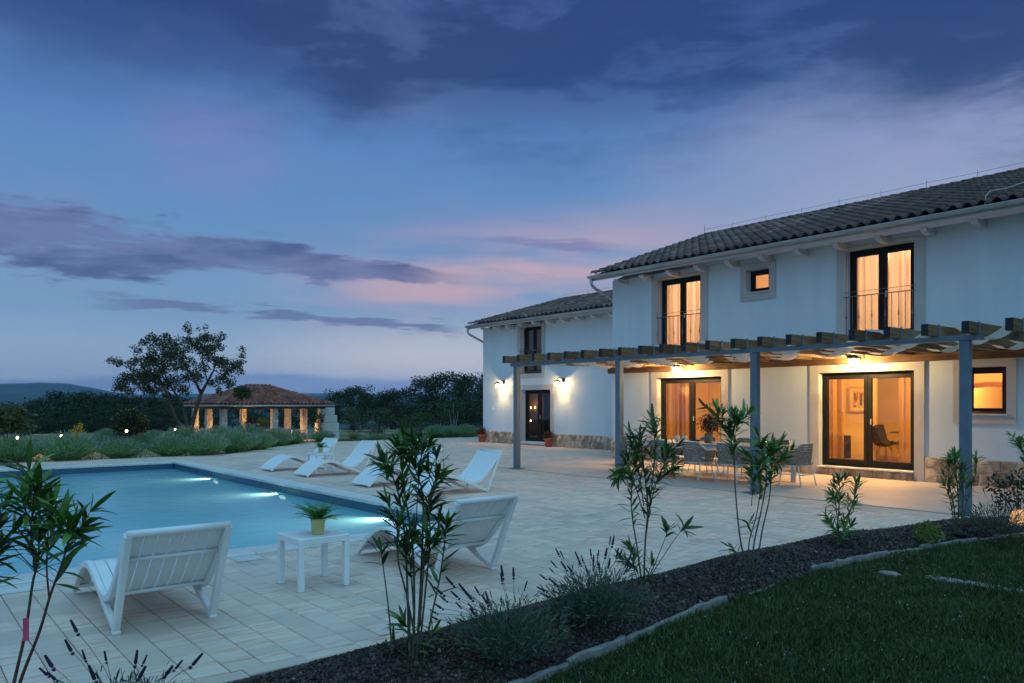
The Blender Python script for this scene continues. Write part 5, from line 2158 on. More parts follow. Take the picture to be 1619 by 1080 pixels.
for (p0, p1) in (((-a, -a), (a, -a)), ((-a, a), (a, a)), ((-a, -a), (-a, a)), ((a, -a), (a, a))):
    MB().add([(p0[0], p0[1], .05), (p1[0], p1[1], .05), (p1[0], p1[1], .5), (p0[0], p0[1], .5)], [(0, 1, 2, 3)]).build('pane', M_lglass, t_, (0, 0, 0))

# ------------------------------------------------------------------ garden pavilion
GZ0 = -.84
GX0, GX1, GY0, GY1 = 15.2, 22.55, 45.7, 52.1
gaz = thing('garden_pavilion', 'open stone pillared pavilion with hipped red tiled roof', 'pavilion', ((GX0 + GX1) / 2, (GY0 + GY1) / 2, GZ0), world_parts=True)
M_pillar = mat('rubble_pillar', (0.56, 0.51, 0.45), 0.9, 0.35, 9, 0.8, 14, hue2=(0.55, 0.50, 0.44), dist=.03)
EZ, AZ = 1.50, 2.66
ins = .55
pil = []
for fx in (0, .5, 1):
    for fy in (0, .5, 1):
        if fx == .5 and fy == .5: continue
        pil.append((GX0 + ins + (GX1 - GX0 - 2 * ins) * fx, GY0 + ins + (GY1 - GY0 - 2 * ins) * fy))
for (x, y) in pil:
    r_ = random.Random(int(x * 31 + y * 7))
    mb = MB()
    z = GZ0 - .1
    while z < EZ - .26:
        h = r_.uniform(.16, .28)
        z2 = min(EZ - .22, z + h)
        k = .18 + r_.uniform(-.012, .018)
        sp = r_.uniform(-.06, .06)
        mb.box(x - k, x + sp - .006, y - k, y + k, z, z2 - .01, ch=.02)
        mb.box(x + sp + .006, x + k, y - k + .005, y + k + .004, z, z2 - .01, ch=.02)
        z = z2
    mb.box(x - .165, x + .165, y - .165, y + .165, GZ0 - .1, EZ - .23)
    mb.build('pillar', M_pillar, gaz)
for (xa, xb, ya, yb) in ((GX0 + .35, GX1 - .35, GY0 + .40, GY0 + .68), (GX0 + .35, GX1 - .35, GY1 - .68, GY1 - .40), (GX0 + .40, GX0 + .68, GY0 + .681, GY1 - .681), (GX1 - .68, GX1 - .40, GY0 + .681, GY1 - .681), ((GX0 + GX1) / 2 - .14, (GX0 + GX1) / 2 + .14, GY0 + .681, GY1 - .681)):
    MB().box(xa, xb, ya, yb, EZ - .24, EZ - .04, ch=.012).build('beam', M_wood_y, gaz)
MB().box(GX0 - .1, GX1 + .1, GY0 - .1, GY1 + .1, GZ0 - .3, GZ0 - .005).build('floor', M_coping, gaz)
cxm, cym = (GX0 + GX1) / 2, (GY0 + GY1) / 2
rl = (GX1 - GX0 - (GY1 - GY0)) / 2
A1, A2 = Vector((cxm - rl - .2, cym, AZ)), Vector((cxm + rl + .2, cym, AZ))
cs = [Vector((GX0, GY0, EZ)), Vector((GX1, GY0, EZ)), Vector((GX1, GY1, EZ)), Vector((GX0, GY1, EZ))]
v = [tuple(p) for p in cs] + [tuple(A1), tuple(A2)]
v += [(p[0], p[1], p[2] - .06) for p in v]
groof = MB().add(v, [(0, 1, 5, 4), (1, 2, 5), (2, 3, 4, 5), (3, 0, 4), (6, 10, 11, 7), (7, 11, 8), (8, 11, 10, 9), (9, 10, 6), (0, 6, 7, 1), (1, 7, 8, 2), (2, 8, 9, 3), (3, 9, 6, 0)]).build('roof', M_wood_y, gaz)
bv, bf = tile_mesh('tile', M_tile_red, .36)
bv = bv * np.array([1, 1, 1.6])
Ms, Ts = [], []
tr_ = random.Random(77)
for (a, b, tops) in ((cs[0], cs[1], (A1, A2)), (cs[1], cs[2], (A2, A2)), (cs[2], cs[3], (A2, A1)), (cs[3], cs[0], (A1, A1))):
    Yd = (b - a).normalized()
    mid = (a + b) / 2
    top = (tops[0] + tops[1]) / 2
    up = top - mid
    up = up - Yd * up.dot(Yd)
    Ls = up.length
    U = up.normalized()
    N = U.cross(-Yd)
    # tile frame: local x up the slope, y along the eave, z out of the roof
    Yt = -Yd if N.z > 0 else Yd
    N = U.cross(Yt)
    B = np.array(Matrix((U, Yt, N)).transposed())
    Lb = (b - a).length
    o0 = b if Yt.dot(Yd) < 0 else a
    lt = (tops[0] - a).dot(Yd)
    rt = (b - tops[1]).dot(Yd)
    rows = int(Ls / .36) + 1
    for r_ in range(rows):
        s_ = (r_ + .5) * .36
        f = min(1, s_ / Ls)
        for k in range(int(Lb / .25)):
            pos = k * .25
            t_a = pos if Yt.dot(Yd) > 0 else Lb - pos - .25
            if t_a + .12 < lt * f - .05 or t_a + .12 > Lb - rt * f + .05: continue
            q = o0 + Yt * pos + U * (r_ * .36 - .05) + N * (.012 + tr_.uniform(-.004, .006))
            Ms.append(B)
            Ts.append(tuple(q))
o = scatter('roof_tile_field', bv, bf, np.array(Ms), np.array(Ts), M_tile_red, groof, True)
o.location = (0, 0, 0)
o['kind'] = 'stuff'
for (a, b) in ((cs[0], A1), (cs[1], A2), (cs[2], A2), (cs[3], A1), (A1, A2)):
    n = max(2, int((b - a).length / .36))
    for k in range(n):
        p, q = a.lerp(b, k / n), a.lerp(b, (k + 1.12) / n)
        MB().tube([p + Vector((0, 0, .05)), q + Vector((0, 0, .04))], [.105, .085], 8).build('ridge_tile', M_tile_red, groof, (0, 0, 0), True)
mb = MB()
for (a, b) in ((cs[0], cs[1]), (cs[3], cs[0]), (cs[1], cs[2])):
    d = (b - a).normalized()
    nrm = Vector((d.y, -d.x, 0))
    mb.tube([a + nrm * .06 + Vector((0, 0, -.05)) - d * .06, b + nrm * .06 + Vector((0, 0, -.05)) + d * .06], .06, 8)
mb.build('gutter', M_zinc, gaz, None, True)
# fireplace block at the right end
mb = MB()
fx, fy = GX1 + .35, GY0 + 1.6
for (z0, z1, w) in ((GZ0, GZ0 + .55, .62), (GZ0 + .57, GZ0 + 1.15, .60), (GZ0 + 1.17, GZ0 + 1.65, .52), (GZ0 + 1.67, GZ0 + 2.15, .40)):
    mb.box(fx - w, fx + w, fy - w * .9, fy + w * .9, z0, z1 - .0, ch=.02)
fp = mb.build('block', M_coping, None, None)
fpr = thing('outdoor_fireplace', 'pale stepped block fireplace at the right end of the pavilion', 'fireplace', (fx, fy, GZ0))
fp.parent = fpr
fp.location = (-fx, -fy, -GZ0)
MB().box(-.68, -.605, -.30, .30, .15, .50).build('firebox', M_iron, fpr, (0, 0, 0))
for (lx, ly, e) in ((GX0 + 1.9, GY0 + 2.2, 170), (GX1 - 2.0, GY0 + 2.4, 170), (GX0 + 1.6, GY1 - 1.8, 120)):
    room_light('pavilion_lamp', (lx, ly, GZ0 + .35), e, (1.0, .55, .20), .12)
# furniture and planting inside
t_ = thing('pavilion_table', 'white cloth covered table inside the pavilion', 'table', (GX0 + 4.9, GY0 + 2.2, GZ0))
MB().box(-.9, .9, -.45, .45, .70, .74, ch=.01).build('tabletop', M_jar, t_, (0, 0, 0))
for sx in (-1, 1):
    for sy in (-1, 1):
        MB().box(sx * .8 - .03, sx * .8 + .03, sy * .38 - .03, sy * .38 + .03, 0, .70).build('leg', M_greywood, t_, (0, 0, 0))

# ------------------------------------------------------------------ oleanders
M_ole = leaf_mat('oleander_leaf', (0.062, 0.135, 0.034), 0.5, 0.42, 0.20, island=False, back=(0.105, 0.22, 0.046), spec=0.45)
M_stem = mat('oleander_stem', (0.105, 0.095, 0.065), 0.8, 0.25, 20)
M_stem_red = mat('oleander_young_stem', (0.12, 0.05, 0.035), 0.7, 0.25, 20)


def ole_leaf(curl, seed):
    """lance shaped leaf of unit length: midrib fold, curl along its length"""
    xs_ = [0, .10, .28, .5, .72, .88, 1.0]
    ws = [.007, .042, .080, .092, .074, .040, .002]
    v, f = [], []
    for x_, w_ in zip(xs_, ws):
        z_ = curl * x_ * x_
        v += [(x_, -w_, z_ + w_ * .35), (x_, 0, z_), (x_, w_, z_ + w_ * .35)]
    for i in range(len(xs_) - 1):
        for k in range(2):
            f.append((i * 3 + k, i * 3 + k + 1, (i + 1) * 3 + k + 1, (i + 1) * 3 + k))
    return bulk_mesh('leaf', np.array(v), np.array(f), M_ole, True)


LEAVES = [ole_leaf(c_, i) for i, c_ in enumerate((-.05, -.22, -.40, .12, -.12))]


def oleander(label, base, stems, depth, leaf=.13, seed=0, spread=.14, stem_mat=None, tags=()):
    """stems: (list of (px,py) read from the photo at the plant's own depth, tip rosette leaves, leafy from fraction, nodes, radius mm)"""
    r_ = random.Random(seed)
    t_ = thing('oleander', label, 'shrub', base, 0, 'young oleanders in the gravel bed')
    B = Vector(base)
    leafs = []
    for si, (pts, rose, lf, nodes, rad) in enumerate(stems):
        dd = r_.uniform(-spread, spread)
        P = []
        for i, (a, b) in enumerate(pts):
            k = i / max(1, len(pts) - 1)
            P.append(gd(a, b, depth + dd * k) - B)
        # smooth
        Q = []
        for i in range(len(P) - 1):
            p0, p1, p2, p3 = P[max(i - 1, 0)], P[i], P[i + 1], P[min(i + 2, len(P) - 1)]
            for s_ in range(6):
                t = s_ / 6
                Q.append(.5 * ((2 * p1) + (-p0 + p2) * t + (2 * p0 - 5 * p1 + 4 * p2 - p3) * t * t + (-p0 + 3 * p1 - 3 * p2 + p3) * t ** 3))
        Q.append(P[-1])
        n = len(Q)
        MB().tube(Q, [rad * .001 * (1 - .6 * i / (n - 1)) for i in range(n)], 7).build('stem', stem_mat or M_stem, t_, (0, 0, 0), True)

        def put(p, axis, open_, L, roll):
            """one leaf leaving the stem"""
            axis = axis.normalized()
            s1 = axis.cross(Vector((.31, .2, .9)))
            if s1.length < 1e-3: s1 = axis.cross(Vector((1, 0, 0)))
            s1.normalize()
            s2 = axis.cross(s1)
            rad_ = s1 * math.cos(roll) + s2 * math.sin(roll)
            d = (axis * math.cos(open_) + rad_ * math.sin(open_)).normalized()
            d.z -= .10
            d.normalize()
            up = (axis + Vector((0, 0, .5)) + rad_ * -.3).normalized()
            y = up.cross(d)
            if y.length < 1e-3: y = Vector((0, 1, 0))
            y.normalize()
            z = d.cross(y)
            M_ = Matrix((d * L, y * L * r_.uniform(.85, 1.2), z * L)).transposed().to_4x4()
            leafs.append((r_.randrange(len(LEAVES)), Matrix.Translation(p) @ M_))

        lf2 = max(.12, lf - .16)
        nodes = int(nodes * 2.0 + .5)
        for j in range(nodes):
            f = lf2 + (1 - lf2) * (j + .3) / nodes
            u = f * (n - 1)
            q = min(int(u), n - 2)
            p = Q[q].lerp(Q[q + 1], u - q)
            ax = Q[q + 1] - Q[q]
            roll0 = r_.uniform(0, 6.28)
            young = .75 + .35 * f
            for k in range(3):
                if r_.random() < .08: continue
                put(p, ax, R(r_.uniform(32, 66)) * (1.2 - .3 * f), leaf * young * r_.uniform(.75, 1.15), roll0 + k * 2.094 + r_.uniform(-.3, .3))
        twigs = 3 if rose >= 12 else (2 if rose >= 9 else 0)
        for k in range(twigs):
            f = lf + (1 - lf) * r_.uniform(.15, .85)
            u = f * (n - 1)
            q = min(int(u), n - 2)
            p = Q[q].lerp(Q[q + 1], u - q)
            ax = (Q[q + 1] - Q[q]).normalized()
            sd = Vector((r_.uniform(-1, 1), r_.uniform(-1, 1), r_.uniform(-.2, .5))).normalized()
            dr = (ax + sd * .75).normalized()
            TL = leaf * r_.uniform(.6, 1.3)
            tw = [p, p + dr * TL * .5, p + (dr + ax * .35).normalized() * TL]
            MB().tube(tw, [.0032, .0026, .0018], 5).build('twig', stem_mat or M_stem, t_, (0, 0, 0), True)
            for w in range(2):
                for k2 in range(3):
                    put(tw[1].lerp(tw[2], .2 + .5 * w), dr, R(r_.uniform(35, 70)), leaf * r_.uniform(.65, 1.05), k2 * 2.094 + w + r_.uniform(-.3, .3))
            for k2 in range(4):
                put(tw[2], dr, R(r_.uniform(8, 50)), leaf * r_.uniform(.6, 1.0), k2 * 2.4)
        for k in range(int(rose * .62)):
            put(Q[-1] - (Q[-1] - Q[-2]) * r_.uniform(0, 1.6), Q[-1] - Q[-3], R(r_.uniform(8, 66)), leaf * r_.uniform(.7, 1.15), k * 2.4 + r_.uniform(-.3, .3))
    r_.shuffle(leafs)
    for (k, M_) in leafs[:290]:
        o = link('leaf', LEAVES[k], t_, (0, 0, 0))
        o.matrix_basis = M_
    if len(leafs) > 290:
        VV, FF, off = [], [], 0
        for (k, M_) in leafs[290:]:
            me = LEAVES[k]
            VV += [tuple(M_ @ v.co) for v in me.vertices]
            FF += [tuple(i + off for i in pl.vertices) for pl in me.polygons]
            off += len(me.vertices)
        link('leaf_mass', bulk_mesh('leaf_mass', np.array(VV), np.array(FF), M_ole, True), t_, (0, 0, 0))['kind'] = 'stuff'
    for (a, b, w, h, cl) in tags:
        p = gd(a, b, depth - .03) - B
        MB().box(-w / 2, w / 2, -.0015, .0015, -h / 2, h / 2).build('plant_tag', mat('plant_tag', cl, 0.5), t_, tuple(p))
    return t_


# left, close to the camera
oleander('dark oleander with a pink tag, closest to the camera at picture left', gd(2, 1180, 3.25), [
    ([(2, 1180), (22, 1080), (40, 1000), (52, 920), (60, 890), (62, 850)], 6, .80, 2, 8),
    ([(60, 893), (50, 862), (50, 820), (56, 770)], 15, .35, 4, 4.5),
    ([(62, 885), (84, 850), (95, 838)], 8, .6, 1, 4),
    ([(8, 1180), (30, 1085), (62, 1000), (80, 940), (100, 885), (112, 840)], 13, .80, 3, 8),
    ([(78, 945), (74, 900), (76, 845), (74, 810)], 11, .5, 3, 4.5),
    ([(60, 905), (35, 880), (14, 858)], 3, .9, 0, 3),
    ([(48, 770), (46, 740)], 8, .2, 1, 3),
], 3.25, .145, 5, .10, M_stem_red, tags=[(41, 995, .022, .095, (0.75, 0.10, 0.20))])
oleander('oleander cut by the left picture edge, only its leaves in view', gd(-60, 1180, 3.15), [
    ([(-60, 1180), (-50, 1000), (-30, 900), (-20, 850)], 18, .62, 5, 8),
    ([(-55, 1100), (-40, 950), (-15, 880)], 16, .6, 4, 7),
    ([(-60, 1100), (-60, 900), (-28, 800)], 16, .6, 4, 7),
], 3.15, .15, 6, .1, M_stem_red)
# tall one in the middle
oleander('tallest many stemmed oleander in front of the right near lounger', gd(655, 1046, 4.50), [
    ([(648, 1046), (645, 960), (641, 860), (632, 790), (618, 745)], 15, .84, 3, 9),
    ([(652, 1046), (655, 960), (652, 860), (640, 780), (634, 718)], 18, .86, 4, 9),
    ([(658, 1046), (664, 950), (668, 850), (668, 780), (652, 730)], 15, .84, 3, 9),
    ([(655, 1000), (640, 930), (630, 890), (628, 850), (630, 828)], 10, .72, 4, 7),
    ([(663, 1030), (672, 940), (680, 850), (678, 790), (690, 755)], 12, .80, 3, 7),
    ([(670, 1046), (680, 985), (695, 915), (704, 850), (705, 825)], 9, .55, 5, 7),
    ([(664, 990), (670, 900), (676, 860)], 9, .6, 4, 6),
    ([(620, 1035), (615, 970), (607, 905), (602, 870)], 8, .86, 1, 6),
    ([(668, 900), (676, 830), (682, 800)], 8, .6, 3, 5),
    ([(655, 980), (650, 910), (645, 870)], 10, .6, 3, 6),
    ([(650, 1046), (640, 1035), (622, 1022)], 8, .4, 2, 4),
    ([(668, 1046), (675, 1020), (685, 1000)], 7, .4, 2, 4),
    ([(655, 1046), (650, 1005), (640, 985)], 8, .3, 3, 4),
    ([(657, 845), (660, 790), (668, 705)], 12, .7, 3, 4),
], 4.50, .135, 8, .12, None, tags=[(640, 944, .014, .05, (0.6, 0.66, 0.68))])
oleander('bushy oleander before the second pergola post', gd(1018, 925, 6.42), [
    ([(1018, 925), (1020, 860), (1024, 800), (1018, 740), (1012, 690)], 15, .50, 8, 9),
    ([(1015, 925), (1008, 870), (1000, 820), (998, 780), (1005, 735)], 12, .58, 5, 8),
    ([(1021, 850), (1030, 790), (1045, 745), (1058, 715)], 14, .35, 7, 6),
    ([(1022, 840), (1030, 775), (1036, 710), (1032, 680)], 14, .35, 7, 6),
    ([(1020, 820), (1005, 770), (990, 735), (982, 745)], 11, .4, 5, 5),
    ([(1018, 800), (1010, 745), (1000, 705)], 12, .35, 5, 5),
    ([(1020, 790), (1040, 760), (1060, 745)], 9, .3, 4, 4),
    ([(1022, 920), (1036, 890), (1052, 850), (1055, 838)], 8, .80, 2, 5),
    ([(1024, 918), (1055, 870), (1074, 843), (1082, 836)], 5, .85, 2, 4),
    ([(1010, 925), (1000, 890), (995, 862)], 8, .45, 3, 5),
    ([(1012, 925), (1008, 905), (998, 893)], 9, .3, 2, 4),
    ([(1020, 925), (1026, 905), (1030, 893)], 8, .3, 2, 4),
], 6.42, .135, 9, .14, None)
oleander('tall bare stemmed oleander with two leafy heads before the third post', gd(1190, 905, 6.85), [
    ([(1182, 905), (1170, 850), (1163, 780), (1160, 720), (1152, 680)], 20, .86, 5, 9),
    ([(1160, 735), (1162, 690), (1168, 668)], 15, .3, 4, 4),
    ([(1190, 905), (1192, 860), (1205, 800), (1212, 750), (1205, 705)], 18, .80, 6, 9),
    ([(1195, 905), (1205, 840), (1216, 790), (1220, 745), (1222, 715)], 16, .78, 5, 8),
    ([(1186, 905), (1184, 860), (1196, 815), (1202, 770), (1196, 735)], 14, .78, 4, 7),
    ([(1188, 800), (1190, 770), (1188, 750)], 8, .4, 3, 4),
    ([(1184, 905), (1172, 885), (1158, 866)], 4, .8, 1, 4),
    ([(1190, 850), (1186, 835), (1184, 828)], 6, .3, 1, 3),
    ([(1212, 760), (1222, 738), (1230, 730)], 10, .3, 2, 3),
    ([(1152, 690), (1140, 672), (1136, 662)], 10, .3, 2, 3),
], 6.85, .145, 10, .12, None)
oleander('low oleander in the bed before the large glazed door', gd(1327, 862, 8.2), [
    ([(1322, 862), (1325, 820), (1328, 780), (1326, 758)], 13, .25, 6, 7),
    ([(1330, 862), (1340, 820), (1350, 790), (1354, 766)], 13, .25, 6, 7),
    ([(1325, 862), (1318, 835), (1312, 825)], 10, .25, 3, 6),
    ([(1328, 862), (1336, 845), (1345, 832)], 9, .25, 3, 6),
    ([(1326, 862), (1322, 800), (1318, 785)], 10, .3, 5, 5),
    ([(1327, 862), (1327, 848), (1325, 840)], 10, .2, 2, 5),
], 8.2, .13, 11, .15, None)
oleander('slender oleander leaning on the last pergola post', gd(1515, 845, 8.85), [
    ([(1512, 845), (1508, 800), (1500, 760), (1503, 728)], 12, .20, 8, 8),
    ([(1515, 845), (1515, 790), (1512, 745), (1508, 722)], 12, .20, 8, 8),
    ([(1518, 845), (1522, 800), (1522, 760), (1520, 740)], 10, .25, 6, 7),
    ([(1518, 840), (1530, 790), (1542, 750), (1544, 722)], 8, .45, 6, 6),
    ([(1510, 845), (1502, 790), (1492, 765)], 9, .3, 5, 6),
], 8.85, .13, 12, .15, None, tags=[(1525, 778, .022, .08, (0.7, 0.72, 0.72))])
oleander('oleander branch entering at the right picture edge', gd(1640, 850, 9.2), [
    ([(1640, 850), (1632, 780), (1622, 730), (1612, 700)], 16, .6, 5, 8),
    ([(1640, 850), (1640, 760), (1630, 705)], 14, .6, 5, 8),
], 9.2, .14, 13, .15, None)

# ------------------------------------------------------------------ lavender
M_lavfol = leaf_mat('lavender_foliage', (0.075, 0.105, 0.072), 0.4, 0.8, 0.1)
M_lavsp = mat('lavender_spike', (0.038, 0.032, 0.075), 0.9, 0.3, 40)
M_lavstalk = mat('lavender_stalk', (0.10, 0.12, 0.07), 0.9, 0.2, 20)
needle_v = np.array([(0, -.06, 0), (0, .06, 0), (.6, .07, .04), (.6, -.07, .04), (1, 0, .10)])
needle_f = [(0, 1, 2), (0, 2, 3), (3, 2, 4)]


def lav_foliage(name, rad, h, K, size, material, parent, seed, lean=(0, 0)):
    g = np.random.default_rng(seed)
    a = g.uniform(0, 2 * PI, K)
    rr = np.sqrt(g.random(K))
    P = np.stack([np.cos(a) * rr * rad * .35, np.sin(a) * rr * rad * .35, np.zeros(K)], 1)
    out = np.stack([np.cos(a) * rr * .95 + lean[0], np.sin(a) * rr * .95 + lean[1], 1.1 - .55 * rr], 1)
    out /= np.linalg.norm(out, axis=1, keepdims=True)
    tpos = g.uniform(.06, 1.0, K) ** .8
    reach = h * (1 + .1 * g.normal(size=K))
    P = P + out * (tpos * reach)[:, None]
    D = out + g.normal(0, .35, (K, 3))
    fr = frames(D, g.normal(size=(K, 3)))
    s_ = size * g.uniform(.6, 1.3, K)
    o = scatter(name, needle_v, needle_f, fr * s_[:, None, None], P, material, parent)
    o.location = (0, 0, 0)
    return o


def spike_mesh():
    mb = MB()
    r_ = random.Random(2)
    for k in range(10):
        z = k * .0048 + (0 if k else -.009)
        rr = .0036 * (1 - .075 * k)
        for q in range(5):
            a = q * 1.2566 + k * .6
            mb.obox((rr * math.cos(a), rr * math.sin(a), z), (.0017, .0017, .0040), Matrix.Rotation(a, 3, 'Z') @ Matrix.Rotation(.35, 3, 'Y'))
    me = bpy.data.meshes.new('flower_spike')
    me.from_pydata(mb.v, [], mb.f)
    me.materials.append(M_lavsp)
    return me


SPIKE = spike_mesh()


def lavender_near(label, base, rad, h, tips, depth, seed, K=2600, lean=(0, 0)):
    t_ = thing('lavender', label, 'lavender', base, 0, 'lavender plants in the gravel bed')
    B = Vector(base)
    r_ = random.Random(seed)
    o = lav_foliage('foliage', rad, h, K, .045, M_lavfol, t_, seed, lean)
    for (a, b) in tips:
        tip = gd(a, b, depth + r_.uniform(-.15, .15)) - B
        root = Vector((r_.uniform(-.06, .06), r_.uniform(-.06, .06), h * .25))
        mid = root.lerp(tip, .5) + Vector((0, 0, (tip - root).length * .12))
        pts = [root, root.lerp(mid, .5) + Vector((0, 0, .01)), mid, mid.lerp(tip, .55) + Vector((0, 0, .008)), tip]
        st = MB().tube(pts, .0014, 4).build('stalk', M_lavstalk, t_, (0, 0, 0))
        f = link('flower_spike', SPIKE, st, (0, 0, 0))
        ax = (tip - pts[-2]).normalized()
        f.matrix_basis = Matrix.Translation(tip) @ (Vector((0, 0, 1)).rotation_difference((ax + Vector((0, 0, .5))).normalized())).to_matrix().to_4x4() @ Matrix.Scale(r_.uniform(.85, 1.5), 4)
    return t_


lavender_near('lavender clump with purple spikes beside the tallest oleander', gd(808, 1046, 4.62), .22, .34, [
    (716, 925), (705, 950), (698, 962), (692, 980), (690, 970), (724, 945), (735, 935), (742, 943), (746, 948), (748, 962), (718, 990), (728, 960), (757, 938), (772, 950), (795, 912), (794, 920), (771, 955), (812, 912), (830, 930), (700, 940), (752, 972), (765, 965)], 4.62, 51, 3400)
lavender_near('widest lavender clump with purple spikes beside the bushy oleander', gd(945, 986, 5.33), .27, .34, [
    (884, 878), (890, 880), (878, 895), (875, 905), (862, 915), (862, 935), (915, 885), (918, 893), (922, 888), (935, 880), (938, 890), (945, 895), (948, 902), (957, 880), (962, 895), (964, 858), (968, 862), (975, 880), (980, 878), (990, 895), (992, 888), (988, 905), (880, 925), (895, 900), (905, 905), (930, 905), (900, 918), (870, 945), (945, 880), (995, 900)], 5.33, 52, 4200, (-.12, 0))
lavender_near('lavender at the picture bottom left, only purple spikes in view', gd(190, 1190, 3.3), .2, .3, [
    (122, 1000), (113, 1030), (83, 1055), (135, 1043), (168, 1045), (214, 1050), (226, 1050), (277, 1058), (304, 1052), (75, 1068), (220, 1072), (88, 1075), (150, 1075), (262, 1068)], 3.3, 53, 1500)
lavender_near('dark lavender mound beside the glowing globe at picture right', gd(1578, 848, 8.9), .34, .36, [
    (1556, 778), (1569, 788), (1552, 800), (1543, 802), (1575, 800), (1590, 795)], 8.9, 54, 2600)
# weeds at the bed edge
M_weed = leaf_mat('yellow_green_leaf', (0.15, 0.19, 0.035), 0.35, 0.6, 0.2)
t_ = thing('golden_shrub', 'small yellow green shrub in the gravel near the black spotlight', 'shrub', gd(1468, 855, 8.6))
leaf_ball('foliage', (0, 0, .09), (.15, .15, .12), 420, .045, M_weed, t_, 61, lo=.1)
MB().tube([(0, 0, -.03), (0, 0, .10)], .008, 6).build('stem', M_stem, t_, (0, 0, 0))
M_darkleaf = leaf_mat('dark_shrub_leaf', (0.022, 0.040, 0.018), 0.5, 0.5, 0.1)
M_purple = leaf_mat('purple_petal', (0.10, 0.03, 0.16), 0.4, 0.7, 0.2)
t_ = thing('flowering_shrub', 'dark shrub with few purple flowers at the right picture edge', 'shrub', gd(1612, 822, 10.2))
for k, (a, b, r_) in enumerate(((1600, 772, .16), (1590, 790, .14), (1615, 780, .2), (1612, 800, .22), (1575, 765, .10), (1608, 758, .12))):
    p = gd(a, b, 10.2) - t_.location
    leaf_ball('foliage', tuple(p), (r_ * 1.1, r_ * 1.1, r_), 75, .065, M_darkleaf, t_, 70 + k, lo=.1)
leaf_ball('flowers', tuple(gd(1594, 778, 10.1) - t_.location), (.22, .22, .16), 26, .035, M_purple, t_, 80)
mb = MB()
for (a, b) in ((1575, 765), (1600, 772), (1615, 780), (1608, 758)):
    mb.tube([(0, 0, 0), tuple((gd(a, b, 10.2) - t_.location) * .6), tuple(gd(a, b, 10.2) - t_.location)], [.012, .007, .003], 5)
mb.build('stem', M_stem, t_, (0, 0, 0))
# seedlings and dry stalks on the bed
K = 60
M_dry = mat('dry_stalk', (0.20, 0.16, 0.09), 0.9, 0.2, 10)
mb = MB()
for k in range(70):
    xx = rng.uniform(1.8, 10)
    tt = rng.random() ** .5
    yy = float(curve_at(BED_TOP, xx) * (1 - tt) + curve_at(BED_LOW, xx) * tt)
    zz = float(bed_z(xx, yy))
    a, L = rng.uniform(0, 6.28), rng.uniform(.04, .14)
    mb.tube([(xx, yy, zz), (xx + L * .5 * math.cos(a), yy + L * .5 * math.sin(a), zz + L * .35), (xx + L * math.cos(a), yy + L * math.sin(a), zz + L * rng.uniform(.1, .6))], [.0018, .0014, .0006], 4)
tag(mb.build('debris', M_dry), 'dry straws and stalks scattered over the lava gravel', 'debris', kind='stuff')
K = 900
cx_ = nrng.uniform(1.8, 10, 45)
ct = nrng.random(45) ** .6
idx = nrng.integers(0, 45, K)
xs = cx_[idx] + nrng.normal(0, .035, K)
tt = ct[idx]
ys = curve_at(BED_TOP, xs) * (1 - tt) + curve_at(BED_LOW, xs) * tt + nrng.normal(0, .035, K)
D = np.stack([nrng.normal(size=K), nrng.normal(size=K), np.abs(nrng.normal(size=K)) * .8 + .2], 1)
tag(scatter('weeds', lv4, lf4, frames(D) * nrng.uniform(.02, .05, K)[:, None, None], np.stack([xs, ys, bed_z(xs, ys)], 1), M_clover), 'low green weeds sprouting through the lava gravel', 'weeds', kind='stuff')

# ------------------------------------------------------------------ near garden fittings
t_ = thing('garden_spotlight', 'black unlit garden spotlight on the edging beside the lawn', 'spotlight', gd(1518, 862, 9.0))
MB().lathe([(.012, -.05), (.012, .02), (.045, .025), (.062, .05), (.066, .13), (.07, .14), (.062, .142), (.055, .10), (.001, .09)], 20, cap=False).build('housing', M_iron, t_, (0, 0, 0), True)
MB().lathe([(.012, -.08), (.008, -.05)], 8).build('spike', M_iron, t_, (0, 0, 0))
def globe_material():
    m = bpy.data.materials.new('glowing_globe')
    m.use_nodes = True
    t = m.node_tree
    t.nodes.clear()
    X.tree = t
    lw = t.nodes.new('ShaderNodeTexCoord')
    e = t.nodes.new('ShaderNodeEmission')
    n_ = noise(X(lw.outputs['Object']), 6, 3, .5)
    X.put(cmix(n_, (1.0, .62, .30, 1), (1.0, .42, .14, 1)), e.inputs[0])
    e.inputs[1].default_value = 0.9
    o = t.nodes.new('ShaderNodeOutputMaterial')
    t.links.new(e.outputs[0], o.inputs[0])
    return m
t_ = thing('globe_lamp', 'glowing stone globe lamp beside the dark lavender at picture right', 'lamp', tuple(gd(1612, 831, 9.65)))
prof = [(.001, .0)] + [(.115 * math.sin(a), .10 - .10 * math.cos(a)) for a in np.linspace(.3, PI - .02, 14)]
MB().lathe(prof, 24, cap=False).build('globe', globe_material(), t_, (0, 0, 0), True)
MB().lathe([(.06, -.03), (.06, .012), (.03, .014)], 16).build('socket', M_iron, t_, (0, 0, 0), True)
ld = bpy.data.lights.new('globe_glow', 'POINT')
ld.energy = 1.6
ld.color = (1, .6, .26)
ld.shadow_soft_size = .05
lo = bpy.data.objects.new('globe_glow', ld)
col.objects.link(lo)
lo.parent = t_
lo.location = (-.12, .06, .10)

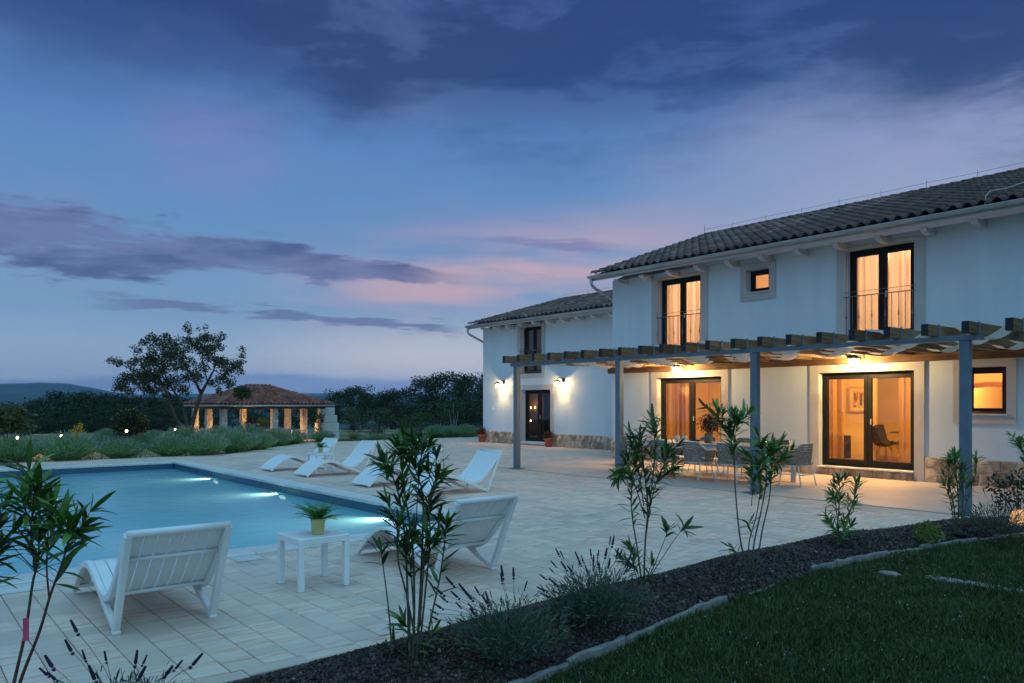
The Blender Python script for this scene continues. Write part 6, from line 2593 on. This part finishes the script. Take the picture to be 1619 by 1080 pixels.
# ------------------------------------------------------------------ lavender mounds beyond the terrace
M_lavfar = leaf_mat('lavender_mound', (0.19, 0.32, 0.14), 0.55, 0.85, 0.1)
M_lavtip = leaf_mat('lavender_bloom', (0.22, 0.26, 0.26), 0.4, 0.9, 0.1)
LAV = []
for v_ in range(4):
    m0 = lav_foliage('foliage', .44, .66, 8000, .080, M_lavfar, None, 200 + v_)
    g = np.random.default_rng(300 + v_)
    K = 420
    a = g.uniform(0, 2 * PI, K)
    rr = np.sqrt(g.random(K))
    out = np.stack([np.cos(a) * rr * .95, np.sin(a) * rr * .95, 1.12 - .52 * rr], 1)
    out /= np.linalg.norm(out, axis=1, keepdims=True)
    P = np.stack([np.cos(a) * rr * .15, np.sin(a) * rr * .15, 0 * a], 1) + out * (.66 * g.uniform(.92, 1.14, K))[:, None]
    m1 = scatter('bloom', needle_v, needle_f, frames(out + g.normal(0, .12, (K, 3)), g.normal(size=(K, 3))) * g.uniform(.07, .13, K)[:, None, None], P, M_lavtip)
    LAV.append((m0.data, m1.data))
    bpy.data.objects.remove(m0)
    bpy.data.objects.remove(m1)
ORD = 'first second third fourth fifth sixth seventh eighth ninth tenth eleventh twelfth thirteenth fourteenth fifteenth sixteenth'.split()


def lav_row(pts, where, seed):
    r_ = random.Random(seed)
    for i, (px, py, sc) in enumerate(pts):
        # ground contact read from the photo on the sloping garden
        t = (px - 809.5) / 1217.25
        d = 20.0
        for _ in range(60):
            p = gd(px, py, d)
            gz_ = float(ground_z(p.x, p.y))
            d += (p.z - gz_) * 6 if abs(p.z - gz_) < 1 else (1.0 if p.z > gz_ else -1.0)
            d = max(12, min(70, d))
        p = gd(px, py, d)
        o = thing('lavender_mound', ORD[i] + ' lavender mound from the left ' + where, 'lavender', (p.x, p.y, float(ground_z(p.x, p.y)) - .04), r_.uniform(0, 6), 'lavender mounds beyond the pool terrace')
        k = r_.randrange(4)
        a = link('foliage', LAV[k][0], o, (0, 0, 0))
        b = link('bloom', LAV[k][1], o, (0, 0, 0))
        b['kind'] = 'stuff'
        o.scale = (sc, sc, sc * r_.uniform(.9, 1.05))


lav_row([(20, 731, 1.12), (105, 729, 1.15), (192, 725, .95), (270, 722, .98), (322, 721, 1.0), (372, 716, 1.05), (405, 712, .95), (437, 706, .95), (462, 703, .85)], 'in the row along the paving edge', 1)
lav_row([(155, 708, 1.05), (180, 706, .95), (226, 706, 1.1), (256, 705, 1.0), (292, 706, 1.1), (345, 706, 1.1), (390, 703, 1.1), (425, 699, 1.05)], 'in the second row behind the paving edge', 2)
lav_row([(510, 698, .75), (560, 694, .7), (596, 694, .65), (640, 693, .75), (690, 692, .9), (712, 692, .8), (738, 692, .9)], 'under the dark trees between pavilion and wing', 3)
lav_row([(170, 697, 1.1), (245, 697, 1.1), (310, 697, 1.1), (385, 695, 1.1)], 'in the rearmost row before the pavilion', 4)
# straw coloured gravel strip and rough grass under the mounds
M_rough = leaf_mat('rough_grass', (0.085, 0.095, 0.035), 0.5, 0.8, 0.15)
K = 26000
xs = nrng.uniform(0, 30, K)
ys = nrng.uniform(24.5, 44, K)
keep = ~((xs > 8.3 + (ys - 24.42) * .96) & (ys < 29.6)) & (ys > 24.5)
keep &= nrng.random(K) < .35 + .65 * (np.sin(xs * 1.3) * np.sin(ys * .9) > -.1)
xs, ys = xs[keep], ys[keep]
K = len(xs)
hgt = nrng.uniform(.05, .16, K)
D = np.stack([nrng.normal(0, .5, K), nrng.normal(0, .5, K), np.ones(K)], 1)
fr_ = frames(D)
Mx = np.stack([fr_[:, :, 0] * hgt[:, None], fr_[:, :, 1] * .012, fr_[:, :, 2] * hgt[:, None]], 2)
tag(scatter('grass', blade_v, blade_f, Mx, np.stack([xs, ys, ground_z(xs, ys) - .03], 1), M_rough), 'rough dry grass under the lavender mounds', 'grass', kind='stuff')

# garden bollard lights
M_bollard = emit_mat('bollard_lens', (1.0, 0.66, 0.30), 42.0)
for (px, py, d, e, lb) in ((28, 692, 24.5, 70, 'brightest small garden light at the far left above the lavender'), (97, 688, 25.5, 70, 'bright small garden light left of the yellow lit bush'),
                           (200, 681, 33, 8, 'small dim garden light below the yellow flowered bush'), (277, 679, 36, 10, 'small garden light beside the leaning tree trunk')):
    p = gd(px, py, d)
    gz_ = float(ground_z(p.x, p.y))
    t_ = thing('garden_light', lb, 'lamp', (p.x, p.y, gz_), 0, 'small lit bollards in the lavender garden')
    h = p.z - gz_
    MB().lathe([(.03, -.03), (.03, h - .10), (.045, h - .09), (.045, h - .05)], 12).build('post', M_iron, t_, (0, 0, 0), True)
    MB().lathe([(.04, h - .05), (.042, h + .01), (.038, h + .03)], 12).build('lens', M_bollard, t_, (0, 0, 0), True)
    MB().lathe([(.055, h + .031), (.05, h + .045), (.005, h + .06)], 12, cap=True).build('cap', M_iron, t_, (0, 0, 0), True)
    ld = bpy.data.lights.new('bollard_glow', 'POINT')
    ld.energy = e
    ld.color = (1, .62, .25)
    ld.shadow_soft_size = .06
    lo = bpy.data.objects.new('bollard_glow', ld)
    col.objects.link(lo)
    lo.parent = t_
    lo.location = (-.09, -.11, h + .10)

# ------------------------------------------------------------------ trees
M_bark = mat('grey_bark', (0.085, 0.072, 0.058), 0.95, 0.3, 8, 0.6, 30)
M_oak = leaf_mat('oak_leaf', (0.036, 0.060, 0.024), 0.5, 0.6, 0.2)
M_wood_l = leaf_mat('woodland_leaf', (0.026, 0.046, 0.020), 0.7, 0.7, 0.15)
M_wood_g = leaf_mat('greener_leaf', (0.045, 0.085, 0.030), 0.5, 0.7, 0.15)


def clumps(name, cl, per, size, material, parent, seed):
    g = np.random.default_rng(seed)
    P, D = [], []
    for (c_, r_) in cl:
        k = max(8, int(per * (r_ ** 2)))
        d = g.normal(size=(k, 3))
        d /= np.linalg.norm(d, axis=1, keepdims=True)
        rr = g.random(k) ** .45
        P.append(d * rr[:, None] * np.array([r_, r_, r_ * .75]) + np.array(c_) + g.normal(0, .04, (k, 3)))
        D.append(d + g.normal(0, .9, (k, 3)))
    P, D = np.concatenate(P), np.concatenate(D)
    K = len(P)
    o = scatter(name, lv4 * np.array([1, 1.35, 1]), lf4, frames(D, g.normal(size=(K, 3))) * (size * g.uniform(.6, 1.35, K))[:, None, None], P, material, parent)
    o.location = (0, 0, 0)
    return o


# the leaning garden tree, forked from the ground; limbs read from the photograph
TD = 41.0
tb = gd(298, 694, TD)
tb.z = float(ground_z(tb.x, tb.y)) - .1
tree = thing('garden_tree', 'old forked tree leaning over the lavender in front of the pavilion', 'tree', tuple(tb))
trr = random.Random(4)


def tp(px, py, dz_=0.0):
    return gd(px, py, TD + dz_) - tb


limbs = [([(298, 696), (302, 680), (306, 662), (312, 640), (318, 622)], .20, .13, 0),
         ([(318, 622), (310, 606), (300, 590), (288, 572)], .12, .05, -.6), ([(318, 622), (328, 604), (338, 585), (345, 565)], .12, .04, .5),
         ([(298, 690), (290, 676), (278, 662), (272, 645), (266, 626), (258, 610)], .17, .07, -.3), ([(297, 690), (295, 665), (288, 640), (276, 620), (262, 596)], .15, .05, .9),
         ([(288, 640), (280, 628), (300, 612), (296, 585)], .06, .02, 1.2),
         ([(258, 610), (240, 600), (215, 588)], .06, .02, -.8), ([(258, 610), (245, 585), (235, 562)], .06, .02, -.2), ([(288, 572), (290, 550), (298, 530)], .05, .02, 0),
         ([(345, 565), (360, 570), (378, 566)], .04, .015, .8), ([(338, 585), (355, 595), (366, 600)], .04, .015, 0), ([(262, 596), (255, 570), (262, 545)], .05, .02, .8),
         ([(328, 604), (320, 570), (318, 540)], .05, .02, .4), ([(240, 600), (220, 612), (200, 618)], .04, .015, -.6), ([(215, 588), (195, 578), (178, 572)], .03, .01, -.6)]
mbt = MB()
for pts, r0, r1, dz_ in limbs:
    n = len(pts)
    mbt.tube([tp(a, b, dz_ * i / (n - 1)) for i, (a, b) in enumerate(pts)], [(r0 + (r1 - r0) * i / (n - 1)) * .72 for i in range(n)], 8)
mbt.build('trunk', M_bark, tree, (0, 0, 0), True)
CR = [(178, 571, 7), (190, 575, 10), (205, 577, 11), (215, 590, 13), (200, 600, 13), (192, 611, 12), (206, 617, 12), (222, 604, 15), (226, 570, 10), (220, 558, 9), (232, 582, 14), (240, 555, 12), (232, 540, 8), (236, 531, 6), (246, 535, 9), (252, 546, 12), (258, 560, 15), (246, 568, 14), (250, 590, 16), (262, 580, 15), (270, 565, 14), (268, 545, 12), (262, 532, 9), (276, 548, 11), (281, 538, 6), (284, 560, 14), (280, 580, 14), (272, 600, 13), (258, 612, 13), (244, 618, 13), (230, 618, 10), (288, 596, 12), (300, 570, 12), (298, 552, 11), (296, 535, 9), (298, 524, 7), (297, 514, 5), (308, 545, 12), (318, 535, 10), (330, 532, 10), (340, 534, 9), (350, 533, 6), (322, 550, 13), (336, 550, 12), (346, 546, 9), (330, 566, 13), (342, 575, 13), (355, 575, 12), (366, 578, 11), (376, 572, 9), (385, 567, 7), (383, 553, 5), (378, 585, 9), (360, 590, 11), (366, 603, 9), (362, 612, 7), (350, 598, 10), (345, 618, 6), (320, 580, 12), (308, 590, 12), (316, 600, 9), (335, 604, 8), (282, 616, 10), (296, 618, 8), (252, 602, 14), (236, 596, 13), (264, 626, 10), (275, 634, 8), (240, 572, 12), (222, 545, 5), (312, 520, 4), (324, 518, 3), (186, 618, 5), (212, 568, 7), (268, 555, 12), (290, 580, 11)]
cl = []
for (a, b, r_) in CR:
    for q in range(2):
        c_ = tp(a + trr.uniform(-4, 4), b + trr.uniform(-4, 4), trr.uniform(-2.0, 2.0) * (1 if r_ > 8 else .5))
        cl.append((tuple(c_), r_ * TD / 1217 * trr.uniform(.55, .95)))
    if trr.random() < .6:
        cl.append((tuple(tp(a + trr.uniform(-1.2, 1.2) * r_, b + trr.uniform(-1.2, .6) * r_, trr.uniform(-1, 1))), .13))
clumps('crown', cl, 1500, .105, M_oak, tree, 5)


def make_tree(h, w, seed, material, trunk_h=.3, leaf=.26, per=95, nclump=46):
    r_ = random.Random(seed)
    cl = []
    lim = []
    for k in range(nclump):
        a = r_.uniform(0, 6.28)
        f = r_.random() ** .8
        zz = h * (trunk_h + (1 - trunk_h) * f)
        prof = math.sin(PI * (.12 + .80 * f)) ** .7
        rr = w / 2 * prof * math.sqrt(r_.random()) * r_.uniform(.85, 1.12)
        c_ = (rr * math.cos(a), rr * math.sin(a), zz * r_.uniform(.94, 1.04))
        cl.append((c_, w * r_.uniform(.09, .17)))
        if k % 3 == 0: lim.append(c_)
    mb = MB()
    mb.tube([(0, 0, -.3), (.05 * h * .2, 0, h * trunk_h), (0, .03 * h, h * .72)], [.028 * h, .02 * h, .006 * h], 7)
    for c_ in lim:
        mb.tube([(0, 0, h * trunk_h * r_.uniform(.7, 1.3)), (c_[0] * .5, c_[1] * .5, h * trunk_h * .5 + c_[2] * .5), c_], [.010 * h, .006 * h, .002 * h], 5)
    tmp = mb.build('trunk', M_bark, None, (0, 0, 0), True)
    cr = clumps('crown', cl, per, leaf, material, None, seed)
    ms = (tmp.data, cr.data)
    bpy.data.objects.remove(tmp)
    bpy.data.objects.remove(cr)
    return ms


VAR = [make_tree(6.0, 6.2, 101, M_wood_l, .16), make_tree(7.0, 5.6, 102, M_wood_l, .14), make_tree(5.2, 6.6, 103, M_wood_l, .12), make_tree(5.0, 5.0, 104, M_wood_g, .08, .2, 120), make_tree(4.2, 5.6, 105, M_wood_g, .06, .2, 120)]


def put_tree(px, top, d, var, label, name='woodland_tree', group='trees beyond the garden', wide=1.0):
    """tree whose crest reaches the given pixel height at depth d"""
    p = gd(px, top, d)
    gz_ = float(ground_z(p.x, p.y))
    hv = (6.0, 7.0, 5.2, 5.0, 4.2)[var] * 1.03
    s_ = (p.z - gz_) / hv
    o = thing(name, label, 'tree', (p.x, p.y, gz_), (px * 1.7) % 6.28, group)
    link('trunk', VAR[var][0], o, (0, 0, 0))
    link('crown', VAR[var][1], o, (0, 0, 0))
    o.scale = (s_ * wide, s_ * wide, s_)
    return o


RT = [(528, 618, 74, 0, 'dark tree rising right behind the pavilion roof end', 1.0), (556, 613, 72, 1, 'dark tree second to the right of the pavilion', 1.1), (574, 612, 80, 0, 'dark tree third to the right of the pavilion', 1.0),
      (598, 622, 76, 2, 'dark tree in the dip of the right treeline', 1.1), (618, 617, 74, 1, 'dark tree just right of the dip in the treeline', 1.2), (645, 615, 76, 0, 'dark tree in the middle of the right treeline', 1.2),
      (672, 598, 72, 1, 'tall dark tree starting the highest stretch of the right treeline', 1.1), (700, 592, 70, 0, 'tallest dark tree of the right treeline', 1.1), (724, 592, 74, 1, 'tall dark tree just left of the villa wing corner', 1.1), (748, 594, 68, 0, 'dark tree touching the villa wing corner', 1.0),
      (770, 594, 64, 1, 'dark tree partly hidden behind the villa wing', 1.0),
      (560, 645, 66, 3, 'round green bush under the first dark trees right of the pavilion', 1.2), (598, 645, 58, 3, 'rounded mid green bush in front of the treeline', 1.3), (640, 640, 60, 2, 'broad dark bush in front of the right treeline', 1.4), (682, 636, 56, 2, 'broad dark bush below the tallest trees', 1.4), (735, 632, 50, 2, 'dark bush at the foot of the trees by the wing', 1.3), (665, 655, 50, 4, 'low dark bush behind the lavender under the trees', 1.3)]
for (px, top, d, var, lb, wd) in RT:
    put_tree(px, top, d, var, lb, 'bush' if var > 2 else 'woodland_tree', 'trees and bushes between pavilion and wing', wd)
# pale stemmed shrub before the trees
p = gd(717, 684, 42)
t_ = thing('slender_tree', 'slim multi stemmed young tree before the dark bushes near the wing', 'tree', (p.x, p.y, float(ground_z(p.x, p.y))))
mb = MB()
for (dx_, top) in ((-.35, 1.5), (0, 1.7), (.4, 1.4), (.15, 1.2)):
    mb.tube([(0, 0, -.1), (dx_ * .4, 0, .5), (dx_, dx_ * .3, top)], [.035, .025, .01], 6)
mb.build('trunk', mat('pale_bark', (0.20, 0.20, 0.17), 0.9, 0.2, 10), t_, (0, 0, 0), True)
clumps('crown', [((rng.uniform(-.9, .9), rng.uniform(-.6, .6), rng.uniform(1.1, 2.3)), rng.uniform(.22, .42)) for _ in range(16)], 260, .10, M_wood_g, t_, 66)

# the wooded slope to the left, one dark mass
g = np.random.default_rng(88)
Ms, Ts = [], []
for (px, top, d, k) in [(40, 640, 95, 2), (75, 632, 92, 1), (92, 621, 96, 0), (112, 624, 98, 1), (135, 625, 94, 0), (150, 622, 99, 1), (172, 625, 95, 0), (190, 626, 92, 1), (212, 630, 94, 0), (235, 628, 90, 1), (258, 628, 92, 0), (280, 630, 88, 1), (300, 632, 90, 0), (60, 648, 80, 2), (100, 642, 76, 2), (140, 640, 78, 2), (180, 640, 74, 2), (220, 642, 76, 2), (260, 640, 72, 2), (20, 652, 82, 2), (-10, 650, 90, 2), (300, 645, 76, 2), (335, 640, 88, 0), (370, 640, 86, 1), (405, 640, 90, 0), (440, 640, 84, 1), (475, 640, 88, 0), (505, 636, 84, 2), (350, 655, 74, 2), (400, 652, 72, 2), (450, 655, 76, 2), (120, 655, 66, 2), (70, 662, 64, 2), (165, 658, 62, 2), (240, 658, 62, 2), (285, 660, 60, 2)]:
    p = gd(px, top, d)
    gz_ = float(ground_z(p.x, p.y))
    s_ = (p.z - gz_) / ((6.0, 7.0, 5.2)[k] * 1.03)
    a = g.uniform(0, 6.28)
    Rz = np.array([[math.cos(a), -math.sin(a), 0], [math.sin(a), math.cos(a), 0], [0, 0, 1]])
    me = VAR[k][1]
    co = np.empty(len(me.vertices) * 3, dtype=np.float32)
    me.vertices.foreach_get('co', co)
    Ms.append((co.reshape(-1, 3) * np.array([s_ * 1.25, s_ * 1.25, s_])) @ Rz.T + np.array([p.x, p.y, gz_]))
V = np.concatenate(Ms)
F = np.arange(len(V)).reshape(-1, 4)
tag(link('woods', bulk_mesh('woods', V, F, M_wood_l)), 'dark wooded slope behind the lavender garden and pavilion', 'woods', kind='stuff')

# fig tree at the left edge
p = gd(14, 700, 31)
t_ = thing('fig_tree', 'broad leaved fig tree at the left picture edge lit by a garden light', 'tree', (p.x, p.y, float(ground_z(p.x, p.y))))
M_fig = leaf_mat('fig_leaf', (0.050, 0.085, 0.030), 0.5, 0.5, 0.2)
B = t_.location
mb = MB()
cl = []
for (a, b, r_) in ((-10, 660, 16), (5, 652, 13), (18, 650, 12), (30, 655, 12), (40, 660, 11), (48, 668, 9), (10, 668, 15), (28, 672, 14), (42, 678, 10), (-5, 680, 14), (15, 685, 12), (54, 674, 6)):
    c_ = gd(a, b, 31 + rng.uniform(-.8, .8)) - B
    cl.append((tuple(c_), r_ * 31 / 1217 * 1.1))
    mb.tube([(0, 0, 0), (c_[0] * .4, c_[1] * .4, c_[2] * .55), tuple(c_)], [.05, .03, .01], 5)
mb.build('trunk', M_bark, t_, (0, 0, 0), True)
clumps('crown', cl, 520, .20, M_fig, t_, 9)
# yellow flowered broom bush and a small lit bush
p = gd(205, 696, 44)
t_ = thing('broom_bush', 'rounded bush dotted with yellow flowers left of the leaning tree', 'bush', (p.x, p.y, float(ground_z(p.x, p.y))))
M_yel = leaf_mat('yellow_flower', (0.55, 0.42, 0.03), 0.3, 0.7, 0.2)
h0 = gd(205, 671, 44).z - t_.location.z
leaf_ball('foliage', (0, 0, h0), (.95, .95, .80), 3400, .13, M_wood_l, t_, 15, lo=.2)
leaf_ball('flowers', (0, 0, h0 + .05), (.98, .98, .85), 260, .085, M_yel, t_, 16, lo=.9)
MB().tube([(0, 0, -.1), (0, 0, h0)], [.06, .03], 6).build('stem', M_bark, t_, (0, 0, 0))
p = gd(122, 690, 29)
t_ = thing('lit_bush', 'small bush glowing yellow beside a garden light', 'bush', (p.x, p.y, float(ground_z(p.x, p.y))))
M_lit = leaf_mat('lamplit_yellow_leaf', (0.34, 0.30, 0.04), 0.4, 0.6, 0.25)  # yellow of the garden light on this bush is put into its leaf colour
cl = []
h0 = gd(122, 690, 29).z - t_.location.z
for (a, b, r_) in ((118, 683, 5), (124, 676, 4.5), (128, 672, 3.5), (128, 682, 4), (120, 688, 5)):
    c_ = gd(a, b, 29) - t_.location
    cl.append((tuple(c_), r_ * 29 / 1217))
clumps('foliage', cl, 6500, .06, M_lit, t_, 10)
MB().tube([(0, 0, -.1), (0, 0, h0)], [.03, .015], 6).build('stem', M_bark, t_, (0, 0, 0))
ld = bpy.data.lights.new('bush_uplight', 'POINT')
ld.energy = 3
ld.color = (1, .7, .3)
ld.shadow_soft_size = .05
lo = bpy.data.objects.new('bush_uplight', ld)
col.objects.link(lo)
lo.parent = t_
lo.location = (-.35, -.30, h0 - .15)
# standard tree with a ball crown in front of the pavilion
p = gd(379, 690, 40)
t_ = thing('standard_tree', 'thin trunked young tree with ball crown before the pavilion roof', 'tree', (p.x, p.y, float(ground_z(p.x, p.y))))
B = t_.location
c_ = gd(383, 621, 40) - B
MB().tube([(0, 0, 0), tuple(Vector(c_) * .5 + Vector((0, 0, 0))), tuple(c_)], [.035, .028, .02], 7).build('trunk', M_bark, t_, (0, 0, 0), True)
MB().tube([(.08, 0, 0), (.08, 0, c_[2] * .6)], .02, 6).build('stake', M_greywood, t_, (0, 0, 0))
leaf_ball('crown', tuple(c_), (.44, .44, .34), 900, .13, M_wood_g, t_, 18, lo=.05)
# planting glimpsed under and beside the pavilion
for (px, py, d, r_, m_, lb, sd) in ((396, 671, 46.5, .32, M_redleaf, 'small reddish shrub seen between the pavilion pillars', 21), (415, 668, 46.8, .30, M_weed, 'small yellow green shrub seen between the pavilion pillars', 22)):
    p = gd(px, py, d)
    gz_ = float(ground_z(p.x, p.y))
    t_ = thing('pavilion_shrub', lb, 'shrub', (p.x, p.y, gz_), group='shrubs glimpsed under the pavilion roof')
    leaf_ball('foliage', (0, 0, p.z - gz_), (r_, r_, r_), 420, .13, m_, t_, sd, lo=.1)
    MB().tube([(0, 0, -.1), (0, 0, p.z - gz_)], .03, 6).build('stem', M_bark, t_, (0, 0, 0))
p = gd(505, 668, 49.3)
t_ = thing('climbing_plant', 'green creeper climbing the right pavilion pillar', 'plant', (p.x, p.y, GZ0))
zc = p.z - GZ0
clumps('foliage', [((rng.uniform(-.18, .18), rng.uniform(-.1, .1), zc + rng.uniform(-.7, .75)), rng.uniform(.14, .26)) for _ in range(14)], 700, .10, M_wood_g, t_, 24)
MB().tube([(0, 0, -.1), (.05, 0, zc), (0, 0, zc + .7)], .02, 6).build('stem', M_bark, t_, (0, 0, 0))

# ------------------------------------------------------------------ air
def haze_box(dens, colr):
    mb = MB().box(-5200, 9500, -2400, 11500, -120, 420)
    m = bpy.data.materials.new('haze')
    m.use_nodes = True
    t = m.node_tree
    t.nodes.clear()
    v_ = t.nodes.new('ShaderNodeVolumePrincipled')
    v_.inputs['Color'].default_value = colr
    v_.inputs['Density'].default_value = dens
    o = t.nodes.new('ShaderNodeOutputMaterial')
    t.links.new(v_.outputs[0], o.inputs['Volume'])
    return tag(mb.build('haze', m), 'thin blue evening haze between the garden and far hills', 'haze', kind='stuff')


HAZE = True
if HAZE:
    haze_box(0.00010, (0.34, 0.66, 1.0, 1))
